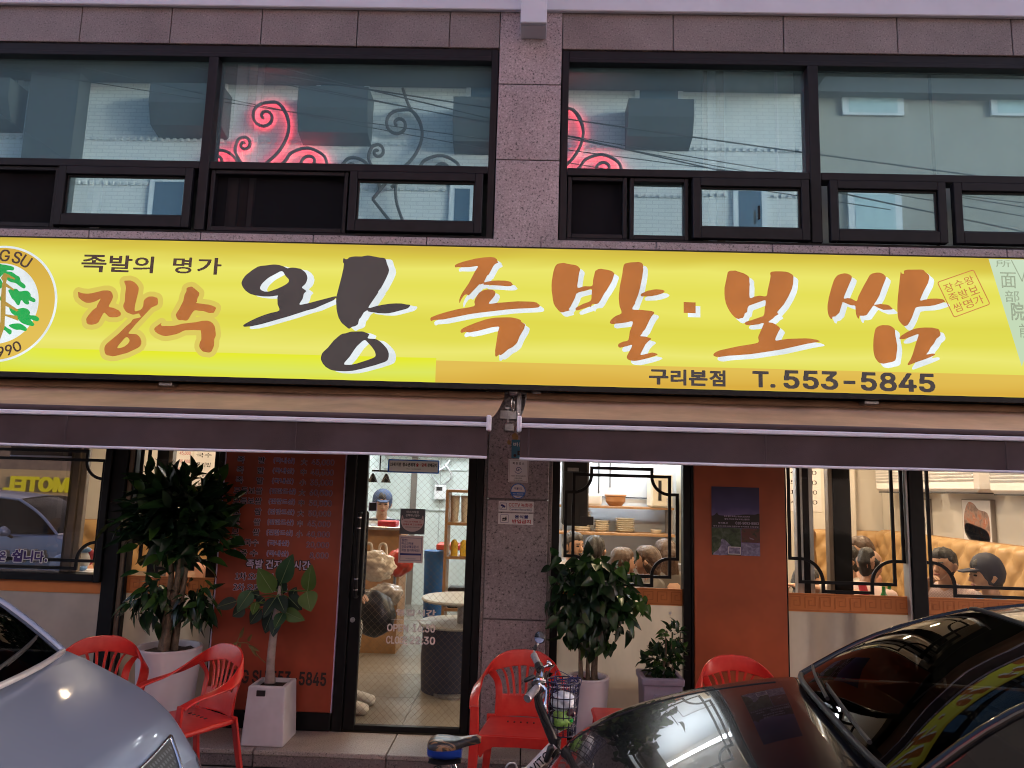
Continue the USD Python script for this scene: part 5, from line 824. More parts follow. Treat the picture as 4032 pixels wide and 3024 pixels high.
# the counter with what stands on it, seen through the door
q0 = at(800, 1128, 2.2); ct = thing('service_counter', 'service counter with a steel top inside the door', 'counter')
cx0, cx1, cz = at(770, 1128, 2.2)[0], at(872, 1124, 2.2)[0], at(830, 1138, 2.2)[2]
obj('top', box(cx0, cx1, 2.2, 2.75, cz - 0.03, cz, 0.005), STEEL, ct); obj('front', box(cx0 + 0.02, cx1 - 0.03, 2.26, 2.7, FZ, cz - 0.031), WOOD, ct); obj('lower_shelf', box(cx0 + 0.02, cx1 - 0.02, 2.12, 2.259, 0.66, 0.69, 0.003), STEEL, ct)
solo('red_box', box(cx0 + 0.20, cx0 + 0.38, 2.22, 2.40, cz + 0.001, cz + 0.055, 0.006), INKR, 'red and white carton on the service counter', 'carton')
solo('tap', tube([(cx0 + 0.40, 2.18, 0.72), (cx0 + 0.40, 2.17, 0.95), (cx0 + 0.40, 2.12, 1.0), (cx0 + 0.40, 2.07, 0.96)], 0.016, 8), CHROME, 'chrome beer tap below the counter top', 'tap', smooth=40)
def blob(name, c, r3, mt, label, cat, seed=0, amp=0.16, n=3, whole=False):
    s = trimesh.creation.icosphere(n); v = s.vertices; k = 1 + amp * (meshkit.fbm(v * 1.7 + seed * 9.1, 3, seed) - 0.5) * 2 - 0.10 * np.abs(meshkit.fbm(v * 5.0 + seed * 3.3, 3, seed + 5) - 0.5) * 2
    g = trimesh.Trimesh(v * k[:, None] * np.array(r3) + np.array(c), s.faces, process=False)
    return obj(name, g, mt, whole, smooth=True) if whole else solo(name, g, mt, label, cat, smooth=True)
PLAST = mat('translucent_bag_film', (0.68, 0.60, 0.48), 0.3, n=0.15, bump=0.8, bs=30.0)
q = at(812, 1222, 1.2); pbag = thing('plastic_bag', 'bulging cream plastic bag with two handles inside the door', 'bag'); b_ = blob('bag_body', q, (0.15, 0.11, 0.125), PLAST, None, None, 1, 0.42, 4, pbag)
for dx in (-0.07, 0.05): obj('handle', tube(bez([q + [dx - 0.035, 0, 0.09], q + [dx - 0.02, 0.0, 0.17], q + [dx + 0.02, 0.0, 0.17], q + [dx + 0.035, 0, 0.09]]), 0.012, 6), PLAST, pbag, smooth=True)
q = at(868, 1215, 1.7); blob('red_bag', (q[0] - 0.02, q[1], q[2]), (0.13, 0.1, 0.12), mat('red_bag_film', (0.42, 0.035, 0.02), 0.35), 'red plastic bag beside the cream one', 'bag', 2, 0.3)
q = at(812, 1325, 0.9); blob('black_bag', q, (0.15, 0.12, 0.17), BLACKP, 'black bin bag on a chair inside the door', 'bag', 3, 0.25)
q = at(835, 1285, 1.1); blob('clear_bag', q, (0.12, 0.10, 0.10), mat('clear_bag_film', (0.42, 0.38, 0.34), 0.12, n=0.4, ns=20.0), 'crumpled clear plastic bag above the black one', 'bag', 4, 0.5)
q0, q1 = at(913, 1290, 2.9), at(965, 1190, 2.9); bx = (q0[0] + q1[0]) / 2; br = (q1[0] - q0[0]) / 2
bn = thing('blue_barrel', 'blue plastic water barrel beside the wooden shelf', 'barrel', (bx, 2.9, FZ)); hb = q1[2] - FZ
obj('body', lathe([(0, 0), (br * 0.86, 0), (br, hb * 0.9), (br * 1.04, hb * 0.93), (br * 1.04, hb), (br * 0.95, hb), (0, hb - 0.04)], 32), mat('blue_plastic', (0.015, 0.10, 0.30), 0.35), bn, smooth=35)
solo('red_tray', box(bx + 0.02, bx + 0.34, 2.75, 3.05, q1[2] + 0.02, q1[2] + 0.08, 0.01), mat('red_plastic_tray', (0.50, 0.06, 0.04), 0.35), 'red plastic tray lying on the blue barrel', 'tray')
sx0 = at(960, 1150, 2.0)[0]; sf = thing('wooden_shelf', 'narrow wooden shelf with cups at the right of the doorway', 'shelf')
obj('side', box(sx0, sx0 + 0.025, 2.0, 2.3, FZ, 1.66, 0.003), WOOD, sf); obj('side', box(sx0 + 0.42, sx0 + 0.445, 2.0, 2.3, FZ, 1.66, 0.003), WOOD, sf)
for z in (0.55, 1.02, 1.33, 1.635): obj('board', box(sx0 + 0.026, sx0 + 0.419, 2.0, 2.3, z, z + 0.025, 0.002), WOOD, sf)
for i in range(3): solo('cup_stack', lathe([(0, 0), (0.035, 0), (0.045, 0.25), (0, 0.25)], 14, (sx0 + 0.08 + 0.1 * i, 2.1, 1.356)), DISH, ('stack of paper cups at the left of the wooden shelf', 'middle stack of paper cups on the wooden shelf', 'stack of paper cups at the right of the wooden shelf')[i], 'cups', smooth=40)
for i in range(2): solo('yellow_bottle', lathe([(0, 0), (0.035, 0), (0.035, 0.12), (0.015, 0.15), (0, 0.15)], 14, (sx0 + 0.09 + 0.09 * i, 2.08, 1.046)), GOLDL, ('left yellow bottle on the second board of the wooden shelf', 'right yellow bottle on the second board of the wooden shelf')[i], 'bottle', smooth=40)
solo('black_basket', box(sx0 + 0.05, sx0 + 0.25, 2.02, 2.2, 0.576, 0.76, 0.01), BLACKP, 'black basket low on the wooden shelf', 'basket')
solo('red_packet', box(sx0 + 0.03, sx0 + 0.16, 1.90, 1.99, 0.70, 0.73, 0.005), INKR, 'small red packet before the wooden shelf', 'packet')
solo('orange_stool', [lathe([(0, 0.44), (0.15, 0.44), (0.165, 0.42), (0.16, 0.40)], 24, (-0.32, 1.55, FZ))] + [tube([(-0.32 + 0.12 * math.cos(a), 1.55 + 0.12 * math.sin(a), FZ + 0.42), (-0.32 + 0.17 * math.cos(a), 1.55 + 0.17 * math.sin(a), FZ)], 0.014, 6) for a in (0.8, 2.4, 3.9, 5.5)], mat('orange_plastic', (0.52, 0.19, 0.07), 0.35), 'orange plastic stool between the round tables', 'stool')
pl = thing('pendant_lamp', 'small black pendant lamp with two shades inside the door', 'lamp'); q = at(820, 1030, 1.6)
obj('cord', tube([(q[0], 1.6, 2.655), (q[0], 1.6, q[2] + 0.06)], 0.006, 6), FRAMEB, pl); obj('arm', box(q[0] - 0.07, q[0] + 0.07, 1.59, 1.61, q[2] + 0.045, q[2] + 0.06), FRAMEB, pl)
for d in (-0.06, 0.06): obj('shade', lathe([(0.008, 0.05), (0.02, 0.03), (0.045, -0.03), (0.040, -0.03), (0.018, 0.025)], 16, (q[0] + d, 1.6, q[2] - 0.02)), FRAMEB, pl, smooth=40)
mt_ = thing('meter_box', 'white meter with cables on the pale wall behind the counter', 'meter'); q = at(952, 1060, 5.19)
obj('case', box(q[0] - 0.08, q[0] + 0.08, 5.10, 5.179, q[2] - 0.12, q[2] + 0.08, 0.01), PAPER, mt_); obj('screen', box(q[0] - 0.05, q[0] + 0.03, 5.095, 5.0995, q[2] + 0.0, q[2] + 0.05), BLACKP, mt_)
obj('cable', [tube(bez([(q[0] - 0.02, 5.14, q[2] + 0.08), (q[0] - 0.12, 5.12, q[2] + 0.22), (q[0] + 0.02, 5.12, q[2] + 0.30), (q[0] + 0.12, 5.14, q[2] + 0.42)]), 0.014, 6), tube(bez([(q[0] + 0.05, 5.14, q[2] + 0.08), (q[0] + 0.15, 5.12, q[2] + 0.2), (q[0] + 0.05, 5.12, q[2] + 0.36)]), 0.014, 6)], ALUS, mt_)
# plush toys on the left window sill
PLB = mat('blue_plush', (0.10, 0.22, 0.42), 0.9, sheen=0.4); PLW = mat('white_plush', (0.62, 0.58, 0.54), 0.9, sheen=0.4); PLR = mat('red_plush', (0.40, 0.03, 0.03), 0.9, sheen=0.4)
sill = obj('window_sill', box(-4.85, -2.88, 0.10, 0.30, 0.99, 1.041, 0.004), INKW, bld)
def plush(u, v, s, lying, label):
    q = at(u, v, 0.20); t = thing('plush_toy', label, 'plush toy', (q[0], 0.20, 1.042)); o = 1
    E_ = lambda c, r: trimesh.Trimesh(trimesh.creation.icosphere(2).vertices * np.array(r) * s + np.array(c) * s, trimesh.creation.icosphere(2).faces, process=False)
    if lying:
        obj('body', E_((0, 0, 0.05), (0.10, 0.06, 0.05)), PLW, t, smooth=True); obj('head', E_((-0.02, -0.01, 0.085), (0.05, 0.045, 0.03)), PLB, t, smooth=True); obj('leg', E_((0.10, -0.02, 0.025), (0.05, 0.03, 0.025)), PLB, t, smooth=True); obj('cape', E_((-0.01, 0.02, 0.11), (0.045, 0.03, 0.03)), PLR, t, smooth=True)
    else:
        obj('body', E_((0, 0, 0.07), (0.062, 0.05, 0.07)), PLW, t, smooth=True); obj('head', E_((0, 0.0, 0.145), (0.06, 0.045, 0.025)), PLB, t, smooth=True); obj('cape', E_((0.035, 0.03, 0.09), (0.045, 0.03, 0.06)), PLR, t, smooth=True)
        for d in (-0.04, 0.04): obj('leg', E_((d, -0.045, 0.018), (0.026, 0.04, 0.018)), PLB, t, smooth=True); obj('eye', E_((d * 0.7, -0.02, 0.165), (0.015, 0.015, 0.015)), PLW, t, smooth=True)
plush(36, 1220, 0.95, True, 'plush toy lying on its side on the left window sill'); plush(112, 1215, 0.95, False, 'sitting blue and white plush toy left of the window stile'); plush(176, 1215, 0.95, False, 'sitting blue and white plush toy right of the window stile')

# ------------------------------------------------------------------ people
SKIN = mat('skin', (0.44, 0.255, 0.165), 0.5, n=0.08, ns=14.0); HAIRK = mat('black_hair', (0.014, 0.011, 0.010), 0.45, n=0.4, ns=60.0, bump=0.8, bs=220.0); HAIRB = mat('brown_hair', (0.07, 0.038, 0.022), 0.45, n=0.4, ns=60.0, bump=0.8, bs=220.0); HAIRG = mat('greying_hair', (0.06, 0.055, 0.052), 0.5, n=0.6, ns=60.0, bump=0.8, bs=220.0)
EYEM = mat('eye_dark', (0.015, 0.01, 0.008), 0.3); LIP = mat('lip', (0.26, 0.07, 0.06), 0.5); TROU = mat('dark_trousers', (0.03, 0.03, 0.04), 0.8); SHOE = mat('white_shoe', (0.55, 0.52, 0.48), 0.5)
def stripes(name, a, b, sc):
    return usdkit.material(stage, L + name, {'tc': ('texture_coordinate', {}), 'se': ('separate_xyz', {}), 'm': ('math', {'math_type': 'multiply', 'value2': sc}), 'f': ('math', {'math_type': 'fraction'}), 'g': ('math', {'math_type': 'greater_than', 'value2': 0.6}), 'x': ('mix_color', {'a': a, 'b': b}), 'p': ('principled_bsdf', {'roughness': 0.8})},
        [('tc.object', 'se.vector'), ('se.z', 'm.value1'), ('m.value', 'f.value1'), ('f.value', 'g.value1'), ('g.value', 'x.fac'), ('x.result', 'p.base_color')], surface='p.BSDF')
def checks(name, a, b, sc):
    return usdkit.material(stage, L + name, {'tc': ('texture_coordinate', {}), 'c': ('checker_texture', {'color1': a, 'color2': b, 'scale': sc}), 'p': ('principled_bsdf', {'roughness': 0.8})}, [('tc.object', 'c.vector'), ('c.color', 'p.base_color')], surface='p.BSDF')
def uni(parts):
    return Manifold.batch_boolean(parts, __import__('manifold3d').OpType.Add)
def bone(a, ra, b, rb, seg=10): return hull([(*a, ra), (*b, rb)], seg)
def unit(v): v = np.asarray(v, float); return v / (np.linalg.norm(v) + 1e-12)
def hand(w, d, n, side, curl=0.5, point=False):
    """Palm with four fingers of different lengths and a thumb leaving the side near its base. w wrist, d forward, n back of the hand."""
    w, d, n = np.asarray(w, float), unit(d), unit(n); s = unit(np.cross(d, n)) * side
    k = [w + d * 0.088 + s * o for o in (0.030, 0.010, -0.010, -0.029)]
    out = [hull([(*w, 0.021), (*(w + s * 0.012), 0.019)] + [(*q, 0.0115) for q in k], 8)]
    for i, (q, l) in enumerate(zip(k, (0.068, 0.078, 0.072, 0.056))):
        c = 0.1 if point and i == 0 else (1.25 if point else curl)
        d1 = unit(d * math.cos(c * 0.6) - n * math.sin(c * 0.6)); d2 = unit(d * math.cos(c * 1.5) - n * math.sin(c * 1.5))
        a = q + d1 * l * 0.55; b = a + d2 * l * 0.45
        out += [bone(q, 0.0098, a, 0.0088, 7), bone(a, 0.0088, b, 0.0074, 7)]
    t0 = w + d * 0.030 + s * 0.026; t1 = t0 + unit(d * 0.75 + s * 0.75) * 0.036; t2 = t1 + unit(d * 0.95 + s * 0.15 - n * 0.2) * 0.028
    return out + [bone(t0, 0.013, t1, 0.0105, 7), bone(t1, 0.0105, t2, 0.0085, 7)]
def person(u, v, y, rz, shirt, hair, label, style='short', lean=0.12, turn=0.0, arms='table', trousers=None, stand=False, cap=None, glasses=False, mouth_open=False, group=None, at_xyz=None, shoes=None):
    hc = at(u, v, y) if at_xyz is None else np.array(at_xyz, float)
    nl = np.array([0, -0.50 * math.sin(lean), 0.50 * math.cos(lean)]); hl = nl + np.array([0, -0.035 - 0.07 * math.sin(lean), 0.165])
    a = math.radians(rz); ca, sa = math.cos(a), math.sin(a)
    px, py, pz = hc[0] - (hl[0] * ca - hl[1] * sa), hc[1] - (hl[0] * sa + hl[1] * ca), hc[2] - hl[2]
    t = thing('person', label, 'person', (px, py, FZ), rz, group)
    P = np.array([0, 0, pz - FZ]); N = P + nl; H = P + hl
    sh = [N + np.array([s * 0.185, 0.01, -0.055]) for s in (-1, 1)]
    th = math.radians(turn); ct, st = math.cos(th), math.sin(th)
    def hd(x, yy, z): return (H[0] + x * ct - yy * st, H[1] + x * st + yy * ct, H[2] + z)
    body = [hull([(*hd(0, 0.012, 0.035), 0.086), (*hd(0, 0.035, 0.02), 0.084), (*hd(0, -0.028, 0.03), 0.072), (*hd(0.03, -0.045, -0.03), 0.036), (*hd(-0.03, -0.045, -0.03), 0.036), (*hd(0, -0.060, -0.080), 0.028)], 16),
            hull([(*hd(0, -0.098, 0.005), 0.007), (*hd(0, -0.112, -0.028), 0.012), (*hd(0.011, -0.100, -0.030), 0.010), (*hd(-0.011, -0.100, -0.030), 0.010)], 8),
            bone(hd(0, 0.015, -0.05), 0.054, N + [0, 0.01, -0.03], 0.062)]
    for s in (-1, 1): body.append(hull([(*hd(s * 0.086, 0.012, 0.012), 0.018), (*hd(s * 0.092, 0.018, -0.002), 0.017), (*hd(s * 0.084, 0.008, -0.028), 0.012)], 8))
    body.append(hull([(*(N + [-0.12, 0.01, -0.06]), 0.06), (*(N + [0.12, 0.01, -0.06]), 0.06), (*(P + [0.09, 0, 0.02]), 0.10), (*(P + [-0.09, 0, 0.02]), 0.10), (*((N + P) / 2 + [0, -0.02, 0.08]), 0.12)], 12))
    cloth = [hull([(*(N + [-0.13, 0.01, -0.055]), 0.068), (*(N + [0.13, 0.01, -0.055]), 0.068), (*(N + [0, 0.015, -0.01]), 0.062)], 14), hull([(*(N + [-0.13, 0.01, -0.06]), 0.07), (*(N + [0.13, 0.01, -0.06]), 0.07), (*((N + P) / 2 + [0.08, -0.015, 0.03]), 0.105), (*((N + P) / 2 + [-0.08, -0.015, 0.03]), 0.105)], 14), hull([(*((N + P) / 2 + [0.08, -0.015, 0.03]), 0.105), (*((N + P) / 2 + [-0.08, -0.015, 0.03]), 0.105), (*(P + [0.09, 0, 0.03]), 0.112), (*(P + [-0.09, 0, 0.03]), 0.112)], 14)]
    for i, s in enumerate((-1, 1)):
        S = sh[i]
        if arms == 'point' and s == 1: E_ = S + np.array([0.03, -0.26, 0.0]); Wr = E_ + np.array([0.0, -0.25, 0.03]); pt = True
        elif arms == 'mouth' and s == -1: E_ = S + np.array([-0.05, -0.16, -0.22]); Wr = np.array([H[0] - 0.03, H[1] - 0.19, H[2] - 0.16]); pt = False
        elif arms == 'down': E_ = S + np.array([s * 0.05, 0.02, -0.28]); Wr = E_ + np.array([s * 0.0, -0.10, -0.22]); pt = False
        else: E_ = S + np.array([s * 0.05, -0.10, -0.26]); Wr = np.array([s * 0.11, E_[1] - 0.23, E_[2] + 0.03]); pt = False
        body += [bone(S, 0.048, E_, 0.038), bone(E_, 0.038, Wr, 0.025)] + hand(Wr, Wr - E_, (0, 0, 1) if arms != 'down' else (s, 0, 0), -s, 0.6, pt)
        cloth += [bone(S, 0.066, E_, 0.052), bone(E_, 0.052, E_ + (Wr - E_) * 0.35, 0.046)]
    tr = []
    for s in (-1, 1):
        hip = P + [s * 0.09, 0, 0]
        if stand: kn = P + [s * 0.10, -0.02, -0.42]; an = np.array([s * 0.10, 0.0, 0.08])
        else: kn = P + [s * 0.11, -0.42, 0.0]; an = np.array([s * 0.11, -0.40, 0.08])
        body += [bone(hip, 0.082, kn, 0.052), bone(kn, 0.052, an, 0.036), hull([(*an, 0.036), (an[0], an[1] + 0.03, 0.03, 0.028), (an[0], an[1] - 0.16, 0.028, 0.026)], 8)]
        tr += [bone(hip, 0.098, kn, 0.066), bone(kn, 0.066, an + [0, 0, 0.02], 0.052)]
        obj('shoe', hull([(an[0], an[1] + 0.045, 0.042, 0.040), (an[0], an[1] - 0.02, 0.07, 0.045), (an[0] + 0.02, an[1] - 0.17, 0.035, 0.034), (an[0] - 0.02, an[1] - 0.17, 0.035, 0.034)], 10), shoes or BLACKP, t, smooth=50)
    tr.append(hull([(*(P + [0.09, 0, -0.01]), 0.108), (*(P + [-0.09, 0, -0.01]), 0.108)], 12))
    obj('body', uni(body), SKIN, t, smooth=60); obj('shirt', uni(cloth), shirt, t, smooth=60); obj('trousers', uni(tr), trousers or TROU, t, smooth=60)
    hm = [hull([(*hd(0, 0.022, 0.048), 0.094), (*hd(0, 0.052, 0.005), 0.082), (*hd(0, -0.035, 0.075), 0.062)], 16), hull([(*hd(0.075, 0.02, 0.02), 0.024), (*hd(-0.075, 0.02, 0.02), 0.024), (*hd(0, 0.06, -0.045), 0.055)], 12)]
    if style == 'long': hm += [hull([(*hd(0, 0.05, 0.0), 0.092), (*hd(0.05, 0.065, -0.17), 0.05), (*hd(-0.05, 0.065, -0.17), 0.05)], 14)]
    if style == 'bob': hm += [hull([(*hd(0.06, 0.02, -0.02), 0.04), (*hd(-0.06, 0.02, -0.02), 0.04), (*hd(0, 0.06, -0.07), 0.06)], 14)]
    if style == 'bald': hm = [hull([(*hd(0.055, 0.035, 0.02), 0.042), (*hd(-0.055, 0.035, 0.02), 0.042), (*hd(0, 0.075, 0.02), 0.055), (*hd(0, 0.06, -0.04), 0.05)], 14), hull([(*hd(0, 0.045, 0.075), 0.062), (*hd(0, 0.07, 0.03), 0.06)], 14)]
    hv, hf, _ = meshkit.arrays(uni(hm).refine_to_length(0.016)); hn = hv - np.array(hd(0, 0.02, 0.0)); ln_ = np.linalg.norm(hn, axis=1, keepdims=True); k_ = meshkit.fbm(np.stack([np.arctan2(hn[:, 0], hn[:, 1]) * 5.0 + u, hn[:, 2] * 9.0, np.full(len(hn), v * 0.1)], 1), 3, 2)[:, None]
    obj('hair', trimesh.Trimesh(hv + hn / ln_ * (k_ - 0.45) * 0.030, hf, process=False), hair, t, smooth=True)
    for s in (-1, 1):
        obj('eye', hull([(*hd(s * 0.032, -0.088, 0.008), 0.008), (*hd(s * 0.022, -0.090, 0.007), 0.006), (*hd(s * 0.042, -0.083, 0.007), 0.006)], 8), EYEM, t)
        obj('eyebrow', hull([(*hd(s * 0.018, -0.097, 0.030), 0.005), (*hd(s * 0.046, -0.086, 0.030), 0.005)], 6), hair, t)
    obj('mouth', hull([(*hd(0.018, -0.090, -0.062), 0.006), (*hd(-0.018, -0.090, -0.062), 0.006)] + ([(*hd(0, -0.09, -0.078), 0.010)] if mouth_open else []), 8), LIP if not mouth_open else EYEM, t)
    if glasses: obj('glasses', [tube([hd(s * 0.034 + 0.022 * math.cos(q), -0.102, 0.006 + 0.017 * math.sin(q)) for q in np.linspace(0, 6.283, 15)], 0.0028, 5) for s in (-1, 1)] + [tube([hd(s * 0.056, -0.10, 0.01), hd(s * 0.09, 0.0, 0.015)], 0.0025, 5) for s in (-1, 1)], INKB, t)
    if cap is not None:
        c = obj('cap', hull([(*hd(0, 0.015, 0.066), 0.108), (*hd(0, 0.03, 0.03), 0.108)], 18), cap, t, smooth=50)
        obj('cap_brim', hull([(*hd(0.06, -0.08, 0.045), 0.008), (*hd(-0.06, -0.08, 0.045), 0.008), (*hd(0.035, -0.17, 0.030), 0.007), (*hd(-0.035, -0.17, 0.030), 0.007)], 10), cap, t, smooth=50)
    if not stand:
        st_ = thing('dining_stool', 'dark round stool under a seated diner', 'stool', (px, py, FZ), 0, 'stools under the seated diners'); hz = max(pz - FZ - 0.10, 0.2)
        obj('seat', lathe([(0, hz - 0.05), (0.17, hz - 0.05), (0.18, hz - 0.03), (0.17, hz), (0, hz)], 20), FRAMEB, st_)
        for k in range(4): aa = k * 1.571 + 0.785; obj('leg', tube([(0.12 * math.cos(aa), 0.12 * math.sin(aa), hz - 0.05), (0.17 * math.cos(aa), 0.17 * math.sin(aa), 0)], 0.012, 6), FRAMEB, st_)
    return t
WSH = mat('pale_shirt', (0.52, 0.48, 0.44), 0.8); BSH = mat('black_shirt', (0.016, 0.015, 0.016), 0.8); GSH = mat('grey_brown_shirt', (0.10, 0.085, 0.075), 0.8); PSH = mat('pink_shirt', (0.60, 0.44, 0.40), 0.8); PLAID = checks('plaid_shirt', (0.46, 0.36, 0.34), (0.36, 0.26, 0.27), 90.0); USH = mat('bright_blue_shirt', (0.02, 0.20, 0.38), 0.7); STR = stripes('striped_shirt', (0.50, 0.52, 0.56), (0.02, 0.025, 0.05), 18.0); GRSH = mat('grey_shirt', (0.20, 0.20, 0.22), 0.8)
CAPN = mat('navy_cap', (0.012, 0.015, 0.035), 0.7); CAPB = mat('blue_cap', (0.035, 0.06, 0.13), 0.7); PEACH = mat('peach_shirt', (0.52, 0.26, 0.17), 0.8); GING = checks('black_white_check', (0.02, 0.02, 0.022), (0.45, 0.44, 0.42), 70.0)
person(1240, 1180, 2.3, 40, WSH, HAIRG, 'man in a pale shirt talking with open mouth behind the middle window', mouth_open=True)
b = person(1285, 1190, 1.9, 165, BSH, HAIRK, 'diner with short black hair seen from behind in the middle window', lean=0.05)
person(1346, 1218, 1.55, 110, GSH, HAIRB, 'woman with brown hair looking right, behind the leafy plant', style='bob', lean=0.2)
person(1398, 1214, 1.6, -115, GSH, HAIRB, 'brown haired diner in a dark shirt turned left in the middle window', style='bob', lean=0.05)
person(1436, 1198, 2.0, -150, GSH, HAIRB, 'long haired diner at the right edge of the middle window', style='long', lean=0.05)
person(1880, 1220, 1.0, 125, PSH, HAIRK, 'balding man in a pink shirt leaning over the table in the right window', style='bald', lean=0.45)
person(1857, 1192, 1.9, -95, PEACH, HAIRB, 'brown haired diner behind the man in pink', style='bob', lean=0.1)
person(2036, 1222, 0.95, -55, PLAID, HAIRK, 'man in a plaid shirt with his hand at his mouth in the right window', lean=0.35, arms='mouth')
person(2128, 1245, 0.62, -92, USH, HAIRK, 'man in a navy cap and bright blue shirt nearest the right window', lean=0.2, cap=CAPN)
person(1744, 1262, 1.25, 80, GRSH, HAIRG, 'grey shirted diner low in the narrow left pane of the right window', style='bob', lean=0.3, glasses=True)
person(1826, 1212, 1.35, -88, WSH, HAIRK, 'diner pointing left with one finger, half hidden by the dark inner post', arms='point')
person(150, 1162, 1.9, 60, PEACH, HAIRK, 'man with glasses beside the bronze stile of the left window', glasses=True, lean=0.15)
person(404, 1180, 1.6, 20, PEACH, HAIRK, 'diner glimpsed through the leaves of the tall potted plant', lean=0.1)
q = at(826, 1090, 3.05); person(0, 0, 0, 15, STR, HAIRK, 'man in a blue cap and striped shirt behind the service counter', lean=0.35, stand=True, cap=CAPB, at_xyz=q, arms='table')
q = at(800, 1385, 0.45); person(0, 0, 0, 90, BSH, HAIRK, 'person in checked trousers and white shoes just inside the door', at_xyz=(q[0] - 0.475, 0.50, FZ + 0.56 + 0.66), trousers=GING, shoes=SHOE, lean=0.12, arms='table')

# ------------------------------------------------------------------ potted plants
SOIL = mat('potting_soil', (0.045, 0.032, 0.024), 0.95, n=0.5, ns=60.0, bump=1.0, bs=120.0); POTW = mat('white_glazed_pot', (0.58, 0.54, 0.58), 0.35, n=0.05, ns=8.0); POTL = mat('lilac_grey_planter', (0.24, 0.22, 0.30), 0.7, n=0.12, ns=12.0); POTC = mat('white_cement_pot', (0.54, 0.51, 0.55), 0.6, n=0.07, ns=10.0, bump=0.2)
BARK = mat('brown_bark', (0.12, 0.085, 0.055), 0.85, n=0.4, ns=30.0, bump=1.0, bs=60.0); BARKG = mat('pale_grey_bark', (0.30, 0.24, 0.22), 0.8, n=0.2, ns=25.0, bump=0.6, bs=70.0)
LEAFD = [leaf_mat('dark_leaf', (0.008, 0.024, 0.008), (0.020, 0.060, 0.018), 0.22), leaf_mat('dark_leaf_deep', (0.006, 0.016, 0.008), (0.014, 0.040, 0.016), 0.28), leaf_mat('dark_leaf_fresh', (0.020, 0.055, 0.012), (0.050, 0.115, 0.022), 0.3)]
LEAFF = [leaf_mat('ficus_leaf', (0.020, 0.060, 0.030), (0.035, 0.095, 0.040), 0.5), leaf_mat('ficus_leaf_light', (0.060, 0.115, 0.025), (0.085, 0.150, 0.040), 0.5), leaf_mat('ficus_leaf_dark', (0.010, 0.025, 0.020), (0.018, 0.042, 0.028), 0.5)]
MIDR = mat('pale_leaf_rib', (0.14, 0.20, 0.08), 0.5); WILT = leaf_mat('wilted_leaf', (0.10, 0.09, 0.03), (0.17, 0.15, 0.06), 0.6)
def leaf(base, d, up, ln, wd, fold=0.25, droop=0.3, ns=6, tip=1.0):
    base, d = np.asarray(base, float), unit(d); s = unit(np.cross(d, up)); n = np.cross(s, d)
    t = np.linspace(0, 1, ns + 1); w = wd / 2 * np.sin(np.pi * np.clip(t, 0, 1) ** (0.8 * tip)) ** 0.85; w[0] = wd * 0.04; w[-1] = 0.0005
    c = base + d * (t * ln)[:, None] - n * (droop * ln * t ** 2)[:, None]
    rows = [c - s * w[:, None] + n * (fold * w)[:, None], c, c + s * w[:, None] + n * (fold * w)[:, None]]
    v = np.stack(rows, 1).reshape(-1, 3); f = []
    for i in range(ns):
        for j in (0, 1):
            a = i * 3 + j; f += [[a, a + 1, a + 4], [a, a + 4, a + 3]]
    return trimesh.Trimesh(v, np.array(f), process=False)
def scatter(t, centre, rad, count, extra, ln, wd, mode, mats, seed, ymax=-0.01, part='leaf'):
    r = np.random.default_rng(seed); stuff = []
    for i in range(count + extra):
        while True:
            q = r.normal(size=3); q /= np.linalg.norm(q)
            k = r.uniform(0.35, 1.0) ** 0.6 if i < count else r.uniform(0.1, 0.8)
            k *= 0.82 + 0.36 * meshkit.noise(np.array([q * 2.1 + seed]))[0]
            p = np.array(centre) + q * np.array(rad) * k
            if p[1] < ymax - 0.04: break
        if mode == 'out': d = q * [1, 1, 0.45] + [0, 0, 0.30] + r.normal(size=3) * 0.38
        elif mode == 'droop': d = q * [0.55, 0.55, 0.2] + [0, 0, -0.55] + r.normal(size=3) * 0.35
        else: d = q + [0, 0, 0.3] + r.normal(size=3) * 0.4
        l = ln * r.uniform(0.65, 1.2); d = unit(d)
        if (p + d * l)[1] > ymax: d[1] = -abs(d[1]) * 0.3
        up = unit(np.array([q[0] * 0.5, q[1] * 0.5 - 0.3, 1.0]) + r.normal(size=3) * 0.35) if mode != 'droop' else unit(np.array([q[0], q[1] - 0.4, 0.5]) + r.normal(size=3) * 0.4)
        g = leaf(p, d, up, l, wd * r.uniform(0.75, 1.2), r.uniform(0.05, 0.6), r.uniform(-0.1, 0.7), 5, 0.75 if mode == 'droop' else 1.0)
        if i < count: obj(part, g, mats[int(r.choice(3, p=[0.45, 0.35, 0.20]))], t, smooth=True)
        else: stuff.append(g)
    if stuff: obj('inner_foliage', stuff, mats[1], t, smooth=True, kind='stuff')
def round_pot(t, x, y, r0, r1, h, mt):
    obj('pot', lathe([(0, 0), (r0 * 0.96, 0), (r0, 0.015), (r0 + (r1 - r0) * 0.5, h * 0.5), (r1, h - 0.02), (r1 + 0.004, h - 0.006), (r1, h), (r1 - 0.016, h), (r1 - 0.022, h - 0.012), (r1 - 0.024, h - 0.05)], 48, (x, y, FZ)), mt, t, smooth=40)
    v, f = lathe([(0, 0.012), (r1 * 0.5, 0.006), (r1 - 0.022, 0.0)], 32, (x, y, FZ + h - 0.035)); obj('soil', (v + RNG.normal(size=v.shape) * 0.003, f), SOIL, t, smooth=True)
Y1 = -0.19; q = at(367, 1395, Y1); h = q[2] - FZ; x = q[0]; r1 = (at(432, 1395, Y1)[0] - at(301, 1395, Y1)[0]) / 2
p1 = thing('potted_plant', 'tall dark leafy plant with several stems in a white round pot at the left', 'plant')
round_pot(p1, x, Y1, r1 * 0.80, r1, h, POTW)
c = at(384, 1118, Y1 + 0.02)
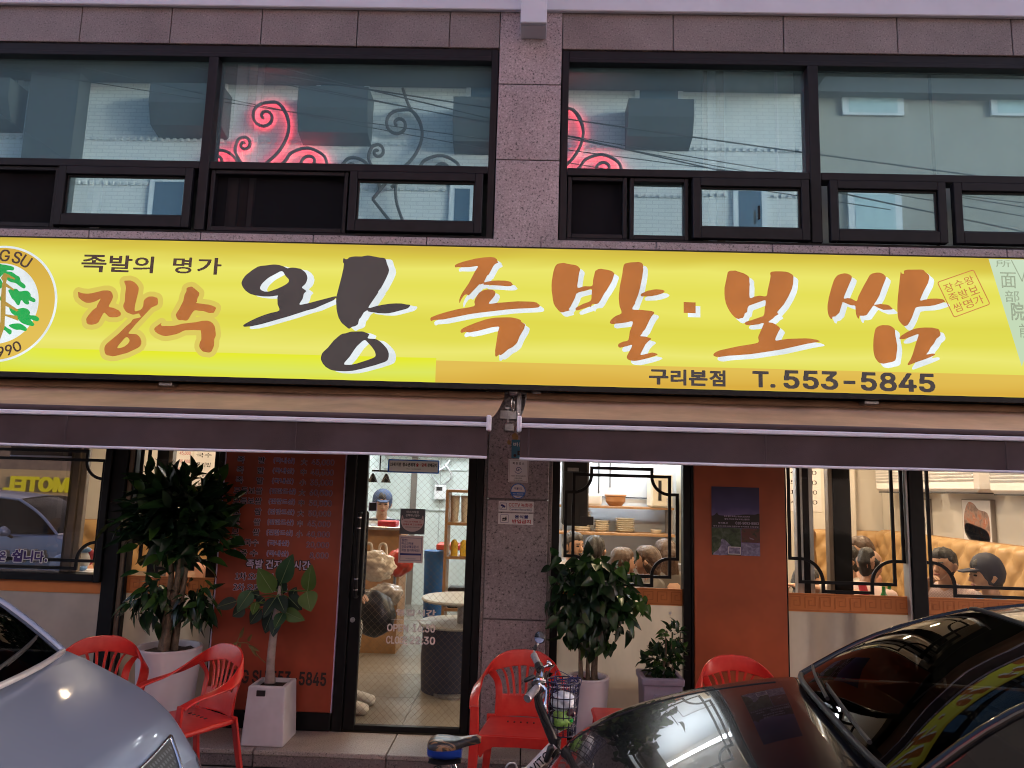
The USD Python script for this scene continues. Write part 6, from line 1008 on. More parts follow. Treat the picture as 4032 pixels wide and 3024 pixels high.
for i, (dx, dy, tx) in enumerate(((-0.06, 0.02, -0.10), (-0.015, -0.03, 0.0), (0.03, 0.0, 0.08), (0.0, 0.04, 0.02), (-0.04, -0.01, -0.04))):
    z0 = FZ + h - 0.05; top = c[2] + 0.05 * (i - 2)
    pts = bez([(x + dx, Y1 + dy, z0), (x + dx * 0.7 + 0.012 * (i % 3), Y1 + dy * 0.5, z0 + 0.3), (x + tx * 0.5 + 0.02, Y1 - dy, z0 + 0.55), (c[0] + tx, Y1 + 0.0, top)])
    obj('stem', tube(pts, np.linspace(0.026 - 0.002 * i, 0.009, len(pts)), 9), BARK, p1, smooth=True)
scatter(p1, c, (0.38, 0.15, 0.33), 210, 420, 0.15, 0.062, 'out', LEAFD, 3)
c2 = at(352, 1292, Y1 - 0.02); scatter(p1, c2 + [-0.08, 0, 0], (0.15, 0.13, 0.15), 45, 50, 0.12, 0.04, 'droop', LEAFD, 4)
c2 = at(425, 1300, Y1 - 0.02); scatter(p1, c2, (0.11, 0.12, 0.16), 40, 40, 0.12, 0.04, 'droop', LEAFD, 5)
for a, b in (((300, 1235), (262, 1238)), ((330, 1040), (272, 1012)), ((340, 1060), (318, 1010)), ((440, 1050), (455, 1010))):
    A, B = at(*a, Y1 - 0.05), at(*b, Y1 - 0.08); obj('leaf', leaf(A, B - A, (0, -0.6, 0.8), np.linalg.norm(B - A) * 1.15, 0.05), LEAFD[0], p1, smooth=True)
# ficus in the square white pot
p2 = thing('ficus_plant', 'young ficus with large oval leaves in a tapered square white pot', 'plant'); Y2 = -0.185
bl, br_ = at(513, 1611, -0.33)[0], at(606, 1613, -0.33)[0]; tl, tr_ = at(527, 1487, -0.33)[0], at(608, 1487, -0.33)[0]; hz = at(565, 1487, -0.34)[2]
bx, bw, tw = (bl + br_) / 2 + 0.01, (br_ - bl) / 2, (tr_ - tl) / 2 * 1.0; hh = hz - FZ
def taper(cx, cy, b, t_, z0, z1): return trimesh.convex.convex_hull(np.array([(cx + sx * b, cy + sy * b, z0) for sx in (-1, 1) for sy in (-1, 1)] + [(cx + sx * t_, cy + sy * t_, z1) for sx in (-1, 1) for sy in (-1, 1)]))
def rtaper(cx, cy, b, t_, z0, z1, r=0.010): return hull([(cx + sx * (w - r), cy + sy * (w - r), z, r) for w, z in ((b, z0 + r), (t_, z1 - r)) for sx in (-1, 1) for sy in (-1, 1)], 12)
out_ = rtaper(bx, Y2, bw, tw, FZ, FZ + hh); inn = Manifold.hull_points(np.array([(bx + sx * w, Y2 + sy * w, z) for w, z in ((tw - 0.03, FZ + hh - 0.06), (tw - 0.022, FZ + hh + 0.02)) for sx in (-1, 1) for sy in (-1, 1)]))
obj('pot', out_ - inn, POTC, p2, smooth=35); obj('soil', box(bx - tw + 0.03, bx + tw - 0.03, Y2 - tw + 0.03, Y2 + tw - 0.03, FZ + hh - 0.058, FZ + hh - 0.022, 0.004), SOIL, p2)
q = at(564, 1497, Y2 - tw); obj('pot_label', box(q[0] - 0.027, q[0] + 0.027, Y2 - tw - 0.009, Y2 - tw + 0.02, q[2] - 0.018, q[2] + 0.016, 0.002), BLACKP, p2); obj('label_print', flat(text_h('PLANT', q[0], q[2] + 0.004, 0.008, kind='inter'), Y2 - tw - 0.0092, 0.0005), INKL, p2) if False else None
ux = lambda zx: 438.9 + .17361 * zx; vx = lambda zy: 1234.3 + .17361 * zy
tp = bez([at(ux(830), vx(1390), Y2), at(ux(842), vx(1100), Y2), at(ux(870), vx(820), Y2 + 0.01), at(ux(905), vx(560), Y2), at(ux(940), vx(330), Y2), at(ux(950), vx(180), Y2 + 0.01)])
obj('trunk', tube(tp, np.interp(np.linspace(0, 1, len(tp)), [0, 0.1, 0.6, 1], [0.036, 0.027, 0.022, 0.008]), 12), BARKG, p2, smooth=True)
LV = [((965, 150), (1100, -190), 115, 0, .0), ((870, 260), (690, -20), 120, 1, -.05), ((990, 290), (960, 40), 85, 2, .05), ((1300, 250), (1340, -60), 100, 1, -.03), ((1290, 250), (1330, 480), 125, 1, -.06), ((600, 240), (430, 485), 95, 0, -.05), ((420, 370), (165, 445), 80, 2, .0), ((520, 450), (365, 555), 85, 2, .03), ((905, 325), (745, 560), 95, 2, -.08), ((930, 310), (1015, 500), 90, 2, -.1), ((1065, 320), (1210, 470), 105, 2, -.02), ((1010, 500), (1235, 600), 85, 1, -.09), ((1000, 510), (895, 700), 75, 0, -.10), ((660, 390), (620, 520), 55, 1, -.1), ((935, 560), (860, 800), 95, 2, -.03), ((870, 490), (760, 760), 110, 2, .03), ((720, 460), (580, 650), 95, 2, .04), ((1100, 340), (1150, 200), 70, 2, .05), ((700, 300), (590, 270), 60, 2, .04), ((760, 330), (660, 420), 80, 2, .03)]
for (a, b, w, k, dy) in LV:
    A, B = at(ux(a[0]), vx(a[1]), Y2 + dy * 0.5), at(ux(b[0]), vx(b[1]), Y2 + dy - 0.03); l = np.linalg.norm(B - A)
    obj('leaf', leaf(A, B - A, (RNG.normal() * 0.25, -1, 0.25), l * 1.05, w * 2 * .17361 / 320 * 1.0 * 0.95, 0.18, 0.10, 8, 0.9), LEAFF[k], p2, smooth=True)
    fd = unit(B - A); obj('midrib', tube([A - [0, 0.004, 0], A + fd * l * 0.5 - [0, 0.0045, 0], A + fd * l * 0.92 - [0, 0.003, 0]], [0.0024, 0.0018, 0.0008], 5), MIDR, p2)
    st0 = tp[min(range(len(tp)), key=lambda i: np.linalg.norm(tp[i] - A))]
    if np.linalg.norm(st0 - A) > 0.01: obj('leaf_stalk', tube([st0, (st0 + A) / 2 + [0, 0, 0.01], A + (B - A) * 0.04], 0.0035, 6), LEAFF[1], p2)
tw0 = at(ux(775), vx(1140), Y2 - 0.02); tw1 = at(ux(560), vx(900), Y2 - 0.06); obj('dry_twig', tube(bez([tw0, at(ux(690), vx(1060), Y2 - 0.04), tw1, at(ux(430), vx(880), Y2 - 0.08), at(ux(490), vx(740), Y2 - 0.08)]), 0.003, 5), WILT, p2)
for a, b in (((460, 830), (500, 700)), ((430, 870), (310, 1000)), ((470, 900), (400, 1030)), ((560, 870), (600, 790)), ((600, 920), (660, 1060)), ((560, 920), (690, 990))):
    A, B = at(ux(a[0]), vx(a[1]), Y2 - 0.06), at(ux(b[0]), vx(b[1]), Y2 - 0.08); obj('wilted_leaf', leaf(A, B - A, (0.2, -1, 0.2), np.linalg.norm(B - A), 0.022, 0.6, 0.2), WILT, p2, smooth=True)
# bushy plant right of the pier
Y3 = -0.17; q = at(1272, 1460, Y3); r1 = (at(1316, 1462, Y3)[0] - at(1228, 1460, Y3)[0]) / 2; h = q[2] - FZ
p3 = thing('bushy_plant', 'bushy plant with drooping pointed leaves in a white round pot right of the pier', 'plant'); round_pot(p3, q[0], Y3, r1 * 0.74, r1, h, POTW)
c = at(1283, 1300, Y3 - 0.02)
for i, dx in enumerate((-0.05, -0.005, 0.03, 0.045)):
    pts = bez([(q[0] + dx, Y3 + 0.01 * (i - 1), FZ + h - 0.05), (q[0] + dx * 1.1, Y3 + 0.01 * i, FZ + h + 0.12), (c[0] + dx * 1.8, Y3, c[2] + 0.05 * i)])
    obj('stem', tube(pts, np.linspace(0.018 - 0.003 * (i % 2), 0.007, len(pts)), 8), BARK, p3, smooth=True)
scatter(p3, c + [0, 0, 0.01], (0.29, 0.14, 0.34), 250, 420, 0.098, 0.062, 'droop', LEAFD, 9)
c2 = at(1350, 1225, Y3 - 0.03); scatter(p3, c2, (0.08, 0.08, 0.07), 14, 0, 0.09, 0.05, 'droop', LEAFD, 10); c2 = at(1376, 1300, Y3 - 0.05); scatter(p3, c2, (0.06, 0.06, 0.11), 16, 0, 0.095, 0.055, 'droop', [LEAFD[2]] * 3, 11); c2 = at(1205, 1235, Y3 - 0.03); scatter(p3, c2, (0.07, 0.07, 0.10), 14, 0, 0.09, 0.05, 'droop', LEAFD, 12)
# small plant in the lilac planter
Y4 = -0.16; zl = at(1432, 1468, Y4 - 0.14)[2]; x0, x1 = at(1390, 1480, Y4 - 0.14)[0], at(1478, 1480, Y4 - 0.14)[0]; cx, hw = (x0 + x1) / 2, (x1 - x0) / 2
p4 = thing('small_plant', 'small dark plant in a lilac grey square planter before the orange board', 'plant')
pot = rtaper(cx, Y4, hw * 0.86, hw * 0.97, FZ, zl - 0.03, 0.008) + rtaper(cx, Y4, hw * 1.05, hw * 1.07, zl - 0.045, zl, 0.010)
obj('pot', pot - Manifold.hull_points(np.array([(cx + sx * (hw - 0.02), Y4 + sy * (hw - 0.02), z) for z in (zl - 0.06, zl + 0.02) for sx in (-1, 1) for sy in (-1, 1)])), POTL, p4, smooth=35)
arch = Polygon([(cx - hw * 0.55, FZ + 0.05), (cx + hw * 0.55, FZ + 0.05), (cx + hw * 0.55, zl - 0.13), (cx + hw * 0.4, zl - 0.095), (cx - hw * 0.4, zl - 0.095), (cx - hw * 0.55, zl - 0.13)]); obj('arched_panel', flat(arch.difference(arch.buffer(-0.01)), Y4 - hw * 0.955, 0.012), POTL, p4)
obj('soil', box(cx - hw + 0.022, cx + hw - 0.022, Y4 - hw + 0.022, Y4 + hw - 0.022, zl - 0.059, zl - 0.03), SOIL, p4)
for a in ((1432, 1450), (1450, 1450), (1440, 1452)):
    b = at(a[0] + (a[0] - 1440) * 0.9 + 12, 1365, Y4); pts = bez([at(*a, Y4), (at(*a, Y4) + b) / 2 + [0.01, -0.01, 0], b]); obj('stem', tube(pts, np.linspace(0.008, 0.004, len(pts)), 6), BARK, p4, smooth=True)
scatter(p4, at(1455, 1372, Y4), (0.065, 0.06, 0.07), 40, 0, 0.06, 0.034, 'any', LEAFD, 21); scatter(p4, at(1432, 1428, Y4), (0.13, 0.11, 0.085), 95, 40, 0.062, 0.036, 'any', LEAFD, 22); scatter(p4, at(1462, 1405, Y4), (0.05, 0.05, 0.05), 22, 0, 0.055, 0.03, 'any', LEAFD, 23)

# ------------------------------------------------------------------ red plastic chairs
REDP = usdkit.material(stage, L + 'red_chair_plastic', {'tc': ('texture_coordinate', {}), 'no': ('noise_texture', {'scale': 7.0, 'detail': 8.0, 'roughness': 0.7}), 'ra': ('rgb_ramp', {'ramp': [(0.25, (0.40, 0.022, 0.018)), (0.45, (0.54, 0.022, 0.017)), (0.75, (0.62, 0.055, 0.036))]}),
    'p': ('principled_bsdf', {'roughness': 0.3, 'specular_ior_level': 0.5, 'subsurface_weight': 0.0})}, [('tc.object', 'no.vector'), ('no.fac', 'ra.fac'), ('ra.color', 'p.base_color')], surface='p.BSDF')
def ribbon(ctrl, n=8, m=12):
    """A rounded strap swept through control points (centre, width vector, thickness)."""
    C = bez([c for c, w, t in ctrl], n); Wv = bez([w for c, w, t in ctrl], n); T = bez([[t, 0, 0] for c, w, t in ctrl], n)[:, 0]
    d = np.gradient(C, axis=0); d /= np.linalg.norm(d, axis=1, keepdims=True); th = np.arange(m) * 2 * np.pi / m
    N = np.cross(d, Wv); N /= np.linalg.norm(N, axis=1, keepdims=True)
    cs, sn = np.sign(np.cos(th)) * np.abs(np.cos(th)) ** 0.5, np.sign(np.sin(th)) * np.abs(np.sin(th)) ** 0.5
    v = (C[:, None] + Wv[:, None] * 0.5 * cs[None, :, None] + N[:, None] * (T / 2)[:, None, None] * sn[None, :, None]).reshape(-1, 3); k = len(C)
    f = [[i * m + j, i * m + (j + 1) % m, (i + 1) * m + (j + 1) % m, (i + 1) * m + j] for i in range(k - 1) for j in range(m)]
    tri = trimesh.Trimesh(v, np.vstack([np.array(f)[:, [0, 1, 2]], np.array(f)[:, [0, 2, 3]]]), process=False)
    caps = [[0, (j + 1), j] for j in range(1, m - 1)] + [[(k - 1) * m, (k - 1) * m + j, (k - 1) * m + j + 1] for j in range(1, m - 1)]
    return trimesh.Trimesh(v, np.vstack([tri.faces, np.array(caps)]), process=False)
A = np.array
CHS = 0.915
def make_chair(label, loc, rz):
    t = thing('plastic_chair', label, 'chair', loc, rz, 'red plastic chairs along the shop front')
    rim = [(A([-0.262, -0.215, 0.575]), A([0.055, 0.0, 0.01]), 0.016), (A([-0.270, -0.13, 0.605]), A([0.055, 0.0, 0.0]), 0.015), (A([-0.272, 0.0, 0.625]), A([0.055, 0, 0.01]), 0.015), (A([-0.262, 0.11, 0.655]), A([0.045, 0.0, 0.05]), 0.015), (A([-0.205, 0.205, 0.715]), A([0.03, 0.01, 0.085]), 0.015), (A([-0.105, 0.243, 0.755]), A([0.0, 0.02, 0.10]), 0.016)]
    rim += [(A([0, 0.252, 0.768]), A([0.0, 0.02, 0.098]), 0.016)] + [(c * [-1, 1, 1], w * [-1, 1, 1] * [1, 1, 1], th) for c, w, th in rim[::-1]]
    rim = [(c, (w if c[0] <= 0.001 else w * [1, 1, 1]), th) for c, w, th in rim]
    fix = []
    for c, w, th in rim:
        w = w.copy()
        if c[0] > 0.001: w = A([abs(w[0]), -w[1] if False else w[1], -w[2]]) if False else w
        fix.append((c, w, th))
    half = fix[:7]
    left = ribbon(half); v = left.vertices * [-1, 1, 1]; right = trimesh.Trimesh(v, left.faces[:, ::-1], process=False)
    obj('back_rim', [left, right], REDP, t, smooth=45)
    for k in range(6):
        b = (k - 2.5); x0, x1 = b * 0.036, b * 0.052; obj('slat', ribbon([(A([x0, 0.207, 0.54]), A([0.017, 0, 0]), 0.009), (A([x0 * 1.05, 0.217, 0.58]), A([0.017, 0, 0]), 0.009), (A([x0 + (x1 - x0) * 0.6, 0.232, 0.66]), A([0.017, 0, 0]), 0.009), (A([x1 * 1.15, 0.240 - 0.3 * x1 * x1, 0.727 - 0.9 * x1 * x1]), A([0.02, 0, 0]), 0.009)], 5, 8), REDP, t, smooth=45)
    for s in (-1, 1):
        obj('back_side', ribbon([(A([s * 0.150, 0.185, 0.42]), A([0.05, 0, 0]), 0.010), (A([s * 0.150, 0.200, 0.54]), A([0.046, 0, 0]), 0.010), (A([s * 0.163, 0.215, 0.62]), A([0.046, 0, 0]), 0.010), (A([s * 0.205, 0.19, 0.69]), A([0.05, 0, 0.02]), 0.010)], 6, 8), REDP, t, smooth=45)
        obj('leg', ribbon([(A([s * 0.258, -0.222, 0.585]), A([0.050, 0, 0]), 0.018), (A([s * 0.252, -0.232, 0.40]), A([0.058, 0.0, 0]), 0.022), (A([s * 0.258, -0.250, 0.2]), A([0.052, 0, 0]), 0.022), (A([s * 0.265, -0.265, 0.0]), A([0.045, 0, 0]), 0.024)], 6, 10), REDP, t, smooth=45)
        obj('leg', ribbon([(A([s * 0.195, 0.18, 0.43]), A([0.055, 0, 0]), 0.018), (A([s * 0.215, 0.215, 0.2]), A([0.05, 0, 0]), 0.022), (A([s * 0.235, 0.25, 0.0]), A([0.045, 0, 0]), 0.024)], 6, 10), REDP, t, smooth=45)
    obj('lower_back', ribbon([(A([-0.165, 0.190, 0.485]), A([0, 0.02, 0.13]), 0.010), (A([0, 0.208, 0.487]), A([0, 0.02, 0.13]), 0.010), (A([0.165, 0.190, 0.485]), A([0, 0.02, 0.13]), 0.010)], 8, 8), REDP, t, smooth=45)
    st_ = hull([(s * 0.225, -0.205, 0.41, 0.018) for s in (-1, 1)] + [(s * 0.19, 0.18, 0.405, 0.016) for s in (-1, 1)], 12); obj('seat', st_, REDP, t, smooth=40)
    obj('slot', [box(x - 0.005, x + 0.005, 0.055, 0.075, 0.4235, 0.4262) for x in (-0.08, -0.04, 0, 0.04, 0.08)], BLACKP, t)
    ap = Polygon([(-0.225, 0.425), (0.225, 0.425), (0.235, 0.34), (0.215, 0.30), (0.19, 0.345), (0.14, 0.368), (0, 0.372), (-0.14, 0.368), (-0.19, 0.345), (-0.215, 0.30), (-0.235, 0.34)]); obj('apron', flat(ap.buffer(-0.006).buffer(0.006), -0.215, 0.012), REDP, t, smooth=40)
    for q in t.GetChildren(): UsdGeom.Xformable(q).AddScaleOp().Set(Gf.Vec3f(CHS, CHS, CHS))
    return t
YC = -0.69; q = at(1126, 1480, YC)
ch0 = make_chair('red plastic chair before the granite pier behind the bicycle', (q[0], YC, 0.004), -3)
q = at(412, 1480, -0.78); copy_of(ch0, (q[0], -0.78, 0.004), -33, 'red plastic chair turned left beside the square white pot', 'red plastic chairs along the shop front')
q = at(205, 1470, YC); copy_of(ch0, (q[0], YC, 0.004), 24, 'leftmost red plastic chair, mostly behind the silver car')
q = at(1612, 1470, YC + 0.05); copy_of(ch0, (q[0], YC + 0.05, 0.004), 4, 'red plastic chair before the orange board, only its back above the black car')
q = at(1838, 1470, YC); copy_of(ch0, (q[0], YC, 0.004), -6, 'red plastic chair whose rim peeks out beside the windscreen of the black car')
q = at(1338, 1523, -0.55); sl = thing('plastic_stool', 'low red plastic stool between the round pot and the black car', 'stool', (q[0], -0.55, 0.004)); hz = q[2] - 0.06
obj('seat', box(-0.15, 0.15, -0.15, 0.15, hz - 0.03, hz, 0.012), REDP, sl, smooth=35)
for sx in (-1, 1):
    for sy in (-1, 1): obj('leg', hull([(sx * 0.12, sy * 0.12, hz - 0.03, 0.018), (sx * 0.15, sy * 0.15, 0.015, 0.015)], 8), REDP, sl, smooth=35)

# ------------------------------------------------------------------ small folding bicycle
ZR = -0.06
YB = -1.40
RUB = mat('tyre_rubber', (0.018, 0.018, 0.019), 0.8, bump=0.3); WFR = mat('white_frame_paint', (0.60, 0.60, 0.60), 0.3, coat=0.5); GRIP = mat('grey_foam_grip', (0.26, 0.25, 0.24), 0.8, n=0.2, ns=60.0); SADB = mat('blue_saddle_vinyl', (0.010, 0.045, 0.30), 0.4, n=0.1); 
SADT = usdkit.material(stage, L + 'worn_saddle_top', {'tc': ('texture_coordinate', {}), 'mp': ('mapping', {'scale': (6.0, 26.0, 10.0), 'rotation': (0, 0, 0.5)}), 'no': ('noise_texture', {'scale': 1.6, 'detail': 5.0, 'distortion': 1.2}), 'ra': ('rgb_ramp', {'ramp': [(0.40, (0.02, 0.019, 0.018)), (0.52, (0.03, 0.027, 0.024)), (0.58, (0.30, 0.15, 0.05)), (0.66, (0.22, 0.16, 0.11)), (0.74, (0.03, 0.03, 0.03))]}), 'p': ('principled_bsdf', {'roughness': 0.35})},
    [('tc.object', 'mp.vector'), ('mp.vector', 'no.vector'), ('no.fac', 'ra.fac'), ('ra.color', 'p.base_color')], surface='p.BSDF')
bike = thing('bicycle', 'small white framed bicycle with a blue saddle, round mirror and wire basket', 'bicycle')
pb = lambda u, v, dy=0.0: at(u, v, YB + dy)
s0, s1 = pb(925, 1598), pb(1040, 1578); sc = (s0 + s1) / 2; SL = 0.24
# saddle: broad padded rear, raised narrow nose; blue skirt below, worn dark cover above
zc = pb(980, 1610)[2]
def saddle(rows, n=12):
    v = []
    for x, w, zt, zm in rows:
        for k in range(n + 1):
            t_ = math.pi * k / n; cx_ = math.copysign(abs(math.cos(t_)) ** 0.6, math.cos(t_)); v.append((sc[0] + x, YB - w * cx_, zm + (zt - zm) * math.sin(t_) ** 0.7))
        v.append((sc[0] + x, YB, zm))
    m2 = n + 2; f = [[i * m2 + k, i * m2 + (k + 1) % m2, (i + 1) * m2 + (k + 1) % m2, (i + 1) * m2 + k] for i in range(len(rows) - 1) for k in range(m2)]
    q = trimesh.Trimesh(np.array(v), np.vstack([np.array(f)[:, [0, 1, 2]], np.array(f)[:, [0, 2, 3]]]), process=False)
    capf = [[0, k + 1, k] for k in range(1, m2 - 1)] + [[(len(rows) - 1) * m2, (len(rows) - 1) * m2 + k, (len(rows) - 1) * m2 + k + 1] for k in range(1, m2 - 1)]
    return trimesh.Trimesh(q.vertices, np.vstack([q.faces, capf]), process=False)
RW = [(-0.122, 0.030, 0.012), (-0.112, 0.062, 0.026), (-0.085, 0.080, 0.034), (-0.045, 0.082, 0.034), (0.0, 0.066, 0.032), (0.035, 0.044, 0.036), (0.07, 0.029, 0.044), (0.10, 0.022, 0.050), (0.122, 0.012, 0.044)]
obj('saddle_top', saddle([(x, w, zc + t_, zc - 0.002 + max(x, 0) * 0.16) for x, w, t_ in RW]), SADT, bike, smooth=50)
def skirt(rows, n=12):
    q = saddle([(x, w, zt, zm) for x, w, zt, zm in rows], n); return q
obj('saddle', saddle([(x, w * 1.015, zc - 0.0025 - (0.052 - abs(x + 0.03) * 0.12), zc - 0.0025) for x, w, t_ in RW[:6]]), SADB, bike, smooth=50)
obj('saddle_base', saddle([(x, w * 0.95, zc - 0.068, zc - 0.056) for x, w, t_ in RW[1:6]]), BLACKP, bike, smooth=50)
for dy in (-0.05, 0.05): obj('saddle_spring', tube([(sc[0] - 0.07 + 0.013 * math.cos(a), YB + dy + 0.013 * math.sin(a), zc - 0.075 - 0.0022 * a) for a in np.linspace(0, 22, 90)], 0.0028, 5), FRAMEB, bike)
bz = ZR + 0.20; rear = np.array([sc[0] - 0.16, YB, bz]); front = np.array([0.20, YB, bz]); bb = np.array([sc[0] + 0.10, YB, bz + 0.03]); head = pb(1190, 1618); head[1] = YB
obj('seat_post', tube([(sc[0] - 0.01, YB, zc - 0.06), bb + [-0.03, 0, 0.03]], 0.014, 12), CHROME, bike, smooth=True)
obj('frame_tube', [tube([head + [0.02, 0, 0.02], bb + [0.02, 0, 0.0]], 0.026, 16), tube([bb, bb + [-0.04, 0, 0.12]], 0.018, 12)], WFR, bike, smooth=40)
obj('chain_stay', [tube([bb + [0, dy, 0], rear + [0, dy * 1.8, 0]], 0.010, 8) for dy in (-0.03, 0.03)] + [tube([bb + [-0.04, dy, 0.12], rear + [0, dy * 1.8, 0]], 0.009, 8) for dy in (-0.03, 0.03)], WFR, bike, smooth=40)
dv = (bb - head); dl = np.linalg.norm(dv); ang = math.atan2(-(dv[2]), -(dv[0]))
tx, asp = text_shape('ViTO', 1, 'inter'); tg = affinity.affine_transform(tx, [0.105, 0, 0, 0.036, -0.0525, -0.018]); tg = affinity.translate(affinity.rotate(tg, math.degrees(ang), origin=(0, 0)), (head[0] * 0.86 + bb[0] * 0.14), (head[2] * 0.86 + bb[2] * 0.14))
obj('frame_lettering', flat(tg, YB - 0.0262, 0.0016), BLACKP, bike)
st1 = pb(1160, 1495); st1[1] = YB; st0 = pb(1202, 1612); st0[1] = YB
obj('head_tube', tube([head + [0.024, 0, 0.05], head + [0.016, 0, -0.03]], 0.024, 14), BLACKP, bike, smooth=40)
obj('stem', [tube([head + [0.02, 0, 0.02], st1 + [0.012, 0, -0.06], st1], [0.024, 0.021, 0.019], 14), hull([(*(head + [0.0, -0.02, 0.01]), 0.018), (*(head + [-0.02, -0.02, -0.04]), 0.014)], 10)], BLACKP, bike, smooth=40)
obj('fork', [tube([head + [0.016, 0, -0.03], head + [0.03, dy, -0.08], front + [0, dy, 0]], 0.011, 8) for dy in (-0.045, 0.045)], BLACKP, bike, smooth=40)
for nm, c in (('rear', rear), ('front', front)):
    w = obj('wheel', moved(trimesh.creation.torus(0.178, 0.021, major_sections=40, minor_sections=12), c, rx=90), RUB, bike, smooth=True)
    obj('rim', moved(trimesh.creation.torus(0.153, 0.009, major_sections=36, minor_sections=8), c, rx=90), STEEL, w, smooth=True); obj('hub', moved(trimesh.creation.cylinder(0.02, 0.09, sections=14), c, rx=90), STEEL, w)
    obj('spoke', [tube([c + [0.015 * math.cos(a), 0.02 * (-1) ** i, 0.015 * math.sin(a)], c + [0.15 * math.cos(a), 0, 0.15 * math.sin(a)]], 0.0012, 4, False) for i, a in enumerate(np.linspace(0, 6.283, 21)[:-1])], STEEL, w)
obj('crank', [moved(trimesh.creation.cylinder(0.06, 0.006, sections=28), bb + [0, -0.045, 0], rx=90), tube([bb + [0, -0.055, 0], bb + [0.08, -0.06, -0.10]], 0.010, 8), tube([bb + [0, 0.055, 0], bb + [-0.08, 0.06, 0.10]], 0.010, 8)], STEEL, bike)
obj('pedal', [box(bb[0] + 0.05, bb[0] + 0.12, YB - 0.14, YB - 0.065, bb[2] - 0.11, bb[2] - 0.09, 0.005), box(bb[0] - 0.12, bb[0] - 0.05, YB + 0.065, YB + 0.14, bb[2] + 0.09, bb[2] + 0.11, 0.005)], BLACKP, bike)
obj('chain_guard', tube([rear + [0, -0.045, 0.03], bb + [0, -0.05, 0.065]], 0.014, 8), WFR, bike, smooth=True)
obj('mudguard', ribbon([(rear + [0.205 * math.cos(a), 0, 0.205 * math.sin(a)], A([0, 0.05, 0]), 0.004) for a in np.linspace(0.4, 2.7, 8)], 5, 8), WFR, bike, smooth=45)
# handlebar: near grip low, far grip high as the bar is turned
hb_n, hb_f, hb_m = at(1140, 1508, YB - 0.17), at(1153, 1415, YB + 0.19), st1
q0 = at(1165, 1480, YB - 0.08); q1 = at(1170, 1452, YB + 0.08)
obj('handlebar', tube(bez([at(1152, 1496, YB - 0.13), q0, hb_m + [0.01, 0, 0.01], q1, at(1160, 1432, YB + 0.14)]), 0.011, 10), CHROME, bike, smooth=True)
gd = unit(hb_n - q0); obj('grip', tube([hb_n - gd * 0.085, hb_n - gd * 0.004, hb_n], [0.0165, 0.017, 0.014], 14), GRIP, bike, smooth=40); obj('grip_cap', tube([hb_n - gd * 0.004, hb_n + gd * 0.006], [0.0185, 0.0185], 14), STEEL, bike)
gd = unit(hb_f - q1); obj('grip', tube([hb_f - gd * 0.11, hb_f], 0.0165, 14), GRIP, bike, smooth=40); obj('grip_cap', tube([hb_f - gd * 0.11, hb_f - gd * 0.075], 0.021, 12), BLACKP, bike)
obj('shifter', [hull([(*(q0 + [-0.018, 0.0, 0.004]), 0.020), (*(q0 + [0.012, 0.03, 0.012]), 0.018)], 10), hull([(*(hb_m + [-0.03, -0.06, 0.02]), 0.015), (*(hb_m + [0.0, -0.03, 0.04]), 0.018), (*(hb_m + [0.01, 0.04, 0.05]), 0.014)], 10), hull([(*(hb_m + [-0.055, 0.0, 0.05]), 0.010), (*(hb_m + [-0.02, 0.03, 0.06]), 0.012)], 10)], BLACKP, bike, smooth=45)
obj('clamp', [hull([(*(hb_m + [-0.012, -0.03, 0.012]), 0.022), (*(hb_m + [0.02, 0.03, 0.012]), 0.022)], 12), hull([(*(hb_m + [-0.045, -0.05, -0.005]), 0.012), (*(hb_m + [-0.02, 0.0, 0.02]), 0.016)], 10)], BLACKP, bike, smooth=45)
obj('brake_lever', [tube(bez([q0 + [0, -0.02, 0.012], q0 + [0.028, -0.05, -0.005], q0 + [0.026, -0.10, -0.055], q0 + [0.034, -0.105, -0.085]]), [0.007] * 36 + [0.006], 7), tube(bez([q0 + [-0.02, 0, 0.02], q0 + [0.0, -0.02, 0.03], q0 + [0.03, -0.03, 0.026]]), 0.008, 7)], CHROME, bike, smooth=45)
obj('brake_lever', tube(bez([q1 + [0, 0.03, 0.012], q1 + [0.03, 0.05, 0.02], q1 + [0.05, 0.10, 0.0]]), 0.006, 7), CHROME, bike, smooth=45)
obj('bell', hull([(*(q1 + [0.035, 0.06, 0.03]), 0.012), (*(q1 + [0.04, 0.06, 0.022]), 0.013)], 10), CHROME, bike, smooth=45)
mr = at(1166, 1377, YB + 0.19); nd = unit(np.array([-0.45, -1.0, 0.12])); ax1 = unit(np.cross(nd, [0, 0, 1.0])); ax2 = np.cross(ax1, nd)
def disc(c, r, y0, y1, n=26):
    th = np.linspace(0, 2 * np.pi, n, endpoint=False); ringp = lambda rr, o: c + nd * o + rr * (np.cos(th)[:, None] * ax1 + np.sin(th)[:, None] * ax2)
    return trimesh.convex.convex_hull(np.vstack([ringp(r, y0), ringp(r * 0.92, y1), ringp(r * 0.6, y0 - 0.014)]))
mi = obj('mirror', disc(mr, 0.030, 0.0, 0.005), BLACKP, bike, smooth=35); th = np.linspace(0, 2 * np.pi, 26, endpoint=False)
obj('mirror_glass', (np.vstack([mr + nd * 0.0062, mr + nd * 0.0056 + 0.0265 * (np.cos(th)[:, None] * ax1 + np.sin(th)[:, None] * ax2)]), np.array([[0, 1 + i, 1 + (i + 1) % 26] for i in range(26)])), mat('mirror_silver', (0.30, 0.38, 0.52), 0.03, metal=1.0), mi)
obj('mirror_arm', [tube(bez([hb_f, at(1156, 1402, YB + 0.19), at(1160, 1394, YB + 0.19), mr - nd * 0.012 - ax2 * 0.016]), 0.005, 7)], CHROME, bike); obj('mirror_joint', hull([(*at(1156, 1401, YB + 0.19), 0.011), (*at(1158, 1396, YB + 0.19), 0.010)], 10), BLACKP, bike)
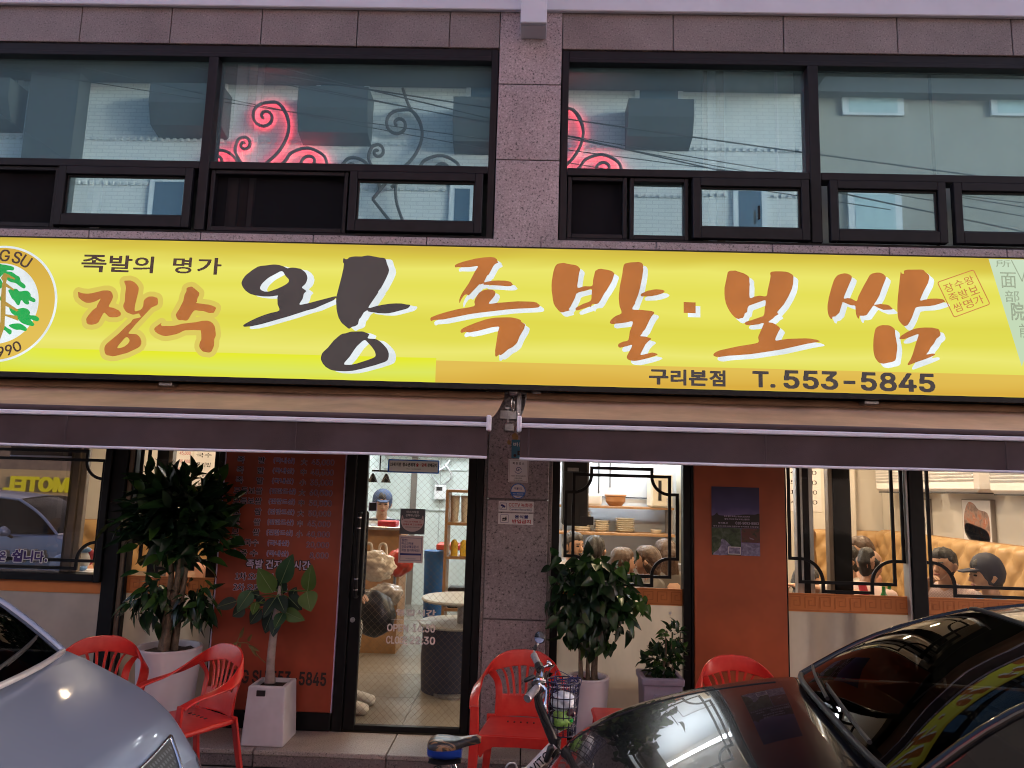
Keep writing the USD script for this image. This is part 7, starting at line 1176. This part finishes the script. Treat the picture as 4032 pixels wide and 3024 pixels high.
obj('cable', [tube(bez([q0 + [0.02, -0.02, 0], q0 + [0.045, -0.02, 0.07], q1 + [0.06, 0.02, 0.03], q1 + [0.02, 0.05, 0.012]]), 0.003, 5), tube(bez([q0 + [-0.03, -0.02, -0.02], at(1166, 1545, YB - 0.04), at(1180, 1570, YB - 0.02), head + [0.0, -0.02, 0.05]]), 0.003, 5), tube(bez([q0 + [-0.02, -0.01, -0.03], at(1170, 1540, YB - 0.03), at(1188, 1572, YB - 0.02), head + [0.01, -0.02, 0.06]]), 0.003, 5), tube(bez([at(1196, 1585, YB), at(1205, 1610, YB - 0.02), at(1212, 1624, YB - 0.03)]), 0.004, 5)], BLACKP, bike)
obj('ring_lock', tube(bez([at(1090, 1665, YB - 0.05), at(1098, 1651, YB - 0.05), at(1112, 1650, YB - 0.05), at(1120, 1668, YB - 0.05), at(1128, 1660, YB - 0.05), at(1142, 1662, YB - 0.05)]), 0.005, 7), ALUS, bike, smooth=True)
# wire basket and the bags in it
bt, bm = at(1217, 1470, YB + 0.06), at(1217, 1583, YB + 0.06); BR0, BR1 = 0.078, 0.062; BC = np.array([bt[0], YB + 0.06])
def bp(a, k): r = BR1 + (BR0 - BR1) * k; return np.array([BC[0] + r * math.cos(a), BC[1] + r * math.sin(a), bm[2] + (bt[2] - bm[2]) * k])
ws = [tube([bp(a, k) for a in np.linspace(0, 2 * np.pi, 29)], 0.0034 if k in (0, 1) else 0.0025, 5, False) for k in (0, 0.18, 0.36, 0.54, 0.72, 0.9, 1.0)] + [tube([bp(a, 0), bp(a, 1)], 0.0025, 5, False) for a in np.linspace(0, 2 * np.pi, 17)[:-1]] + [tube([(BC[0] - BR1 * 0.9, BC[1] + o, bm[2]), (BC[0] + BR1 * 0.9, BC[1] + o, bm[2])], 0.0017, 5, False) for o in (-0.03, 0.0, 0.03)]
obj('wire_basket', ws, mat('navy_wire', (0.012, 0.014, 0.04), 0.4), bike, smooth=True); obj('basket_bracket', [tube([st1 + [0.01, 0.01, -0.05], bp(math.pi, 0.8)], 0.006, 6), tube([bp(math.pi, 0.86), bp(0.1, 0.86)], 0.003, 6)], ALUS, bike)
obj('wire_tangle', [tube(bez([bp(RNG.uniform(0, 6.28), RNG.uniform(0.72, 1.05)) * [1, 1, 1] + RNG.normal(size=3) * 0.012 for _ in range(6)]), 0.0022, 4) for _ in range(5)], mat('blue_cord', (0.015, 0.02, 0.12), 0.5), bike, smooth=True)
def inb(name, a, k, r, off, rad, mt, label, cat, seed): p = bp(a, k); c = np.array([BC[0] + (p[0] - BC[0]) * off, BC[1] + (p[1] - BC[1]) * off, p[2]]); return blob(name, c, rad, mt, label, cat, seed, 0.28, 3)
inb('white_bag', 4.6, 0.62, 0, 0.25, (0.058, 0.052, 0.045), mat('white_bag_film', (0.66, 0.74, 0.82), 0.3, n=0.25, ns=30.0), 'crumpled white and blue bag at the top of the wire basket', 'bag', 11)
inb('green_bag', 4.6, 0.30, 0, 0.45, (0.048, 0.042, 0.048), mat('green_bag_film', (0.24, 0.46, 0.10), 0.35, n=0.5, ns=35.0), 'green plastic bag low in the wire basket', 'bag', 12)
inb('mesh_bag', 3.7, 0.22, 0, 0.5, (0.034, 0.032, 0.052), mat('white_net', (0.42, 0.43, 0.47), 0.6, n=0.3, ns=90.0), 'white net bag at the left side of the wire basket', 'bag', 13)
inb('dark_bag', 5.5, 0.42, 0, 0.5, (0.036, 0.030, 0.034), mat('maroon_bag_film', (0.06, 0.02, 0.03), 0.3), 'small dark maroon bag in the middle of the wire basket', 'bag', 14)
p = bp(5.35, 0.28); solo('bottle_cap', lathe([(0, 0), (0.013, 0), (0.014, 0.012), (0, 0.014)], 14, (BC[0] + (p[0] - BC[0]) * 0.85, BC[1] + (p[1] - BC[1]) * 0.85, p[2])), mat('bright_green_cap', (0.01, 0.35, 0.06), 0.35), 'bright green bottle cap showing through the basket wires', 'bottle cap', smooth=40)

# ------------------------------------------------------------------ two parked cars
GLASSC = pane_mat('car_glass', (0.09, 0.10, 0.10), 1.28)
SILV = mat('silver_car_paint', (0.20, 0.245, 0.345), 0.38, metal=0.6, coat=0.6, cr=0.06, n=0.05, ns=900.0); BLKC = mat('black_car_paint', (0.003, 0.003, 0.004), 0.25, spec=0.1, coat=1.0, cr=0.015)
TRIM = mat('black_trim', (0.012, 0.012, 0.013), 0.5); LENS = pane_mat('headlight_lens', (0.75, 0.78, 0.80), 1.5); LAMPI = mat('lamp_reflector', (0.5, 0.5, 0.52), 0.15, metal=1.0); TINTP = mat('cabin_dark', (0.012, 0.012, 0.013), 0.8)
def car(label, loc, rz, st, paint, roof, ws_base, ws_top, Lc, dark, extras):
    """st: stations (distance behind the nose, top height, shoulder height, half width, bottom height) in metres above the road; the car points along +x with its nose at the origin."""
    t = thing('parked_car', label, 'car', loc, rz)
    st = np.array(st); D = np.unique(np.concatenate([np.linspace(0, 0.25, 9), np.linspace(0.25, 1.4, 16), np.linspace(1.4, Lc - 0.4, 16), np.linspace(Lc - 0.4, Lc, 9)]))
    from scipy.interpolate import PchipInterpolator
    F = [PchipInterpolator(st[:, 0], st[:, k]) for k in range(1, 5)]
    nt = 15
    def section(d):
        zt, zs, hw, zb = [float(f(d)) for f in F]; a = np.linspace(0, np.pi / 2, nt)
        yy = hw * np.sin(a) ** (2 / 2.5); zz = zs + (zt - zs) * np.cos(a) ** (2 / 2.5)
        side = [(hw * 1.018, zs - (zs - zb) * 0.18), (hw * 1.03, zs - (zs - zb) * 0.42), (hw * 1.015, zs - (zs - zb) * 0.68), (hw * 0.97, zs - (zs - zb) * 0.9), (hw * 0.86, zb), (0.0, zb)]
        hf = list(zip(yy, zz)) + side
        return hf
    S = np.array([section(d) for d in D]); m_ = S.shape[1]
    def patch(d0, d1, j0, j1, lift=0.0):
        ms = []
        ii = [i for i in range(len(D)) if d0 - 1e-3 <= D[i] <= d1 + 1e-3]
        for sgn in (1, -1):
            g = S[ii][:, j0:j1 + 1]; v = np.stack([np.broadcast_to(-D[ii][:, None], g.shape[:2]), sgn * g[..., 0], g[..., 1]], -1).reshape(-1, 3); k = j1 - j0 + 1
            f = np.array([[a * k + b, a * k + b + 1, (a + 1) * k + b + 1, (a + 1) * k + b] for a in range(len(ii) - 1) for b in range(k - 1)])
            ms.append((v, f if sgn < 0 else f[:, ::-1]))
        q = join(ms); q.merge_vertices(); return q
    whole = patch(0, Lc, 0, m_ - 1)
    def capm(i): g = S[i]; c = np.array([[-D[i], 0, g[:, 1].mean()]]); r = np.vstack([np.stack([np.full(m_, -D[i]), g[:, 0], g[:, 1]], 1), np.stack([np.full(m_, -D[i]), -g[:, 0], g[:, 1]], 1)[::-1]]); n = len(r); return trimesh.Trimesh(np.vstack([r, c]), np.array([[k, (k + 1) % n, n] if i == 0 else [(k + 1) % n, k, n] for k in range(n)]), process=False)
    wb = ws_base[0] if isinstance(ws_base[0], float) else ws_base[0]
    hood_d0, hood_d1 = extras['hood']
    obj('hood', patch(hood_d0, hood_d1, 0, nt - 3), paint, t, smooth=50)
    obj('body', [patch(0, hood_d0, 0, m_ - 1), capm(0), patch(hood_d0, hood_d1, nt - 3, m_ - 1), patch(hood_d1, Lc, 0, m_ - 1), capm(len(D) - 1)], paint, t, smooth=50)
    ray = trimesh.ray.ray_triangle.RayMeshIntersector(trimesh.util.concatenate([whole, capm(0), capm(len(D) - 1)]))
    def cast_front(y, z, off=0.006):
        h, _, _ = ray.intersects_location([[1.0, y, z]], [[-1.0, 0, 0]], multiple_hits=True); return np.array([h[:, 0].max() + off, y, z]) if len(h) else np.array([0.0, y, z])
    def cast_side(d, z, s, off=0.005):
        h, _, _ = ray.intersects_location([[-d, 3.0 * s, z]], [[0, -s * 1.0, 0]], multiple_hits=True); return np.array([-d, (np.abs(h[:, 1]).max() + off) * s, z]) if len(h) else np.array([-d, 0.8 * s, z])
    def cast_top(d, y, off=0.004):
        h, _, _ = ray.intersects_location([[-d, y, 3.0]], [[0, 0, -1.0]], multiple_hits=True); return np.array([-d, y, h[:, 2].max() + off]) if len(h) else np.array([-d, y, 0.8])
    def decal(shape, off, n=0.02):
        """A shape in (y, z) wrapped on to the front."""
        q = join([trimesh.creation.extrude_polygon(g, 0.001, engine='earcut') for g in polys(shape)]); q = trimesh.Trimesh(*trimesh.remesh.subdivide_to_size(q.vertices, q.faces, n)[:2], process=False)
        v = np.array([cast_front(a, b, off + c) for a, b, c in q.vertices]); return trimesh.Trimesh(v, q.faces, process=False)
    # greenhouse
    (bd, bz_, bdc, bzc, bw), (td, tz, tdc, tzc, tw) = ws_base, ws_top
    def grid(P, ny=15, nx=9, bulge=0.03):
        s = np.linspace(-1, 1, ny); r = np.linspace(0, 1, nx); out = []
        for rr in r:
            for ss in s:
                e_ = abs(ss) ** extras.get('curve', 2.0); lo = np.array([-(bdc + (bd - bdc) * e_), bw * ss, bzc + (bz_ - bzc) * e_]); hi = np.array([-(tdc + (td - tdc) * e_), tw * ss, tzc + (tz - tzc) * e_]); out.append(lo + (hi - lo) * rr + np.array([bulge, 0, bulge * 1.6]) * math.sin(math.pi * rr))
        return np.array(out), np.array([[a * ny + b, a * ny + b + 1, (a + 1) * ny + b + 1, (a + 1) * ny + b] for a in range(nx - 1) for b in range(ny - 1)])
    wv, wf = grid(None, bulge=extras.get('bulge', 0.02)); obj('windscreen', (wv, wf), GLASSC, t, smooth=True)
    edge = lambda r, s: wv[np.linspace(0, 8, 9).astype(int) * 15 + (0 if s < 0 else 14)]
    for s in (-1, 1): obj('pillar', tube(edge(0, s) * [1, 1.012, 1] + [0, 0, -0.004], 0.017, 10), paint, t, smooth=True)
    obj('windscreen_seal', tube(wv[:15] + [0.004, 0, 0.0], 0.012, 8), extras.get('seal', TRIM), t, smooth=True); obj('windscreen_seal', tube(wv[-15:] + [0, 0, 0.002], 0.008, 8), TRIM, t, smooth=True)
    rd0, rd1 = td, roof[0]; s = np.linspace(-1, 1, 15); R_ = []
    rows_ = np.linspace(0, 1, 12)
    for rr in rows_:
        for ss in s:
            front_ = np.array([-(tdc + (td - tdc) * ss ** 2), tw * ss, tzc + (tz - tzc) * ss ** 2]); back = np.array([-roof[0], roof[2] * ss, roof[1] - 0.05 * ss ** 2]); q = front_ + (back - front_) * rr; q[2] += roof[3] * math.sin(math.pi * min(rr * 0.85 + 0.0, 1)); R_.append(q)
    R_ = np.array(R_); rf = np.array([[a * 15 + b, a * 15 + b + 1, (a + 1) * 15 + b + 1, (a + 1) * 15 + b] for a in range(11) for b in range(14)]); obj('roof', (R_, rf), paint, t, smooth=True)
    back_d = extras['tail']; belt = lambda d: float(F[1](d)) + 0.01
    rear = []
    for rr in np.linspace(0, 1, 6):
        for ss in s: a = R_[-15:][int(round((ss + 1) * 7))]; b = np.array([-back_d, bw * 0.95 * ss, float(F[0](back_d)) - 0.01]); rear.append(a + (b - a) * rr)
    obj('rear_window', (np.array(rear), np.array([[a * 15 + b, a * 15 + b + 1, (a + 1) * 15 + b + 1, (a + 1) * 15 + b] for a in range(5) for b in range(14)])), GLASSC, t, smooth=True)
    for sg_ in (-1, 1):
        topc = np.array([R_[i * 15 + (0 if sg_ < 0 else 14)] for i in range(12)]); lo = []
        ea = edge(0, sg_)
        up_ = np.vstack([ea[::2], topc[1:]]); ds = np.linspace(bd + 0.02, back_d - 0.02, len(up_)); lw = np.array([[-d, sg_ * (bw + 0.02), float(F[1](d)) + 0.03] for d in ds])
        lw[0] = ea[0]; k = len(up_); v = np.vstack([lw, (lw + up_) / 2 + [0, sg_ * 0.02, 0], up_]); f = np.array([[r_ * k + i, r_ * k + i + 1, (r_ + 1) * k + i + 1, (r_ + 1) * k + i] for r_ in range(2) for i in range(k - 1)])
        obj('side_window', (v, f if sg_ > 0 else f[:, ::-1]), GLASSC, t, smooth=True); obj('roof_rail', tube(topc + [0, 0, -0.006], 0.014, 8), paint, t, smooth=True)
        for d in extras['bpillars']: i = int(np.argmin(np.abs(ds - d))); obj('pillar', tube([lw[i], (lw[i] + up_[i]) / 2 + [0, sg_ * 0.022, 0], up_[i]], 0.028, 8), TRIM, t, smooth=True)
        mpos = cast_side(bd + 0.50, belt(bd + 0.50) - 0.02, sg_, 0.0); mi = obj('door_mirror', hull([(*(mpos + [0, sg_ * 0.10, 0.06]), 0.045), (*(mpos + [0, sg_ * 0.18, 0.07]), 0.05), (*(mpos + [-0.02, sg_ * 0.13, 0.10]), 0.04)], 12), paint, t, smooth=50); obj('mirror_arm', tube([mpos, mpos + [0, sg_ * 0.1, 0.04]], 0.018, 8), TRIM, mi)
        for d in extras['wheels']:
            c = np.array([-d, sg_ * (float(F[2](d)) - 0.09), 0.30]); w = obj('wheel', moved(lathe([(0.17, -0.09), (0.27, -0.095), (0.298, -0.07), (0.30, 0.0), (0.298, 0.07), (0.27, 0.095), (0.17, 0.09)], 32), c, rx=90), RUB, t, smooth=40)
            obj('rim', moved(lathe([(0.0, 0.055), (0.06, 0.06), (0.15, 0.04), (0.18, 0.09), (0.185, -0.06), (0.0, -0.06)], 32), c, rx=-90 * sg_), LAMPI, w, smooth=40)
            obj('arch_liner', moved(lathe([(0.0, -0.10), (0.345, -0.10), (0.345, 0.094), (0.0, 0.094)], 28), c + [0, sg_ * 0.0, 0.01], rx=90), TINTP, w)
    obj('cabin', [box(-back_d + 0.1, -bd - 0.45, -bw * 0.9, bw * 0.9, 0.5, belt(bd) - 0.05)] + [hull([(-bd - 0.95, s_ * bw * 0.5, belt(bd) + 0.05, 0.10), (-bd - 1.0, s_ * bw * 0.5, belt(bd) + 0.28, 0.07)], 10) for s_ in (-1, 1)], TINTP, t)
    obj('dashboard', hull([(-bd - 0.15, s_ * bw * 0.85, belt(bd) - 0.05, 0.05) for s_ in (-1, 1)] + [(-bd - 0.42, s_ * bw * 0.85, belt(bd) - 0.02, 0.07) for s_ in (-1, 1)], 10), TINTP, t, smooth=50)
    # wipers lying along the lower edge of the windscreen
    for (y0, y1, lift) in extras['wipers']:
        def onw(yy, r): i0 = (yy / bw + 1) * 7; a, b = int(np.clip(np.floor(i0), 0, 13)), i0 - np.clip(np.floor(i0), 0, 13); rr = r * 8; c, d_ = int(rr), rr - int(rr); g = lambda i, j: wv[i * 15 + j]; return (g(c, a) * (1 - b) + g(c, a + 1) * b) * (1 - d_) + (g(c + 1, a) * (1 - b) + g(c + 1, a + 1) * b) * d_
        pts = [onw(y0 + (y1 - y0) * k, 0.03 + lift * k) + np.array([0.012, 0, 0.022]) for k in np.linspace(0, 1, 9)]
        wi = obj('wiper', tube(pts, np.linspace(0.008, 0.005, 9), 6), TRIM, t); obj('blade', tube([p - np.array([0.004, 0, 0.012]) + np.array([0.0, 0.0, 0.0]) for p in pts[3:]], 0.006, 5), BLACKP, wi)
    return t, cast_front, cast_side, cast_top, decal
# silver car, nose to the right
st_s = [(0.0, 0.52, 0.46, 0.46, 0.30), (0.03, 0.58, 0.52, 0.54, 0.26), (0.08, 0.66, 0.60, 0.60, 0.23), (0.16, 0.745, 0.685, 0.645, 0.21), (0.22, 0.805, 0.745, 0.675, 0.20), (0.30, 0.865, 0.81, 0.70, 0.20), (0.40, 0.92, 0.87, 0.712, 0.20), (0.50, 0.965, 0.915, 0.72, 0.20), (0.60, 1.005, 0.96, 0.728, 0.20), (0.72, 1.045, 1.005, 0.735, 0.20), (1.2, 1.04, 1.0, 0.745, 0.20), (2.9, 1.06, 1.01, 0.745, 0.20), (3.25, 1.04, 0.98, 0.72, 0.24), (3.4, 0.95, 0.88, 0.66, 0.30), (3.45, 0.80, 0.72, 0.58, 0.36)]
YS1 = -2.40
t, cf, cs, ctp, decal = car('silver grey hatchback with a short rounded hood, cut off at the left', (-1.165, -2.44, ZR), 5, st_s, SILV, (2.9, 1.50, 0.52, 0.05), (0.70, 1.03, 0.60, 1.045, 0.655), (1.30, 1.43, 1.22, 1.47, 0.52), 3.45, True, dict(hood=(0.09375, 0.6333333), tail=3.2, bpillars=(1.75, 2.5), wheels=(0.62, 2.85), seal=ALUS, wipers=((-0.05, 0.50, 0.10), (-0.58, -0.10, 0.08))))
MESHB = mat('black_grille', (0.010, 0.010, 0.011), 0.4)
g = Polygon([(-0.475, 0.742), (0.475, 0.742), (0.375, 0.665), (0.26, 0.58), (-0.26, 0.58), (-0.375, 0.665)]); obj('grille', decal(g, 0.004, 0.03), MESHB, t, smooth=True)
hm_ = []
for k, z in enumerate(np.arange(0.592, 0.738, 0.017)):
    for y in np.arange(-0.47, 0.47, 0.022):
        y = y + (0.011 if k % 2 else 0)
        if g.buffer(-0.012).contains(Point(y, z)):
            P_ = [cf(y + 0.0072 * math.cos(a), z + 0.0058 * math.sin(a), 0.0075) for a in np.linspace(0, 6.283, 7)[:-1]]; hm_.append((np.array(P_), np.array([[0, 1, 2, 3], [0, 3, 4, 5]])))
obj('grille_mesh', hm_, mat('grille_grey', (0.10, 0.11, 0.12), 0.4), t, kind='stuff')
def strip(pts, r): return tube([cf(y, z, 0.008) for y, z in bez(pts, 6)], r, 7)
obj('chrome_trim', strip([(-0.49, 0.752), (-0.25, 0.745), (0, 0.744), (0.25, 0.745), (0.49, 0.752)], 0.0075), CHROME, t, smooth=True)
for s in (-1, 1): obj('chrome_trim', strip([(s * 0.49, 0.75), (s * 0.385, 0.665), (s * 0.268, 0.575)], 0.0085), CHROME, t, smooth=True)
obj('chrome_trim', strip([(-0.26, 0.572), (0, 0.570), (0.26, 0.572)], 0.0075), CHROME, t, smooth=True)
for s in (-1, 1):
    hl = Polygon([(s * 0.54, 0.545), (s * 0.64, 0.58), (s * 0.655, 0.655), (s * 0.57, 0.63)]); obj('headlight', decal(hl.buffer(0.01), 0.003, 0.03), LAMPI, t, smooth=True)
obj('number_plate', decal(sbox(-0.26, 0.29, 0.26, 0.37), 0.012, 0.06), PAPER, t)
copy_of(t, (-5.0, -4.55, ZR), 0, 'grey hatchback parked further left across the street, mirrored in the left window')
obj('chrome_strip', [tube([cs(d, 0.5, 1, 0.006) for d in np.linspace(0.05, 0.2, 8)], 0.008, 6)], CHROME, t, smooth=True)
# black car, nose to the left
st_b = [(0.0, 0.54, 0.48, 0.47, 0.28), (0.03, 0.585, 0.53, 0.54, 0.24), (0.08, 0.645, 0.59, 0.6, 0.22), (0.16, 0.71, 0.66, 0.64, 0.2), (0.3, 0.785, 0.74, 0.675, 0.19), (0.5, 0.855, 0.815, 0.7, 0.19), (0.75, 0.92, 0.885, 0.715, 0.19), (1.12, 0.975, 0.945, 0.725, 0.19), (1.6, 0.985, 0.95, 0.735, 0.19), (3.3, 1.0, 0.96, 0.735, 0.19), (4.0, 0.99, 0.94, 0.71, 0.22), (4.25, 0.9, 0.82, 0.65, 0.3), (4.3, 0.75, 0.68, 0.59, 0.34)]
t, cf, cs, ctp, decal = car('glossy black saloon with its hood and windscreen in the right foreground', (0.027, -2.066, ZR), 172, st_b, BLKC, (3.0, 1.43, 0.50, 0.05), (1.12, 0.985, 1.08, 0.998, 0.625), (1.76, 1.308, 1.72, 1.340, 0.50), 4.3, True, dict(curve=5.0, bulge=0.020, hood=(0.09375, 1.0166667), tail=3.7, bpillars=(2.3, 3.0), wheels=(0.85, 3.35), wipers=((0.42, -0.18, 0.05), (-0.05, -0.5, 0.06))))
obj('grille', decal(Polygon([(-0.30, 0.36), (0.30, 0.36), (0.34, 0.50), (-0.34, 0.50)]).buffer(0.01), 0.004, 0.04), MESHB, t, smooth=True)
obj('chrome_trim', tube([cf(y, 0.52, 0.008) for y in np.linspace(-0.34, 0.34, 17)], 0.008, 7), CHROME, t, smooth=True)
for s in (-1, 1):
    obj('headlight', decal(Polygon([(s * 0.36, 0.50), (s * 0.52, 0.53), (s * 0.56, 0.60), (s * 0.47, 0.605), (s * 0.38, 0.56)]).buffer(0.008), 0.003, 0.03), LAMPI, t, smooth=True)
    obj('lamp_bulb', hull([(*cf(s * 0.43, 0.55, 0.004), 0.014), (*cf(s * 0.44, 0.552, 0.008), 0.012)], 12), CHROME, t, smooth=True)
    obj('hood_seam', tube([ctp(d, s * float(np.interp(d, [0.1, 0.5, 1.0], [0.47, 0.56, 0.58])), 0.001) for d in np.linspace(0.12, 1.0, 22)], 0.003, 5), TINTP, t)
obj('number_plate', decal(sbox(-0.26, 0.28, 0.26, 0.34), 0.012, 0.06), PAPER, t)

# ------------------------------------------------------------------ across the street (seen in the window reflections)
YO = -8.0
def mir(u, v, d=0.0): p = at(u, v, -(YO + d) + 0.15); return np.array([p[0], YO + d, p[2]])
WBR = usdkit.material(stage, L + 'white_painted_brick', {'tc': ('texture_coordinate', {}), 'mp': ('mapping', {'rotation': (math.pi / 2, 0, 0)}), 'br': ('brick_texture', {'scale': 1.0, 'brick_width': 0.23, 'row_height': 0.075, 'mortar_size': 0.006, 'color1': (0.66, 0.68, 0.68), 'color2': (0.60, 0.63, 0.64), 'mortar': (0.46, 0.48, 0.50)}), 'p': ('principled_bsdf', {'roughness': 0.7})},
    [('tc.object', 'mp.vector'), ('mp.vector', 'br.vector'), ('br.color', 'p.base_color')], surface='p.BSDF')
op = thing('motel_building', 'white brick motel across the street with dark window boxes, seen reflected in the upper panes', 'building')
TOPZ = 9.25
XW = mir(1757, 250)[0]
obj('wall', box(-16, XW, YO - 0.4, YO, 0.0, TOPZ + 0.6), WBR, op)
DKM = mat('dark_grey_metal', (0.035, 0.045, 0.05), 0.6); WTRIM = mat('white_window_trim', (0.62, 0.66, 0.70), 0.5); WGL = mat('blue_window_glass', (0.05, 0.10, 0.16), 0.08)
zb = mir(700, 186)[2]
obj('eave', box(-16, XW, YO + 0.001, YO + 0.7, zb, zb + 0.9), DKM, op)
for z in np.arange(5.2, zb - 0.3, 0.95):
    obj('brick_course', [box(x, x + 0.06, YO + 0.001, YO + 0.03, z, z + 0.07) for x in np.arange(-12, XW - 0.1, 0.13)], WBR, op)
boxes = [(325, 470, 178, 275), (645, 790, 185, 290), (980, 1120, 208, 310), (1358, 1500, 212, 300), (-140, 10, 165, 260)]
for (u0, u1, vt, vb) in boxes:
    a, b = mir(u0, vt, 0.5), mir(u1, vb, 0.5); x0, x1, z1, z0 = a[0], b[0], a[2], b[2]; w_ = (x1 - x0)
    pr_ = trimesh.convex.convex_hull(np.array([(x, y, z) for x in (x0, x1) for y, z in ((YO + 0.002, z1), (YO + 0.5, z1), (YO + 0.5, z1 - (z1 - z0) * 0.45), (YO + 0.36, z0 + 0.1), (YO + 0.002, z0))]))
    obj('window_box', pr_, DKM, op); wi = obj('window', box(x0 + 0.18, x1 - 0.1, YO + 0.001, YO + 0.03, z1 - 0.2, z1 + 0.55), WTRIM, op); obj('pane', box(x0 + 0.27, x1 - 0.2, YO + 0.031, YO + 0.034, z1 - 0.1, z1 + 0.5), WGL, wi)
for (u0, u1, vt, vb) in ((345, 400, 400, 470), (985, 1015, 415, 475), (1590, 1640, 420, 480)):
    a, b = mir(u0, vt), mir(u1, vb); wi = obj('window', box(a[0] - 0.1, b[0] + 0.1, YO + 0.001, YO + 0.04, b[2] - 0.9, a[2] + 0.1), WTRIM, op); obj('pane', box(a[0], b[0], YO + 0.041, YO + 0.044, b[2] - 0.8, a[2]), WGL, wi)
a, b = mir(98, 150), mir(178, 340); obj('column', box(a[0], b[0], YO + 0.002, YO + 0.35, 4.4, zb - 0.001), DKM, op)
obj('ground_floor_band', box(-16, XW, YO + 0.001, YO + 0.05, 0.0, 2.9), mat('brown_stone_band', (0.10, 0.075, 0.055), 0.6, n=0.2), op)
og = thing('beige_building', 'plain beige building across the street beside the white brick motel, reflected at the right', 'building')
obj('wall', box(XW + 0.003, 14, YO - 0.6, YO - 0.15, 0.0, 10.4), mat('beige_render', (0.27, 0.27, 0.24), 0.8, n=0.1, ns=2.0), og); obj('parapet', box(XW + 0.003, 14, YO - 0.149, YO + 0.1, zb, 10.6), DKM, og)
for (u0, u1, vt, vb) in ((1838, 1945, 196, 238), (2160, 2300, 190, 240), (1845, 1935, 420, 500)):
    a, b = mir(u0, vt), mir(u1, vb); wi = obj('window', box(a[0] - 0.12, b[0] + 0.12, YO - 0.149, YO - 0.10, b[2] - 0.05, a[2] + 0.1), WTRIM, og); obj('pane', box(a[0], b[0], YO - 0.099, YO - 0.096, b[2], a[2]), mat('pale_curtain_glass', (0.40, 0.55, 0.58), 0.2) if u0 == 1838 else L + 'pale_curtain_glass', wi)
# motel lettering at street level
ML = emit('yellow_letter_light', (0.80, 0.62, 0.03), 0.9)
mo_ = thing('motel_sign', 'yellow motel lettering on the building opposite, seen mirrored in the left window', 'sign')
a, b = mir(22, 1028), mir(158, 1062); zt, zb2 = a[2], mir(90, 1062)[2]; sh = put_text('MOTEL', a[0], b[0], zb2, zt, kind='inter', bold=3)
q = flat(affinity.scale(sh, -1, 1, origin='center'), YO + 0.06, 0.03); v = q.vertices; obj('letters', trimesh.Trimesh(np.stack([v[:, 0], 2 * (YO + 0.075) - v[:, 1], v[:, 2]], 1), q.faces[:, ::-1], process=False), ML, mo_)
obj('backing', box(a[0] - 0.3, b[0] + 0.3, YO + 0.051, YO + 0.07, zb2 - 0.12, zt + 0.12), mat('amber_board', (0.26, 0.20, 0.10), 0.5), mo_)
# scrolls of wrought iron, two of them with red light behind
IRON = mat('wrought_iron', (0.045, 0.035, 0.035), 0.6); NEON = emit('red_neon', (1.0, 0.035, 0.05), 40.0)
def scroll(du, dv, lit, label):
    t = thing('wall_scroll', label, 'ornament')
    P = lambda u, v, d: mir(u + du, v + dv, d)
    def spiral(u, v, r0, a0, turns, sg=1): return [(u + r0 * (1 - k / 26) * math.cos(a0 + sg * turns * 6.283 * k / 26), v + r0 * (1 - k / 26) * math.sin(a0 + sg * turns * 6.283 * k / 26)) for k in range(24)]
    S = [bez([(520, 420), (548, 385), (572, 356), (600, 330), (618, 300), (624, 270), (616, 240), (598, 222), (575, 222)], 5).tolist() + spiral(572, 252, 30, -1.5, 1.6, -1),
         bez([(624, 268), (618, 248), (606, 228), (600, 222)], 4).tolist(),
         bez([(535, 400), (530, 365), (517, 345), (508, 325), (515, 302), (528, 296)], 5).tolist() + spiral(527, 312, 16, -1.4, 1.2, 1),
         bez([(560, 395), (612, 352), (630, 330), (665, 320), (698, 335), (707, 355)], 5).tolist() + spiral(672, 352, 35, 0.2, 1.2, 1),
         bez([(530, 385), (510, 345), (490, 328), (465, 326), (448, 345)], 5).tolist() + spiral(468, 345, 20, 3.1, 1.1, -1)]
    if not lit: S += [bez([(600, 222), (590, 200), (582, 175)], 4).tolist(), bez([(520, 420), (560, 470), (600, 510), (640, 540)], 5).tolist(), bez([(572, 356), (570, 420), (590, 480), (610, 520)], 5).tolist()]
    obj('iron', [tube([P(u, v, 0.12) for u, v in s_], 0.032, 6) for s_ in S], IRON, t, smooth=True)
    if lit: obj('red_tube', [tube([P(u, v, 0.05) for u, v in s_], 0.022, 5) for s_ in S], NEON, t, smooth=True)
scroll(0, 0, True, 'red lit iron scroll on the motel wall, left of the pair'); scroll(288, 16, False, 'unlit iron scroll with a long stem on the motel wall'); scroll(636, 14, True, 'red lit iron scroll on the motel wall behind the pier side')
# overhead cables along the street
CAB = mat('black_cable', (0.015, 0.015, 0.016), 0.6)
for i, (u0, v0, u1, v1) in enumerate(((520, 150, 1740, 330), (600, 180, 1740, 380), (560, 165, 1500, 350), (700, 170, 1700, 400), (450, 205, 1100, 330), (480, 220, 1600, 372))):
    yc = -6.2 - 0.12 * i; P = lambda u, v: (lambda p: np.array([p[0], yc, p[2]]))(at(u, v, -yc + 0.15)); a, b = P(u0, v0), P(u1, v1); d = b - a; a, b = a - d * 1.2, b + d * 1.2; s = np.linspace(0, 1, 24)[:, None]
    pts = a + (b - a) * s; pts[:, 2] -= 0.25 * (np.sin(np.pi * s[:, 0]) - np.sin(np.pi * 0.353))
    t = solo('overhead_cable', tube(pts, 0.008 if i % 3 else 0.012, 6), CAB, 'black overhead cable crossing the street side seen in the upper panes', 'cable', 'overhead cables reflected in the upper panes', smooth=True)
